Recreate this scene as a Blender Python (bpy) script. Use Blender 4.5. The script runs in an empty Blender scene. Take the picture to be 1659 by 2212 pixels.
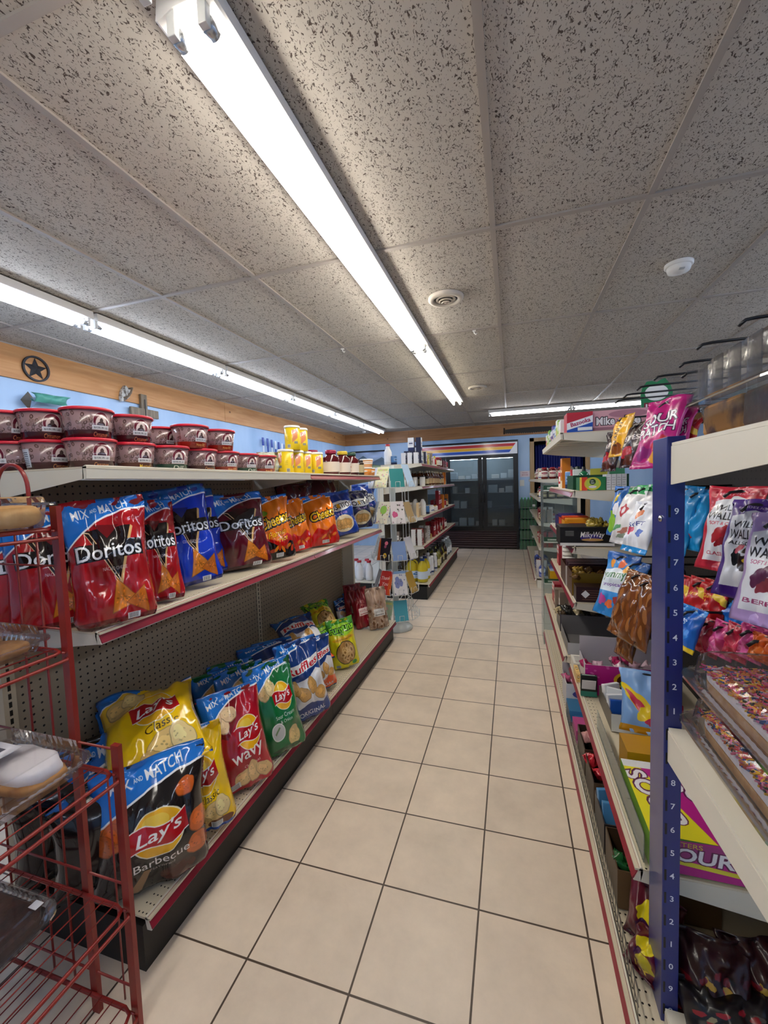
import bpy, bmesh, math, random
import numpy as np
from mathutils import Vector, Matrix, noise
R = math.radians
PI = math.pi
SC = bpy.context.scene
COL = SC.collection
rnd = random.Random(7)

# ------------------------------------------------------------------ camera model (measured from tile and ceiling grids)
FPX = 897.6
YAW, PITCH, ROLL = .2987, -.0657, -.0337
CAM = np.array([0, 0, 1.329])
_f = np.array([-math.sin(YAW)*math.cos(PITCH), math.cos(YAW)*math.cos(PITCH), math.sin(PITCH)])
_r = np.array([math.cos(YAW), math.sin(YAW), 0.0])
_u = np.cross(_r, _f)
_R = _r*math.cos(ROLL)+_u*math.sin(ROLL)
_U = -_r*math.sin(ROLL)+_u*math.cos(ROLL)
def at(x, y, ax, v):
    """real-world point seen at pixel x, y on the plane ax = v"""
    d = _f+_R*(x-829.5)/FPX-_U*(y-1106)/FPX
    i = 'xyz'.index(ax)
    return CAM+(v-CAM[i])/d[i]*d
def depth(P):
    return float(_f@(np.array(P)-CAM))

cam = bpy.data.objects.new('camera', bpy.data.cameras.new('camera'))
COL.objects.link(cam)
M = Matrix(((_R[0], _U[0], -_f[0], CAM[0]), (_R[1], _U[1], -_f[1], CAM[1]), (_R[2], _U[2], -_f[2], CAM[2]), (0, 0, 0, 1)))
cam.matrix_world = M
cam.data.sensor_fit = 'HORIZONTAL'
cam.data.sensor_width = 36
cam.data.lens = 36*FPX/1659
cam.data.clip_start = .02
SC.camera = cam
SC.view_settings.view_transform = 'Standard'
SC.view_settings.look = 'None'
SC.view_settings.gamma = 1
SC.view_settings.use_curve_mapping = False
SC.view_settings.exposure = 0.12

# ------------------------------------------------------------------ materials
def lin(c):
    return tuple((x/12.92 if x <= .04045 else ((x+.055)/1.055)**2.4) for x in c)
def hexc(h):
    return lin(tuple(int(h[i:i+2], 16)/255 for i in (0, 2, 4)))
MATS = {}
def mat(name, col='808080', rough=.5, metal=0, coat=0, trans=0, ior=1.45, bump=None, alpha=1, emit=None, spec=.5, noise_col=None, sss=0):
    if name in MATS: return MATS[name]
    m = bpy.data.materials.new(name); m.use_nodes = True
    nt = m.node_tree; b = nt.nodes['Principled BSDF']
    c = hexc(col) if isinstance(col, str) else col
    b.inputs['Base Color'].default_value = (*c, 1)
    b.inputs['Roughness'].default_value = rough
    b.inputs['Metallic'].default_value = metal
    b.inputs['Coat Weight'].default_value = coat
    b.inputs['Coat Roughness'].default_value = .08
    b.inputs['Transmission Weight'].default_value = trans
    b.inputs['IOR'].default_value = ior
    b.inputs['Alpha'].default_value = alpha
    b.inputs['Specular IOR Level'].default_value = spec
    if emit:
        b.inputs['Emission Color'].default_value = (*hexc(emit[0]), 1)
        b.inputs['Emission Strength'].default_value = emit[1]
    if noise_col:
        c2, sc, lo, hi = noise_col
        tc = nt.nodes.new('ShaderNodeTexCoord'); n = nt.nodes.new('ShaderNodeTexNoise'); n.inputs['Scale'].default_value = sc
        n.inputs['Detail'].default_value = 6
        cr = nt.nodes.new('ShaderNodeValToRGB'); cr.color_ramp.elements[0].position = lo; cr.color_ramp.elements[1].position = hi
        cr.color_ramp.elements[0].color = (*c, 1); cr.color_ramp.elements[1].color = (*hexc(c2), 1)
        nt.links.new(tc.outputs['Object'], n.inputs['Vector']); nt.links.new(n.outputs['Fac'], cr.inputs['Fac']); nt.links.new(cr.outputs['Color'], b.inputs['Base Color'])
    if bump:
        sc, st, di = bump[:3]
        tc = nt.nodes.new('ShaderNodeTexCoord'); n = nt.nodes.new('ShaderNodeTexNoise'); n.inputs['Scale'].default_value = sc
        n.inputs['Detail'].default_value = 4
        if len(bump) > 3:      # sharp foil creases
            n.inputs['Detail'].default_value = 1; n.inputs['Distortion'].default_value = .8; n.noise_type = 'RIDGED_MULTIFRACTAL'
        bp = nt.nodes.new('ShaderNodeBump'); bp.inputs['Strength'].default_value = st; bp.inputs['Distance'].default_value = di
        nt.links.new(tc.outputs['Object'], n.inputs['Vector']); nt.links.new(n.outputs['Fac'], bp.inputs['Height']); nt.links.new(bp.outputs['Normal'], b.inputs['Normal'])
    MATS[name] = m
    return m
def clearmat(name, tint='ffffff', alpha=.12, rough=.06):
    """thin clear plastic: mostly see-through sheet with glossy reflections"""
    if name in MATS: return MATS[name]
    m = bpy.data.materials.new(name); m.use_nodes = True
    nt = m.node_tree; nt.nodes.clear()
    o = nt.nodes.new('ShaderNodeOutputMaterial'); t = nt.nodes.new('ShaderNodeBsdfTransparent'); g = nt.nodes.new('ShaderNodeBsdfGlossy'); d = nt.nodes.new('ShaderNodeBsdfDiffuse')
    t.inputs['Color'].default_value = (*hexc(tint), 1); g.inputs['Roughness'].default_value = rough
    d.inputs['Color'].default_value = (*hexc(tint), 1)
    fr = nt.nodes.new('ShaderNodeFresnel'); fr.inputs['IOR'].default_value = 1.42
    m1 = nt.nodes.new('ShaderNodeMixShader'); m2 = nt.nodes.new('ShaderNodeMixShader'); m1.inputs['Fac'].default_value = alpha
    nt.links.new(t.outputs[0], m1.inputs[1]); nt.links.new(d.outputs[0], m1.inputs[2])
    ml = nt.nodes.new('ShaderNodeMath'); ml.operation = 'MULTIPLY'; ml.inputs[1].default_value = .8; ml.use_clamp = True
    nt.links.new(fr.outputs[0], ml.inputs[0]); nt.links.new(ml.outputs[0], m2.inputs['Fac']); nt.links.new(m1.outputs[0], m2.inputs[1]); nt.links.new(g.outputs[0], m2.inputs[2])
    nt.links.new(m2.outputs[0], o.inputs['Surface'])
    MATS[name] = m
    return m

# ------------------------------------------------------------------ mesh building
class MB:
    def __init__(s):
        s.v = []; s.f = []; s.uv = {}; s.mi = {}; s.sm = set()
    def add(s, vs, fs, mi=0, smooth=False, uvs=None):
        o = len(s.v); s.v += [tuple(p) for p in vs]
        for k, f in enumerate(fs):
            i = len(s.f); s.f.append(tuple(a+o for a in f))
            if mi: s.mi[i] = mi
            if smooth: s.sm.add(i)
            if uvs is not None: s.uv[i] = [uvs[a] for a in f]
        return s
    def box(s, x0, x1, y0, y1, z0, z1, mi=0, front=None, fmi=1, T=None):
        """front: one of +x -x +y -y +z whose face takes material slot fmi and the whole label picture"""
        vs = [(x0, y0, z0), (x1, y0, z0), (x1, y1, z0), (x0, y1, z0), (x0, y0, z1), (x1, y0, z1), (x1, y1, z1), (x0, y1, z1)]
        if T is not None: vs = [tuple(T @ Vector(p)) for p in vs]
        fs = {'-z': (0, 3, 2, 1), '+z': (4, 5, 6, 7), '-y': (0, 1, 5, 4), '+x': (1, 2, 6, 5), '+y': (2, 3, 7, 6), '-x': (3, 0, 4, 7)}
        o = len(s.v); s.v += vs
        fr = front if isinstance(front, (list, tuple)) else [front]
        for k, f in fs.items():
            i = len(s.f); s.f.append(tuple(a+o for a in f))
            s.uv[i] = [(0, 0), (1, 0), (1, 1), (0, 1)]
            if k in fr: s.mi[i] = fmi
            elif mi: s.mi[i] = mi
        return s
    def tube(s, pts, r, n=6, mi=0, caps=True, closed=False):
        pts = [Vector(p) for p in pts]; m = len(pts); rings = []
        up = None
        for i, p in enumerate(pts):
            a = pts[(i-1) % m] if (closed or i > 0) else p
            b = pts[(i+1) % m] if (closed or i < m-1) else p
            t = (b-a).normalized()
            if up is None:
                up = t.orthogonal().normalized()
            else:
                up = (up - t*up.dot(t))
                up = up.normalized() if up.length > 1e-6 else t.orthogonal().normalized()
            bi = t.cross(up)
            rr = r[i] if isinstance(r, (list, tuple)) else r
            rings.append([p+(up*math.cos(2*PI*k/n)+bi*math.sin(2*PI*k/n))*rr for k in range(n)])
        vs = [q for g in rings for q in g]; fs = []
        for i in range(m if closed else m-1):
            for k in range(n):
                j = (i+1) % m
                fs.append((i*n+k, i*n+(k+1) % n, j*n+(k+1) % n, j*n+k))
        if caps and not closed:
            fs.append(tuple(range(n))[::-1]); fs.append(tuple((m-1)*n+k for k in range(n)))
        return s.add(vs, fs, mi, smooth=n > 5)
    def lathe(s, prof, n=24, c=(0, 0, 0), mi=0, smooth=True, capb=True, capt=True, sx=1, sy=1, uvrep=1, mis=None, T=None):
        """prof: list of (radius, z)"""
        vs = []; uvs = []; m = len(prof)
        L = [0]
        for i in range(1, m): L.append(L[-1]+math.hypot(prof[i][0]-prof[i-1][0], prof[i][1]-prof[i-1][1]))
        z0, z1 = min(p[1] for p in prof), max(p[1] for p in prof)
        for i, (r, z) in enumerate(prof):
            for k in range(n+1):
                a = 2*PI*k/n
                p = Vector((c[0]+r*sx*math.cos(a), c[1]+r*sy*math.sin(a), c[2]+z))
                if T is not None: p = T @ p
                vs.append(p); uvs.append((k/n*uvrep, (z-z0)/max(z1-z0, 1e-6)))
        o = len(s.v); s.v += [tuple(p) for p in vs]
        for i in range(m-1):
            for k in range(n):
                a = i*(n+1)+k; f = (a, a+1, a+n+2, a+n+1)
                idx = len(s.f); s.f.append(tuple(q+o for q in f)); s.uv[idx] = [uvs[q] for q in f]
                mm = mis[i] if mis else mi
                if mm: s.mi[idx] = mm
                if smooth: s.sm.add(idx)
        for flag, i, rev in ((capb, 0, True), (capt, m-1, False)):
            if flag and prof[i][0] > 1e-5:
                f = [o+i*(n+1)+k for k in range(n)]
                if rev: f = f[::-1]
                idx = len(s.f); s.f.append(tuple(f)); mm = mis[min(i, m-2)] if mis else mi
                if mm: s.mi[idx] = mm
        return s
    def prism(s, poly, axis, a, b, mi=0, front=False, fmi=1):
        """poly: 2-D outline extruded from a to b along axis"""
        def P(u, v, w):
            return {'x': (w, u, v), 'y': (u, w, v), 'z': (u, v, w)}[axis]
        n = len(poly); us = [p[0] for p in poly]; ws = [p[1] for p in poly]
        du = max(us)-min(us) or 1; dv = max(ws)-min(ws) or 1
        uv = [((p[0]-min(us))/du, (p[1]-min(ws))/dv) for p in poly]
        vs = [P(u, v, a) for u, v in poly]+[P(u, v, b) for u, v in poly]
        o = len(s.v); s.v += vs
        for k, f in enumerate([tuple(range(n))[::-1], tuple(range(n, 2*n))]+[(i, (i+1) % n, n+(i+1) % n, n+i) for i in range(n)]):
            i = len(s.f); s.f.append(tuple(q+o for q in f))
            if k < 2:
                s.uv[i] = [uv[q % n] for q in f]
                if front: s.mi[i] = fmi
            if mi and i not in s.mi: s.mi[i] = mi
        return s
    def build(s, name, mats, parent=None, bevel=0, loc=None, T=None, shade=None):
        me = bpy.data.meshes.new(name)
        me.from_pydata(s.v, [], s.f)
        if not isinstance(mats, (list, tuple)): mats = [mats]
        for m in mats: me.materials.append(m)
        if s.mi:
            a = np.zeros(len(s.f), dtype=np.int32)
            for k, v in s.mi.items(): a[k] = v
            me.polygons.foreach_set('material_index', a)
        if s.sm or shade:
            a = np.zeros(len(s.f), dtype=bool)
            if shade: a[:] = True
            for k in s.sm: a[k] = True
            me.polygons.foreach_set('use_smooth', a)
        if s.uv:
            ul = me.uv_layers.new(name='UVMap'); arr = np.zeros((len(me.loops), 2))
            for i, p in enumerate(me.polygons):
                q = s.uv.get(i)
                if q:
                    for k, li in enumerate(p.loop_indices): arr[li] = q[k]
            ul.data.foreach_set('uv', arr.ravel())
        me.validate(); me.update()
        o = bpy.data.objects.new(name, me); COL.objects.link(o)
        if parent is not None: o.parent = parent
        if loc is not None: o.location = loc
        if T is not None: o.matrix_local = T
        if bevel:
            b = o.modifiers.new('b', 'BEVEL'); b.width = bevel; b.segments = 2; b.limit_method = 'ANGLE'; b.angle_limit = R(40)
        return o
def tag(o, label, cat, group=None, kind=None):
    if label: o['label'] = label
    if cat: o['category'] = cat
    if group: o['group'] = group
    if kind: o['kind'] = kind
    return o
def empty(name, loc=(0, 0, 0), rz=0, label=None, cat=None, group=None):
    o = bpy.data.objects.new(name, None); COL.objects.link(o)
    o.location = loc; o.rotation_euler = (0, 0, rz); o.empty_display_size = .05
    return tag(o, label, cat, group)
def struct(o):
    o['kind'] = 'structure'; return o
def copy_tree(o, parent=None):
    c = o.copy(); COL.objects.link(c); c.parent = parent
    for ch in o.children: copy_tree(ch, c)
    return c
ORD = ['nearest', 'second', 'third', 'fourth', 'fifth', 'sixth', 'seventh', 'eighth', 'ninth', 'tenth', 'eleventh', 'twelfth', 'thirteenth', 'fourteenth', 'fifteenth', 'sixteenth', 'seventeenth', 'eighteenth', 'nineteenth', 'twentieth']
def ordi(i): return ORD[i] if i < len(ORD) else 'far'

# ------------------------------------------------------------------ printed artwork: drawn from shapes and letters
_GL = {}
def glyphs(s, bold=0.0, shear=0.0):
    k = (s, bold, shear)
    if k in _GL: return _GL[k]
    cu = bpy.data.curves.new('t', 'FONT'); cu.body = s; cu.size = 1; cu.offset = bold; cu.shear = shear; cu.resolution_u = 3
    cu.align_x = 'CENTER'
    o = bpy.data.objects.new('t', cu); COL.objects.link(o)
    dg = bpy.context.evaluated_depsgraph_get(); me = o.evaluated_get(dg).to_mesh(); me.calc_loop_triangles()
    v = np.array([p.co[:2] for p in me.vertices]) if len(me.vertices) else np.zeros((0, 2))
    t = np.array([tr.vertices[:] for tr in me.loop_triangles], dtype=int) if len(me.loop_triangles) else np.zeros((0, 3), int)
    o.evaluated_get(dg).to_mesh_clear(); bpy.data.objects.remove(o); bpy.data.curves.remove(cu)
    if len(v):
        v = v - [(v[:, 0].min()+v[:, 0].max())/2, (v[:, 1].min()+v[:, 1].max())/2]
    _GL[k] = (v, t); return v, t
def txtmesh(mb, s, P, ux, uy, size, w=None, bold=0.0, mi=0):
    v, t = glyphs(s, bold)
    if not len(v): return
    h = v[:, 1].max()-v[:, 1].min(); k = size/h; kx = (w/(v[:, 0].max()-v[:, 0].min())) if w else k
    P = Vector(P); ux = Vector(ux); uy = Vector(uy)
    mb.add([P+ux*(a*kx)+uy*(b*k) for a, b in v], [tuple(q) for q in t], mi)
class Art:
    def __init__(s, W, H, bg='ffffff', ss=2):
        s.ss = ss; s.W = W*ss; s.H = H*ss; s.A = H/W
        s.p = np.zeros((s.H, s.W, 3), np.float32); s.p[:] = s.c(bg)
        s.Y, s.X = np.mgrid[0:s.H, 0:s.W].astype(np.float32); s.X = (s.X+.5)/s.W; s.Y = (s.Y+.5)/s.W
        s.rg = np.random.RandomState(W+H*3)
    def c(s, h): return np.array([int(h[i:i+2], 16)/255 for i in (0, 2, 4)], np.float32) if isinstance(h, str) else np.array(h, np.float32)
    def put(s, m, col, a=1.0):
        col = s.c(col); s.p[m] = s.p[m]*(1-a)+col*a; return s
    def ell(s, cx, cy, rx, ry, col, rot=0, a=1.0, wob=0, seed=0):
        x = s.X-cx; y = s.Y-cy; c, n = math.cos(rot), math.sin(rot)
        u = (x*c+y*n)/rx; v = (-x*n+y*c)/ry; r = u*u+v*v
        if wob:
            th = np.arctan2(v, u); r = r/(1+wob*(np.sin(3*th+seed)+.6*np.sin(5*th+2.3*seed)+.4*np.sin(8*th+seed*4)))**2
        return s.put(r < 1, col, a)
    def poly(s, pts, col, a=1.0):
        m = np.zeros((s.H, s.W), bool); n = len(pts)
        ys = [p[1] for p in pts]; xs = [p[0] for p in pts]
        y0 = max(0, int(min(ys)*s.W)-1); y1 = min(s.H, int(max(ys)*s.W)+2); x0 = max(0, int(min(xs)*s.W)-1); x1 = min(s.W, int(max(xs)*s.W)+2)
        if y1 <= y0 or x1 <= x0: return s
        X = s.X[y0:y1, x0:x1]; Y = s.Y[y0:y1, x0:x1]; mm = np.zeros(X.shape, bool)
        for i in range(n):
            (ax, ay), (bx, by) = pts[i], pts[(i+1) % n]
            if ay == by: continue
            mm ^= ((ay > Y) != (by > Y)) & (X < (bx-ax)*(Y-ay)/(by-ay)+ax)
        m[y0:y1, x0:x1] = mm
        return s.put(m, col, a)
    def rect(s, x0, y0, x1, y1, col, a=1.0, rot=0):
        cx, cy = (x0+x1)/2, (y0+y1)/2; c, n = math.cos(rot), math.sin(rot)
        return s.poly([(cx+(x-cx)*c-(y-cy)*n, cy+(x-cx)*n+(y-cy)*c) for x, y in ((x0, y0), (x1, y0), (x1, y1), (x0, y1))], col, a)
    def text(s, t, cx, cy, h, col, w=None, rot=0, bold=.0, shear=0.0, out=None, arc=0):
        if out: s.text(t, cx, cy, h*(1+out[1]*.0), out[0], w, rot, bold+out[1], shear, arc=arc)
        v, tr = glyphs(t, bold, shear)
        if not len(v): return s
        v0 = glyphs(t, 0, shear)[0]
        k = h/(v0[:, 1].max()-v0[:, 1].min()); kx = w/(v0[:, 0].max()-v0[:, 0].min()) if w else k
        x = v[:, 0]*kx; y = v[:, 1]*k
        if arc: y = y-arc*(x/(abs(x).max()+1e-6))**2*h
        c, n = math.cos(rot), math.sin(rot)
        q = np.stack([(cx+x*c-y*n)*s.W, (cy+x*n+y*c)*s.W], 1)
        col = s.c(col)
        for a, b, d in tr:
            A, B, C = q[a], q[b], q[d]
            x0 = max(0, int(min(A[0], B[0], C[0]))); x1 = min(s.W, int(max(A[0], B[0], C[0]))+2)
            y0 = max(0, int(min(A[1], B[1], C[1]))); y1 = min(s.H, int(max(A[1], B[1], C[1]))+2)
            if x1 <= x0 or y1 <= y0: continue
            X = np.arange(x0, x1)+.5; Y = (np.arange(y0, y1)+.5)[:, None]
            e0 = (B[0]-A[0])*(Y-A[1])-(B[1]-A[1])*(X-A[0]); e1 = (C[0]-B[0])*(Y-B[1])-(C[1]-B[1])*(X-B[0]); e2 = (A[0]-C[0])*(Y-C[1])-(A[1]-C[1])*(X-C[0])
            m = ((e0 >= 0) & (e1 >= 0) & (e2 >= 0)) | ((e0 <= 0) & (e1 <= 0) & (e2 <= 0))
            s.p[y0:y1, x0:x1][m] = col
        return s
    def vary(s, amt=.06, f=6):
        g = s.rg.rand(f, f); yy = np.linspace(0, f-1.001, s.H); xx = np.linspace(0, f-1.001, s.W)
        yi = yy.astype(int); xi = xx.astype(int); fy = (yy-yi)[:, None]; fx = xx-xi
        n = (g[yi][:, xi]*(1-fy)*(1-fx)+g[np.minimum(yi+1, f-1)][:, xi]*fy*(1-fx)+g[yi][:, np.minimum(xi+1, f-1)]*(1-fy)*fx+g[np.minimum(yi+1, f-1)][:, np.minimum(xi+1, f-1)]*fy*fx)
        s.p *= (1+amt*(n-.5)*2)[..., None]; return s
    def chip(s, cx, cy, r, col='e8b040', seed=0, sq=.75):
        c = s.c(col)
        s.ell(cx, cy, r, r*sq, c*.72, rot=seed, wob=.04, seed=seed)
        s.ell(cx, cy+r*.03, r*.94, r*sq*.92, c, rot=seed, wob=.05, seed=seed)
        s.ell(cx-r*.2, cy+r*.12, r*.5, r*sq*.45, np.minimum(c*1.15, 1), rot=seed, wob=.1, seed=seed+1, a=.7)
        rg = np.random.RandomState(int(seed*10) % 999)
        for k in range(8): s.ell(cx+(rg.rand()-.5)*r*1.2, cy+(rg.rand()-.5)*r*sq*1.2, r*.07, r*.05, c*.7, a=.6)
        return s
    def tri(s, cx, cy, r, col='d9791e', rot=0):
        c = s.c(col)
        P = lambda k: [(cx+k*r*math.cos(rot+a), cy+k*r*math.sin(rot+a)) for a in (PI/2, PI/2+2.1, PI/2+4.2)]
        s.poly(P(1), c*.7); s.poly(P(.93), c)
        rg = np.random.RandomState(int(cx*1000+cy*77) % 997)
        for k in range(26):
            a = rg.rand()*6.3; q = rg.rand()*.45*r
            s.ell(cx+q*math.cos(a), cy+q*math.sin(a), r*.07, r*.04, c*(.7 if k % 2 else 1.25), rot=a, a=.7)
        return s
    def mat(s, name, rough=.3, coat=.0, spec=.5, bump=None, metal=0, alpha=1, trans=0):
        key = 'art_'+name
        if key in MATS: return MATS[key]
        p = np.clip(s.p, 0, 1)
        p = p.reshape(s.H//s.ss, s.ss, s.W//s.ss, s.ss, 3).mean((1, 3))
        H, W = p.shape[:2]
        im = bpy.data.images.new(key, W, H); buf = np.ones((H, W, 4), np.float32); buf[..., :3] = p
        im.pixels.foreach_set(buf.ravel()); im.update(); im.pack()
        m = mat(key, 'ffffff', rough=rough, coat=coat, spec=spec, bump=bump, metal=metal, alpha=alpha, trans=trans)
        nt = m.node_tree; t = nt.nodes.new('ShaderNodeTexImage'); t.image = im; t.extension = 'EXTEND'
        nt.links.new(t.outputs['Color'], nt.nodes['Principled BSDF'].inputs['Base Color'])
        del s.X, s.Y, s.p
        return m
# ================================================================== the room
CZ = 2.442
XL, XR, YF, YB = -3.5, 3.4, -1.6, 8.6
def floor_mat():
    m = mat('floor_tile', 'b5a692', rough=.38, spec=.4); nt = m.node_tree; b = nt.nodes['Principled BSDF']; L = nt.links.new
    tc = nt.nodes.new('ShaderNodeTexCoord'); mp = nt.nodes.new('ShaderNodeMapping'); mp.inputs['Location'].default_value = (.734+.31*20, -.919+.31*20, 0)
    L(tc.outputs['Object'], mp.inputs['Vector'])
    br = nt.nodes.new('ShaderNodeTexBrick'); br.offset = 0; br.squash = 1
    br.inputs['Scale'].default_value = 1; br.inputs['Brick Width'].default_value = .31; br.inputs['Row Height'].default_value = .31
    br.inputs['Mortar Size'].default_value = .0032; br.inputs['Mortar Smooth'].default_value = .25; br.inputs['Bias'].default_value = 0
    br.inputs['Color1'].default_value = (*hexc('efdfcd'), 1); br.inputs['Color2'].default_value = (*hexc('e6d7c6'), 1); br.inputs['Mortar'].default_value = (*hexc('54463c'), 1)
    L(mp.outputs[0], br.inputs['Vector'])
    n1 = nt.nodes.new('ShaderNodeTexNoise'); n1.inputs['Scale'].default_value = 5; n1.inputs['Detail'].default_value = 8; n1.inputs['Roughness'].default_value = .65
    cr = nt.nodes.new('ShaderNodeValToRGB'); e = cr.color_ramp.elements; e[0].position = .3; e[0].color = (.84, .82, .80, 1); e[1].position = .72; e[1].color = (1.05, 1.03, 1.0, 1)
    L(tc.outputs['Object'], n1.inputs['Vector']); L(n1.outputs['Fac'], cr.inputs['Fac'])
    mx = nt.nodes.new('ShaderNodeMix'); mx.data_type = 'RGBA'; mx.blend_type = 'MULTIPLY'; mx.inputs['Factor'].default_value = 1
    L(br.outputs['Color'], mx.inputs['A']); L(cr.outputs['Color'], mx.inputs['B']); L(mx.outputs['Result'], b.inputs['Base Color'])
    n2 = nt.nodes.new('ShaderNodeTexNoise'); n2.inputs['Scale'].default_value = 38; n2.inputs['Detail'].default_value = 5
    L(tc.outputs['Object'], n2.inputs['Vector'])
    ad = nt.nodes.new('ShaderNodeMath'); ad.operation = 'MULTIPLY_ADD'; ad.inputs[1].default_value = -3; L(br.outputs['Fac'], ad.inputs[0]); L(n2.outputs['Fac'], ad.inputs[2])
    bp = nt.nodes.new('ShaderNodeBump'); bp.inputs['Strength'].default_value = .35; bp.inputs['Distance'].default_value = .0022
    L(ad.outputs[0], bp.inputs['Height']); L(bp.outputs[0], b.inputs['Normal'])
    return m
def ceil_mat():
    m = mat('ceiling_tile', 'c9c2ba', rough=.95, spec=.1); nt = m.node_tree; b = nt.nodes['Principled BSDF']; L = nt.links.new
    tc = nt.nodes.new('ShaderNodeTexCoord')
    def worm(sx, sy, lo, hi, sc, dist):
        mp = nt.nodes.new('ShaderNodeMapping'); mp.inputs['Scale'].default_value = (sx, sy, 1); L(tc.outputs['Object'], mp.inputs['Vector'])
        n = nt.nodes.new('ShaderNodeTexNoise'); n.inputs['Scale'].default_value = sc; n.inputs['Detail'].default_value = 2.5; n.inputs['Distortion'].default_value = dist; n.inputs['Roughness'].default_value = .55
        L(mp.outputs[0], n.inputs['Vector'])
        c = nt.nodes.new('ShaderNodeValToRGB'); c.color_ramp.elements[0].position = lo; c.color_ramp.elements[0].color = (1, 1, 1, 1); c.color_ramp.elements[1].position = hi; c.color_ramp.elements[1].color = (0, 0, 0, 1)
        L(n.outputs['Fac'], c.inputs['Fac']); return c
    a = worm(1.0, .62, .365, .40, 105, 1.4); c = worm(.9, .55, .345, .375, 75, 2.2)
    mxm = nt.nodes.new('ShaderNodeMath'); mxm.operation = 'MAXIMUM'; L(a.outputs['Color'], mxm.inputs[0]); L(c.outputs['Color'], mxm.inputs[1])
    mx = nt.nodes.new('ShaderNodeMix'); mx.data_type = 'RGBA'; mx.inputs['A'].default_value = (*hexc('bfb8ad'), 1); mx.inputs['B'].default_value = (*hexc('5a504a'), 1)
    L(mxm.outputs[0], mx.inputs['Factor']); L(mx.outputs['Result'], b.inputs['Base Color'])
    bp = nt.nodes.new('ShaderNodeBump'); bp.inputs['Strength'].default_value = .6; bp.inputs['Distance'].default_value = .002; bp.invert = True
    L(mxm.outputs[0], bp.inputs['Height']); L(bp.outputs[0], b.inputs['Normal'])
    return m
def wood_mat(name, c1, c2, along, knots=True):
    m = mat(name, c1, rough=.45); nt = m.node_tree; b = nt.nodes['Principled BSDF']; L = nt.links.new
    tc = nt.nodes.new('ShaderNodeTexCoord'); mp = nt.nodes.new('ShaderNodeMapping')
    mp.inputs['Scale'].default_value = {'x': (1.2, 12, 14), 'y': (12, 1.2, 14), 'z': (14, 14, 1.2)}[along]
    L(tc.outputs['Object'], mp.inputs['Vector'])
    n = nt.nodes.new('ShaderNodeTexNoise'); n.inputs['Scale'].default_value = 2.2; n.inputs['Detail'].default_value = 6; n.inputs['Distortion'].default_value = .6; L(mp.outputs[0], n.inputs['Vector'])
    cr = nt.nodes.new('ShaderNodeValToRGB'); cr.color_ramp.elements[0].position = .3; cr.color_ramp.elements[1].position = .7
    cr.color_ramp.elements[0].color = (*hexc(c2), 1); cr.color_ramp.elements[1].color = (*hexc(c1), 1); L(n.outputs['Fac'], cr.inputs['Fac'])
    out = cr.outputs['Color']
    if knots:
        v = nt.nodes.new('ShaderNodeTexVoronoi'); v.inputs['Scale'].default_value = 4.2; v.inputs['Randomness'].default_value = 1
        mk = nt.nodes.new('ShaderNodeMapping'); mk.inputs['Scale'].default_value = {'x': (.8, 0, 1.3), 'y': (0, .8, 1.3), 'z': (1, 1, .6)}[along]
        L(tc.outputs['Object'], mk.inputs['Vector']); L(mk.outputs[0], v.inputs['Vector'])
        c2r = nt.nodes.new('ShaderNodeValToRGB'); c2r.color_ramp.elements[0].position = .035; c2r.color_ramp.elements[0].color = (1, 1, 1, 1); c2r.color_ramp.elements[1].position = .09; c2r.color_ramp.elements[1].color = (0, 0, 0, 1)
        L(v.outputs['Distance'], c2r.inputs['Fac'])
        mx = nt.nodes.new('ShaderNodeMix'); mx.data_type = 'RGBA'; L(c2r.outputs['Color'], mx.inputs['Factor']); L(out, mx.inputs['A']); mx.inputs['B'].default_value = (*hexc('5a3018'), 1); out = mx.outputs['Result']
    L(out, b.inputs['Base Color'])
    return m
def wall_mat():
    m = mat('wall_blue', '9dbbdc', rough=.6, bump=(14, .15, .004))
    nt = m.node_tree; b = nt.nodes['Principled BSDF']; L = nt.links.new
    tc = nt.nodes.new('ShaderNodeTexCoord'); n = nt.nodes.new('ShaderNodeTexNoise'); mp = nt.nodes.new('ShaderNodeMapping'); mp.inputs['Scale'].default_value = (2, 2, .5)
    n.inputs['Scale'].default_value = 1.2; n.inputs['Detail'].default_value = 5; L(tc.outputs['Object'], mp.inputs['Vector']); L(mp.outputs[0], n.inputs['Vector'])
    cr = nt.nodes.new('ShaderNodeValToRGB'); cr.color_ramp.elements[0].color = (*hexc('9bbbe0'), 1); cr.color_ramp.elements[1].color = (*hexc('b4cfee'), 1); cr.color_ramp.elements[0].position = .35; cr.color_ramp.elements[1].position = .6
    L(n.outputs['Fac'], cr.inputs['Fac']); L(cr.outputs['Color'], b.inputs['Base Color'])
    return m
Mfloor = floor_mat(); Mceil = ceil_mat(); Mwall = wall_mat()
Mpine_y = wood_mat('pine_left', 'cf9a63', 'bb8047', 'y'); Mpine_x = wood_mat('pine_back', 'b98350', '9a6638', 'x')
Mbar = mat('ceiling_bar', 'a49b92', rough=.5)
Mwhite = mat('white_enamel', 'e8e6e0', rough=.35)
Mblack = mat('black_plastic', '0c0c0d', rough=.4)

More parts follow.
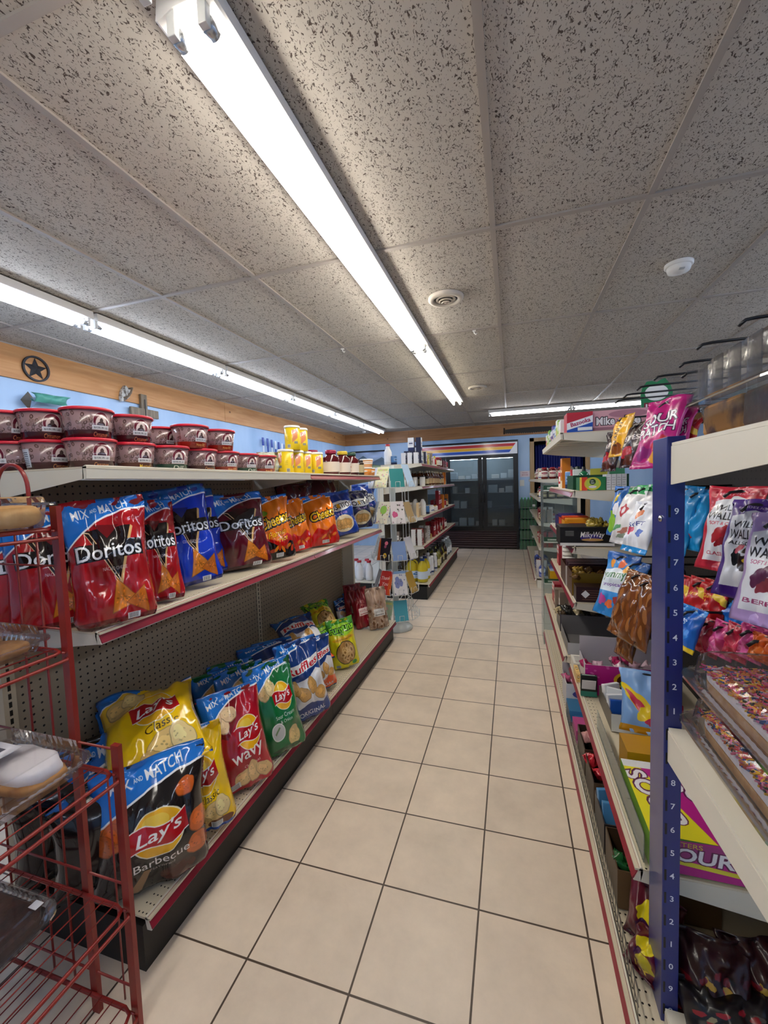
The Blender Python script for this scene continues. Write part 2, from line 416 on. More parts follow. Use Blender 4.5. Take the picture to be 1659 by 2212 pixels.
struct(MB().box(XL-.1, XR+.1, YF-.1, YB+1.6, -.1, 0).build('floor', Mfloor))
struct(MB().box(XL-.1, XR+.1, YF-.1, YB+.1, CZ+.008, CZ+.1).build('ceiling', Mceil))
mb = MB()
gx = -.0636
for i in range(-6, 7):
    x = gx+.6096*i
    if XL < x < XR: mb.box(x-.012, x+.012, YF, YB, CZ, CZ+.012)
for j in range(-3, 7):
    y = 1.985+1.2235*j
    if YF < y < YB: mb.box(XL, XR, y-.012, y+.012, CZ-.0006, CZ+.012)
mb.box(XL, XR, YB-.02, YB, CZ-.001, CZ+.012); mb.box(XL, XL+.02, YF, YB, CZ-.001, CZ+.012)
struct(mb.build('trim_1', Mbar))
struct(MB().box(XL-.1, XL, YF-.1, YB+.1, 0, CZ+.01).build('wall_left', Mwall))
struct(MB().box(XR, XR+.1, YF-.1, YB+.1, 0, CZ+.01).build('wall_right', Mwall))
struct(MB().box(XL, XR, YF-.1, YF, 0, CZ+.01).build('wall_front', Mwall))
FX0, FX1, FZ = -1.93, .135, 2.12       # opening the cooler stands in
DX0, DX1, DZ = .43, 1.33, 2.06         # doorway
mb = MB()
for a, b, c, d in ((XL, FX0, 0, CZ+.01), (FX0, FX1, FZ, CZ+.01), (FX1, DX0, 0, CZ+.01), (DX0, DX1, DZ, CZ+.01), (DX1, XR, 0, CZ+.01)):
    mb.box(a, b, YB, YB+.1, c, d)
struct(mb.build('wall_back', Mwall))
# dark storeroom behind the doorway
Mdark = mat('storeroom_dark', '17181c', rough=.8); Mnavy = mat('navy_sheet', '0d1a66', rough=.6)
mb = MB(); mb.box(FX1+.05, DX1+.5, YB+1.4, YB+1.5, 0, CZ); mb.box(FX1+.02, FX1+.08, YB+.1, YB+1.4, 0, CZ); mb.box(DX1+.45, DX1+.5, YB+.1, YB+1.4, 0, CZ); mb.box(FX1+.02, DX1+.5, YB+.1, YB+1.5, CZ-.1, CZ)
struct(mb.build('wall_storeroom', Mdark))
o = MB()
pts = [(.47+.012*k, YB+.35+.02*math.sin(k*.8)) for k in range(74)]
vs = [(x, y, z) for z in (1.28, 2.02) for x, y in pts]; vs += [(x, y+.004, z) for z in (1.28, 2.02) for x, y in pts]; n = len(pts)
fs = [(i, i+1, n+i+1, n+i) for i in range(n-1)]+[(2*n+i+1, 2*n+i, 3*n+i, 3*n+i+1) for i in range(n-1)]
o.add(vs, fs, smooth=True)
mb2 = MB().tube([(.44, YB+.35, 2.025), (1.32, YB+.35, 2.025)], .012, 8)
rt = empty('hanging_curtain', (0, 0, 0), label='dark navy curtain hanging inside the doorway on the back wall', cat='curtain')
o.build('cloth', Mnavy, rt); mb2.build('curtain_rod', mat('steel_rod', '8a8a8a', rough=.3, metal=1), rt)
# door casing
mb = MB(); mb.box(DX0-.08, DX0, YB-.02, YB+.1, 0, DZ+.07); mb.box(DX1, DX1+.08, YB-.02, YB+.1, 0, DZ+.07); mb.box(DX0-.08, DX1+.08, YB-.02, YB+.1, DZ, DZ+.07)
struct(mb.build('door_1', wood_mat('door_pine', 'b3946a', '9a7a50', 'z', False), bevel=.003))
# pine boards along the top of the walls
mb = MB()
for y0, y1 in ((YF, .9), (.903, 4.55), (4.553, YB-.001)): mb.box(XL, XL+.02, y0, y1, 2.2, CZ-.001)
struct(mb.build('trim_2', Mpine_y, bevel=.002))
mb = MB()
for x0, x1 in ((XL+.02, -2.05), (-2.047, .43), (.433, 2.3), (2.303, XR)): mb.box(x0, x1, YB-.02, YB, 2.2, CZ-.001)
struct(mb.build('trim_3', Mpine_x, bevel=.002))

# ================================================================== lights
def tube_mat(name, col, s):
    m = bpy.data.materials.new(name); m.use_nodes = True; nt = m.node_tree; nt.nodes.clear()
    o = nt.nodes.new('ShaderNodeOutputMaterial'); e = nt.nodes.new('ShaderNodeEmission'); e.inputs['Color'].default_value = (*hexc(col), 1); e.inputs['Strength'].default_value = s
    nt.links.new(e.outputs[0], o.inputs['Surface']); return m
Mcap = mat('tube_cap', 'b9bcc0', rough=.25, metal=.8); Msock = mat('lamp_socket', 'dcdcd8', rough=.4); Mhous = mat('lamp_housing', 'e9e6e2', rough=.4)
def fixture(axis, c, a0, a1, tm, label, group=None, rad=.0135, off=.042, hw=.062):
    """strip fixture with two tubes; axis 'y' or 'x', c = the other coordinate"""
    P = (lambda s, t, z: (t, s, z)) if axis == 'x' else (lambda s, t, z: (s, t, z))
    def bx(mb, s0, s1, t0, t1, z0, z1):
        return mb.box(t0, t1, s0, s1, z0, z1) if axis == 'x' else mb.box(s0, s1, t0, t1, z0, z1)
    mid = (a0+a1)/2
    rt = empty('strip_light', P(c, mid, CZ), label=label, cat='ceiling light', group=group)
    rt.matrix_world = Matrix.Translation(P(c, mid, CZ))
    def fin(mb, n, m, p=rt, **k):
        o = mb.build(n, m, p, **k)
        o.matrix_local = Matrix.Translation(-Vector(P(c, mid, CZ))) if p is rt else Matrix.Identity(4)
        return o
    mb = MB()
    sec = [(-hw-.012, 0), (-hw-.018, -.044), (-hw-.012, -.047), (-.03, -.03), (.03, -.03), (hw+.012, -.047), (hw+.018, -.044), (hw+.012, 0)]
    vs = []; n = 8
    for t in (a0, a1): vs += [P(c+s, t, CZ-.001+z) for s, z in sec]
    fs = [(i, (i+1) % n, n+(i+1) % n, n+i) for i in range(n)]+[tuple(range(n)), tuple(range(n, 2*n))[::-1]]
    mb.add(vs, fs); fin(mb, 'housing', Mhous)
    for t in (a0+.012, a1-.012):
        for s in (-off, off): fin(bx(MB(), c+s-.011, c+s+.011, t-.009, t+.009, CZ-.085, CZ-.03), 'socket', Msock, bevel=.002)
    for s in (-off, off):
        t = fin(MB().tube([P(c+s, a0+.045, CZ-.07), P(c+s, a1-.045, CZ-.07)], rad, 12), 'tube', tm)
        for e0, e1 in ((a0+.02, a0+.046), (a1-.046, a1-.02)): fin(MB().tube([P(c+s, e0, CZ-.07), P(c+s, e1, CZ-.07)], rad+.0006, 12), 'tube_cap', Mcap, t)
    return rt
T1 = tube_mat('tube_bright', 'faf4ea', 27.0); T1b = tube_mat('tube_warm_dim', 'faf2dc', 17.0); T2 = tube_mat('tube_cool', 'dfeaff', 30.0); T3 = tube_mat('tube_back', 'f2f6ff', 24.0)
fixture('y', -.68, -1.63, .775, T1, 'eight foot two-tube strip light whose end shows at the top edge of the photo', 'strip lights above the tiled aisle')
fixture('y', -.68, .83, 3.27, T1, 'brightest eight foot two-tube strip light running above the tiled aisle', 'strip lights above the tiled aisle', rad=.017)
fixture('y', -.68, 3.285, 5.73, T1b, 'dimmer warm two-tube strip light at the far end of the aisle row', 'strip lights above the tiled aisle')
Ys = [-.46, .77, 2.0, 3.23, 4.46, 5.69, 6.92, 8.15]
for k in range(7):
    if k == 0: continue
    fixture('y', -2.5, Ys[k]+.012, Ys[k+1]-.012, T2, 'cool white strip light beside the left wall, %s from the camera in its row' % ordi(k-1), 'strip lights by the left wall')
fixture('x', 6.88, -.33, .87, T3, 'cross-running strip light near the back wall, half nearer the cooler', 'strip lights across the back of the store')
fixture('x', 6.88, .885, 2.09, T3, 'cross-running strip light near the back wall, half behind the green-edged sign', 'strip lights across the back of the store')
fixture('y', 2.2, 1.5, 3.9, T2, 'strip light over the far side of the right-hand racks', 'strip lights on the right side')
fixture('y', 2.2, -1.3, 1.2, T2, 'strip light over the right side beside the camera', 'strip lights on the right side')

# round ceiling vents, smoke alarm, little hooks
Mvent = mat('vent_beige', 'c9c0b2', rough=.45)
def vent(x, y, r, label):
    rt = empty('ceiling_vent', (x, y, CZ), label=label, cat='vent', group='round ceiling vents')
    MB().lathe([(r, .006), (r, -.006), (r*.93, -.014), (r*.72, -.016), (r*.66, -.004), (r*.66, .007)], 40, capb=False, capt=False).build('rim', Mvent, rt)
    MB().lathe([(r*.66, .006), (.001, .0061)], 32, capb=False, capt=False).build('duct', Mblack, rt)
    for q, z in ((.56, -.008), (.4, -.018), (.24, -.026)):
        MB().lathe([(r*q, z), (r*q*.86, z-.005), (r*q*.70, z+.010), (r*q*.76, z+.012), (r*q, z)], 32, capb=False, capt=False).build('diffuser_ring', Mvent, rt)
    MB().lathe([(.001, -.03), (r*.1, -.028), (r*.08, .006)], 16, capb=False, capt=False).build('hub', Mvent, rt)
vent(-.365, 2.605, .107, 'round beige ceiling vent above the aisle, the nearer of two')
vent(-.37, 5.13, .107, 'round beige ceiling vent above the aisle, the farther of two')
rt = empty('smoke_alarm', (.866, 2.66, CZ), label='round white smoke alarm on the ceiling over the right-hand racks', cat='smoke alarm')
MB().lathe([(.066, 0.006), (.066, -.008), (.06, -.012)], 36, capb=False).build('mounting_ring', Mwhite, rt)
MB().lathe([(.055, -.012), (.055, -.022), (.05, -.036), (.02, -.042), (.0, -.042)], 36, capb=False).build('body', Mwhite, rt)
MB().box(-.012, .012, -.052, -.035, -.041, -.036).build('test_button', mat('alarm_button', 'b9bbb8', rough=.3), rt)
for x, y, lb in ((-.247, 3.215, 'small white hook clipped to the ceiling bar beyond the nearer vent'), (-1.295, 3.215, 'small white hook clipped to the ceiling bar left of the aisle light')):
    o = MB().tube([(x, y, CZ-.001), (x, y, CZ-.02), (x+.012, y, CZ-.032), (x+.02, y, CZ-.022)], .004, 8)
    o.box(x-.012, x+.012, y-.008, y+.008, CZ-.008, CZ-.0012)
    tag(o.build('ceiling_hook', Mwhite), lb, 'hook', 'ceiling hooks')
# ================================================================== shelving
Mcream = mat('cream_steel', 'd8d2c2', rough=.38); Mcream2 = mat('cream_shade_steel', 'cfc9b8', rough=.4)
Mrail = mat('price_rail_red', '8e1f33', rough=.3, coat=.3); Mkick = mat('kick_black', '141212', rough=.5)
def hole_mat(name, base, r, sx, sy, axes, ox=0, oy=0, band=None, hole='0b0908', rough=.6):
    """perforated sheet: rows of round holes on a regular grid; axes = pair of object axes; band = (lo, hi) on first axis"""
    m = mat(name, base, rough=rough); nt = m.node_tree; b = nt.nodes['Principled BSDF']; L = nt.links.new
    tc = nt.nodes.new('ShaderNodeTexCoord'); sp = nt.nodes.new('ShaderNodeSeparateXYZ'); L(tc.outputs['Object'], sp.inputs[0])
    def mth(op, a, bb=None, c=None):
        n = nt.nodes.new('ShaderNodeMath'); n.operation = op
        for i, q in enumerate((a, bb, c)):
            if q is None: continue
            if isinstance(q, (int, float)): n.inputs[i].default_value = q
            else: L(q, n.inputs[i])
        return n.outputs[0]
    U = sp.outputs['XYZ'.index(axes[0])]; V = sp.outputs['XYZ'.index(axes[1])]
    def cell(q, s, o):
        return mth('MULTIPLY', mth('SUBTRACT', mth('FRACT', mth('MULTIPLY_ADD', q, 1/s, 100.0+o)), .5), s)
    du = cell(U, sx, ox); dv = cell(V, sy, oy)
    d = mth('SQRT', mth('ADD', mth('MULTIPLY', du, du), mth('MULTIPLY', dv, dv)))
    h = mth('LESS_THAN', d, r)
    if band:
        tot = None
        for lo, hi in band:
            k = mth('MULTIPLY', mth('GREATER_THAN', U, lo), mth('LESS_THAN', U, hi)); tot = k if tot is None else mth('MAXIMUM', tot, k)
        h = mth('MULTIPLY', h, tot)
    mx = nt.nodes.new('ShaderNodeMix'); mx.data_type = 'RGBA'; mx.inputs['A'].default_value = (*hexc(base), 1); mx.inputs['B'].default_value = (*hexc(hole), 1)
    L(h, mx.inputs['Factor']); L(mx.outputs['Result'], b.inputs['Base Color'])
    return m
Mpeg = hole_mat('pegboard', '8d806c', .0036, .0254, .0254, 'YZ')
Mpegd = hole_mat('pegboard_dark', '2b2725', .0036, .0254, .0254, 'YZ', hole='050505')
Mslot_base = mat('upright_cream', 'b3a78f', rough=.4)
def deckmat(x0, x1, tagname):
    return hole_mat('deck_'+tagname, 'd3c8b0', .0025, .013, .0254, 'XY', band=[(x0, x1)], hole='1a1512', rough=.35)
Mbrk = Mcream
def gondola(gname, label, xb, s, y0, bays, base, shelves, height, kick='black', post=.03, deckz=None, peg_from=0, peg_bays=None, cat='shelving unit'):
    """s=+1: shelves face +x. base=(front x, deck z, lip h). shelves: list of dict(x=front x, z=deck z, bays=[..], rail=[..])"""
    rt = empty(gname, (0, 0, 0), label=label, cat=cat)
    ys = [y0]
    for b_ in bays: ys.append(ys[-1]+b_)
    for i in range(len(bays)):
        if peg_bays and not peg_bays[i]: continue
        top = peg_bays[i] if peg_bays else height
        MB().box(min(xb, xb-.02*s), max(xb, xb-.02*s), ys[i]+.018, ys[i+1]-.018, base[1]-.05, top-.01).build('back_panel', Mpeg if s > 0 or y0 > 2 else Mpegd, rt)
    for y in ys:
        mb = MB(); a, b_ = sorted((xb+.004*s, xb-.035*s)); mb.box(a, b_, y-.017, y+.017, 0.0, height)
        o = mb.build('upright', Mslot_base, rt)
        mb = MB(); z = .22
        xx = xb+.0045*s
        while z < height-.04:
            a, b_ = sorted((xb, xx)); mb.box(a, b_, y-.004, y+.004, z, z+.017); z += .0254
        mb.build('slots', Mblack, o)
    bx, bz, bh = base
    for i in range(len(bays)):
        a, b_ = sorted((xb, bx)); ya, yb = ys[i]+.001, ys[i+1]-.001
        d = MB().box(a, b_, ya, yb, bz-.006, bz).build('base_deck', deckmat(*sorted((bx-.05*s, bx-.02*s)), gname+'b'), rt)
        lip(rt if False else d, bx, s, ya, yb, bz, bh, Mrail)
        k0, k1 = sorted((xb, bx-.028*s))
        mb = MB().box(k0, k1, ya, yb, 0, bz-.03)
        mb.build('kick_plate', Mkick if kick == 'black' else Mcream2, rt)
    for sh in shelves:
        for i in sh['bays']:
            ya, yb = sh.get('y0', ys[i]+.001), ys[i+1]-.001; fx, z = sh['x'], sh['z']; a, b_ = sorted((xb, fx))
            d = MB().box(a, b_, ya, yb, z-.005, z).build('shelf', deckmat(*sorted((fx-.05*s, fx-.02*s)), gname+'%d' % round(fx*100)), rt)
            lip(d, fx, s, ya, yb, z, sh.get('h', .032), {'r': Mrail, 'c': Mcream}[sh['rail'][i]])
            for y, e in ((ya, 1), (yb-.003, -1)):
                mb = MB()
                mb.prism([(fx-.012*s, z-.0055), (fx-.012*s, z-.032), (fx-.10*s, z-.045), (xb+.002*s, z-.085), (xb+.002*s, z-.0055)], 'y', y, y+.003)
                mb.build('bracket', Mbrk, d)
            if y0 > .9 and z > 1.5:
                for k in range(1, 6):
                    q = ya+(yb-ya)*k/6; MB().box(min(xb, fx-.02*s), max(xb, fx-.02*s), q-.008, q+.008, z-.016, z-.0055).build('stiffener', Mcream, d)
    return rt
def lip(parent, fx, s, ya, yb, z, h, m):
    """rolled front edge of a shelf with its price rail"""
    mb = MB()
    sec = [(fx-.017*s, z), (fx-.0145*s, z+.004), (fx-.011*s, z+.003), (fx+.003*s, z-h+.001), (fx-.012*s, z-h), (fx-.017*s, z-.008)] if m is not Mcream else [(fx-.014*s, z), (fx-.003*s, z+.004), (fx, z+.002), (fx-.003*s, z-h+.002), (fx-.016*s, z-h), (fx-.014*s, z-.006)]
    mb.prism(sec, 'y', ya, yb); mb.build('front_edge', Mcream, parent)
    if m is Mcream: return
    t = .0025*s
    sec = [(fx-.010*s, z+.001), (fx+.006*s, z-h+.005), (fx+.004*s, z-h+.003), (fx-.006*s, z-h+.004), (fx-.012*s, z-.002)]
    MB().prism(sec, 'y', ya+.002, yb-.002).build('price_rail', m, parent)
LG = gondola('snack_gondola', 'cream pegboard gondola of potato and corn chip bags along the left of the aisle', -1.44, 1, .815, [1.275, 1.27],
             (-.96, .165, .034), [dict(x=-1.06, z=.957, bays=[0, 1], rail='rr'), dict(x=-1.06, z=1.403, bays=[0, 1], rail='cr', h=.034)], 1.39)
MB().box(-1.47, -1.335, 3.362, 3.395, 0, 1.36).build('end_panel', Mcream, LG)
MB().box(-1.84, -1.4805, .842, 3.36, 1.385, 1.403).build('back_shelf', Mcream, LG)
FG = gondola('grocery_gondola', 'cream gondola stocked with groceries in front of the glass door cooler', -1.44, 1, 4.60, [1.37, 1.37],
             (-.905, .18, .034), [dict(x=-.953, z=z_, bays=[0, 1], rail=r_) for z_, r_ in ((.617, 'rr'), (.947, 'rr'), (1.298, 'rr'), (1.555, 'rr'))], 1.53, peg_bays=[1.53, 1.53])
MB().box(-1.475, -1.41, 4.565, 4.585, 0, 1.53).build('end_panel', Mcream, FG)
mb = MB().box(-1.93, -1.48, 4.601, 7.33, .165, .18); mb.box(-1.95, -1.93, 4.601, 7.33, .145, .185); mb.build('back_shelf', Mcream, FG)
MB().box(-1.90, -1.48, 4.601, 7.33, 0, .1649).build('kick_plate', Mkick, FG)
MB().box(-1.84, -1.48, 4.601, 7.33, .93, .945).build('back_shelf', Mcream, FG)
# right-hand candy unit: bay 0 = peg hooks above two shelves, bay 1 = shelves all the way up
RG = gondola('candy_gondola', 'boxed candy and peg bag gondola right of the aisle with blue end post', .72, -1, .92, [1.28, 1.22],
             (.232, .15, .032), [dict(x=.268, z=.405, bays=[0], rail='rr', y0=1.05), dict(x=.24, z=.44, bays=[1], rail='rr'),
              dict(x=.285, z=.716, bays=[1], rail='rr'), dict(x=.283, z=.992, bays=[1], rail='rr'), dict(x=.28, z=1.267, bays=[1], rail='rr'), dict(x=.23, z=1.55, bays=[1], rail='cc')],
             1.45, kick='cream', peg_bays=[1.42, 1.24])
RG2 = gondola('canned_goods_gondola', 'farther gondola on the right of the aisle with jars and bottled goods', .74, -1, 5.35, [1.3, 1.3],
             (.262, .125, .032), [dict(x=.31, z=.50, bays=[0, 1], rail='cc'), dict(x=.31, z=.80, bays=[0, 1], rail='cc'), dict(x=.31, z=1.09, bays=[0, 1], rail='cc'), dict(x=.30, z=1.33, bays=[0, 1], rail='cc')], 1.34, kick='cream', peg_bays=[1.3, 1.3])
# blue end post with slots and shelf-height numbers
Mblue = mat('post_blue', '15246f', rough=.35, coat=.3)
po = MB().box(.295, .327, .955, 1.042, 0, 1.405).build('end_post', Mblue, RG, bevel=.0015)
mb = MB(); mn = MB()
txts = '9876543210'
z = 1.257; k = 0
zt = [1.257-.0513*i for i in range(22)]
for i, z in enumerate(zt):
    if z < .1: continue
    MB().box(.2985, .3025, .9545, .9555, z-.012, z+.012).build('slot', Mblack, po)
    ch = txts[i % 10]
    txtmesh(mn, ch, (.3125, .9545, z), (1, 0, 0), (0, 0, 1), .0125, bold=.01)
mn.build('scale_numbers', mat('number_white', 'dfe4f2', rough=.5), po)
MB().lathe([(.0001, .005), (.005, .004), (.007, .001), (.007, 0)], 16, T=Matrix.Translation((.295, .985, 1.24)) @ Matrix.Rotation(-PI/2, 4, 'Y')).build('bolt', mat('bolt_steel', 'b5b5b8', rough=.25, metal=1), po)
# second post of the end rack and its shelves reaching toward the camera
MB().box(1.19, 1.222, .955, 1.042, 0, 1.405).build('end_post', Mblue, RG, bevel=.0015)
for z, h0 in ((1.392, .082), (.812, .072), (.185, .06)):
    x0, x1, ya, yb = .302, 1.19, .50, .952
    d = MB().box(x0, x1, ya, yb, z-.006, z).build('end_shelf', Mcream, RG)
    for x in (x0-.001, x1-.003): MB().prism([(yb, z-.0065), (yb, z-h0), (ya, z-.042), (ya, z-.0065)], 'x', x, x+.003).build('bracket', Mcream, d)
    MB().prism([(ya, z), (ya-.004, z-.034), (ya+.012, z-.036), (ya+.01, z)], 'x', x0, x1).build('front_edge', Mcream, d)
# ================================================================== printed bag fronts
def mixmatch(a, yl, yr, dx=0.0, ty=None, p=2.2):
    A = a.A; f = lambda x: yl*A+(yr-yl)*A*(1-(1-x)**p)
    xs = [i/24 for i in range(25)]
    a.poly([(x, f(x)-.014) for x in xs]+[(1, A), (0, A)], 'f4f6fa'); a.poly([(x, f(x)+.008) for x in xs]+[(1, A), (0, A)], '1a72cf')
    y = ty*A if ty else (f(.55)+A*.965)/2
    r = math.atan2(f(.9)-f(.3), .6)*.55; hh = min(.105, (A*.97-f(.5))*.55)
    c, n = math.cos(r), math.sin(r)
    def T(s, d, w, h): a.text(s, .5+dx+d*c, y+d*n, h, 'f2f5fb', w, r, .012)
    T('MIX', -.27, .19, hh); T('AND', -.115, .08, hh*.42); T('MATCH', .115, .33, hh)
    a.rect(0, A-.02, 1, A, '135ba8')
def art_tri(base, dark, tips='flat', sub='NACHO CHEESE'):
    a = Art(300, 400, base); A = a.A
    a.vary(.10)
    a.poly([(.22, .98), (.80, 1.0), (.60, .40)], '1a1012'); a.poly([(.36, 1.03), (.66, 1.02), (.5, .88)], dark)
    a.poly([(.22, .98), (.30, .96), (.60, .45), (.60, .38)], 'e8c79a'); a.poly([(.24, .96), (.29, .95), (.585, .46), (.59, .42)], '1a1012')
    a.poly([(.80, 1.0), (.83, .98), (.60, .34), (.585, .40)], 'd8b074')
    a.rect(.10, .66, .93, .84, '170f12', rot=.03)
    a.text('Doritos', .51, .75, .155, 'eef0f4', .80, .03, .012, out=('08080a', .05))
    a.text(sub, .55, .56, .035, 'e8d8d4', .30)
    a.tri(.60, .25, .22, 'd9822a', .25); a.tri(.80, .19, .18, 'cf6f1e', -.5)
    a.rect(.0, .0, 1, .05, dark); a.rect(.62, .012, .78, .075, 'dcdcdc'); [a.rect(.64+.02*k, .02, .648+.02*k, .068, '333333') for k in range(6)]
    mixmatch(a, .60, .90); return a
def laylogo(a, cx, cy, s, rot=.12):
    a.ell(cx, cy, .235*s, .235*s, 'f3e9c8', rot); a.ell(cx, cy, .22*s, .225*s, 'f2b51c', rot); a.ell(cx-.03*s, cy+.10*s, .12*s, .09*s, 'f9d348', rot)
    c, n = math.cos(rot), math.sin(rot)
    P = lambda x, y: (cx+(x*c-y*n)*s, cy+(x*n+y*c)*s)
    top = [P(-.25+.5*i/12, .085+.035*math.sin(i/12*6.28+.5)) for i in range(13)]; bot = [P(-.25+.5*i/12, -.105+.035*math.sin(i/12*6.28+.5)) for i in range(13)]
    a.poly([(x, y+.012*s) for x, y in top]+[(x, y-.012*s) for x, y in bot[::-1]], 'f5f0e6'); a.poly(top+bot[::-1], 'b5141c')
    a.text("Lay's", *P(0, -.005), .155*s, 'fbfbf7', .40*s, rot, .015, .25)
def art_lays(base, kind):
    a = Art(300, 400, base); A = a.A; a.vary(.08)
    if kind == 'bbq':
        for q in ((.10, .80, .12), (.16, .70, .13), (.05, .62, .12), (.80, .95, .1), (.93, .55, .13), (.9, .30, .13)): a.chip(q[0], q[1], q[2], 'cf6428', seed=q[0]*9, sq=.9)
        laylogo(a, .54, .62, 1.05); a.text('Barbecue', .56, .32, .095, 'ece6df', .50, .06, .004); a.text('Flavored', .56, .235, .035, 'b9aaa0', .22, .06)
        a.poly([(.25, .02), (.38, .03), (.46, .24), (.40, .25)], '8a6a4a'); a.ell(.7, .10, .16, .09, '4a1d14'); mixmatch(a, .56, .86)
    elif kind == 'classic':
        a.ell(.25, 1.0, .30, .22, 'f0c030'); a.chip(.20, .97, .17, 'd9b468', 2.1, .8); a.chip(.36, 1.04, .15, 'e6c781', 1.1, .8)
        laylogo(a, .56, .74, 1.05); a.text('Classic', .60, .46, .085, '3a2b10', .36, .1, .0, .2)
        a.chip(.60, .22, .20, 'e3c27c', .6, .85); a.chip(.78, .28, .15, 'ecd598', 1.9, .9); a.chip(.45, .12, .13, 'd6b068', 2.5); a.ell(.72, .07, .22, .06, '6b3a1a')
        a.rect(.0, .0, 1, .035, '1f4fa0'); a.rect(.55, .03, .74, .10, 'd5d5d0'); [a.rect(.57+.02*k, .035, .577+.02*k, .095, '444444') for k in range(8)]
        mixmatch(a, .84, .97)
    elif kind == 'wavy':
        a.poly([(0, .85), (.35, .72), (.52, .9), (.62, 1.2), (0, 1.25)], '7a1420'); 
        for q in ((.30, .93, .14), (.44, 1.02, .13), (.22, 1.03, .13)): a.chip(*q, 'e8c9a0', q[0]*7, .75)
        laylogo(a, .70, .72, .95); a.text('wavy', .62, .43, .16, 'f8f6f2', .55, .1, .012); a.text('Original', .66, .30, .045, 'e9c8c4', .28, .1)
        for q in ((.48, .16, .15), (.66, .20, .15), (.83, .16, .15)): a.chip(*q, 'dcb880', q[0]*7, .7)
        a.rect(.22, .04, .42, .12, 'd8d6d2', rot=.1); [a.rect(.24+.02*k, .045, .247+.02*k, .115, '444444', rot=.1) for k in range(8)]
        mixmatch(a, .62, .95)
    else:
        a.chip(.30, .95, .14, 'd9bb7c', 1, .8); a.chip(.44, .99, .13, 'e3cb92', 2, .8)
        laylogo(a, .66, .82, .85); a.text('Sour Cream', .62, .56, .055, 'e9f2ea', .42, .05); a.text('& Onion', .62, .48, .05, 'e9f2ea', .26, .05)
        a.ell(.42, .34, .14, .14, 'eef0ee'); a.ell(.42, .34, .125, .125, 'c9d0cf'); a.poly([(.36, .30), (.47, .40), (.44, .42), (.34, .33)], '6f8f6a')
        a.chip(.74, .20, .16, 'dec584', 1.4, .85); a.ell(.55, .05, .3, .04, '0b4a26'); mixmatch(a, .60, .93)
    return a
def art_ruffles(sub, col):
    a = Art(300, 400, '1c3f86'); A = a.A; a.vary(.08)
    a.poly([(0, .30), (.2, .22), (.5, .28), (.8, .2), (1, .28), (1, .72), (.8, .80), (.6, .70), (.3, .66), (0, .76)], 'e8e9ee')
    for q in ((.35, .45, .17), (.60, .55, .15), (.78, .38, .16), (.2, .58, .13)): a.chip(*q, 'cf9f5a', q[0]*8, .7)
    for k in range(3): a.rect(.05, .80+.0, .95, .96, 'ffffff', a=.0)
    a.poly([(.05, .76), (.94, .86), (.96, 1.02), (.04, .92)], 'f2f2f4'); a.text('Ruffles', .5, .89, .12, 'd0202c', .82, .11, .02, .1, out=('ffffff', .03))
    if col: a.poly([(0, .0), (1, .0), (1, .26), (.6, .34), (.2, .18), (0, .26)], col)
    a.text(sub, .5, .11, .075, 'e4e9f4', .66, .0, .004); a.rect(.0, .0, 1, .03, '122d66')
    mixmatch(a, .78, .95); return a
def art_cheetos(hot):
    a = Art(300, 400, 'ee7a14'); A = a.A; a.vary(.10)
    a.poly([(0, .1), (.25, .45), (.5, .35), (.8, .5), (1, .40), (1, .0), (0, 0)], 'c8160f')
    if hot:
        a.poly([(0, 0), (1, 0), (1, .30), (.85, .34), (.7, .22), (.45, .28), (.25, .40), (0, .75)], '15100e')
        a.text('Flamin', .52, .52, .11, 'f7c81a', .5, .15, .014, .3, out=('a01008', .05)); a.text('Hot', .66, .40, .10, 'f7c81a', .26, .15, .014, .3, out=('a01008', .05))
        a.ell(.30, .97, .10, .06, '7a9a2a')
    a.text('Cheetos', .55, .80, .22, 'f4c61c', .84, .18, .02, .15, out=('131010', .09))
    for k in range(7): a.ell(.35+.09*k, .18+.03*(k % 3), .08, .035, 'e07818' if k % 2 else 'b8330e', rot=k*.7)
    a.rect(.42, .04, .62, .12, 'dcdad6'); [a.rect(.44+.02*k, .05, .447+.02*k, .115, '333333') for k in range(8)]
    mixmatch(a, .84 if not hot else .76, .96); return a
def art_tost(bag2=False):
    a = Art(300, 400, '1b3f9c' if not bag2 else '1a1c4c'); A = a.A; a.vary(.08)
    a.rect(0, A-.09, 1, A, '2f62b8' if not bag2 else '101338'); a.ell(.5, .86, .40, .15, 'f2f2f0', rot=.1)
    a.text('TOSTITOS', .5, .85, .15, '101018', .84, .1, .02, out=('f4f4f2', .05)); a.ell(.45, .86, .05, .07, 'e8b030')
    a.text('BITE SIZE', .5, .64, .05, 'c89ae0', .36, .06)
    a.ell(.52, .34, .32, .24, 'e9d9b4'); [a.chip(.36+.1*(k % 4), .28+.08*(k//4), .11, 'd9a964', k*1.3, .9) for k in range(8)]
    a.rect(0, 0, 1, .03, '0c1c50'); return a
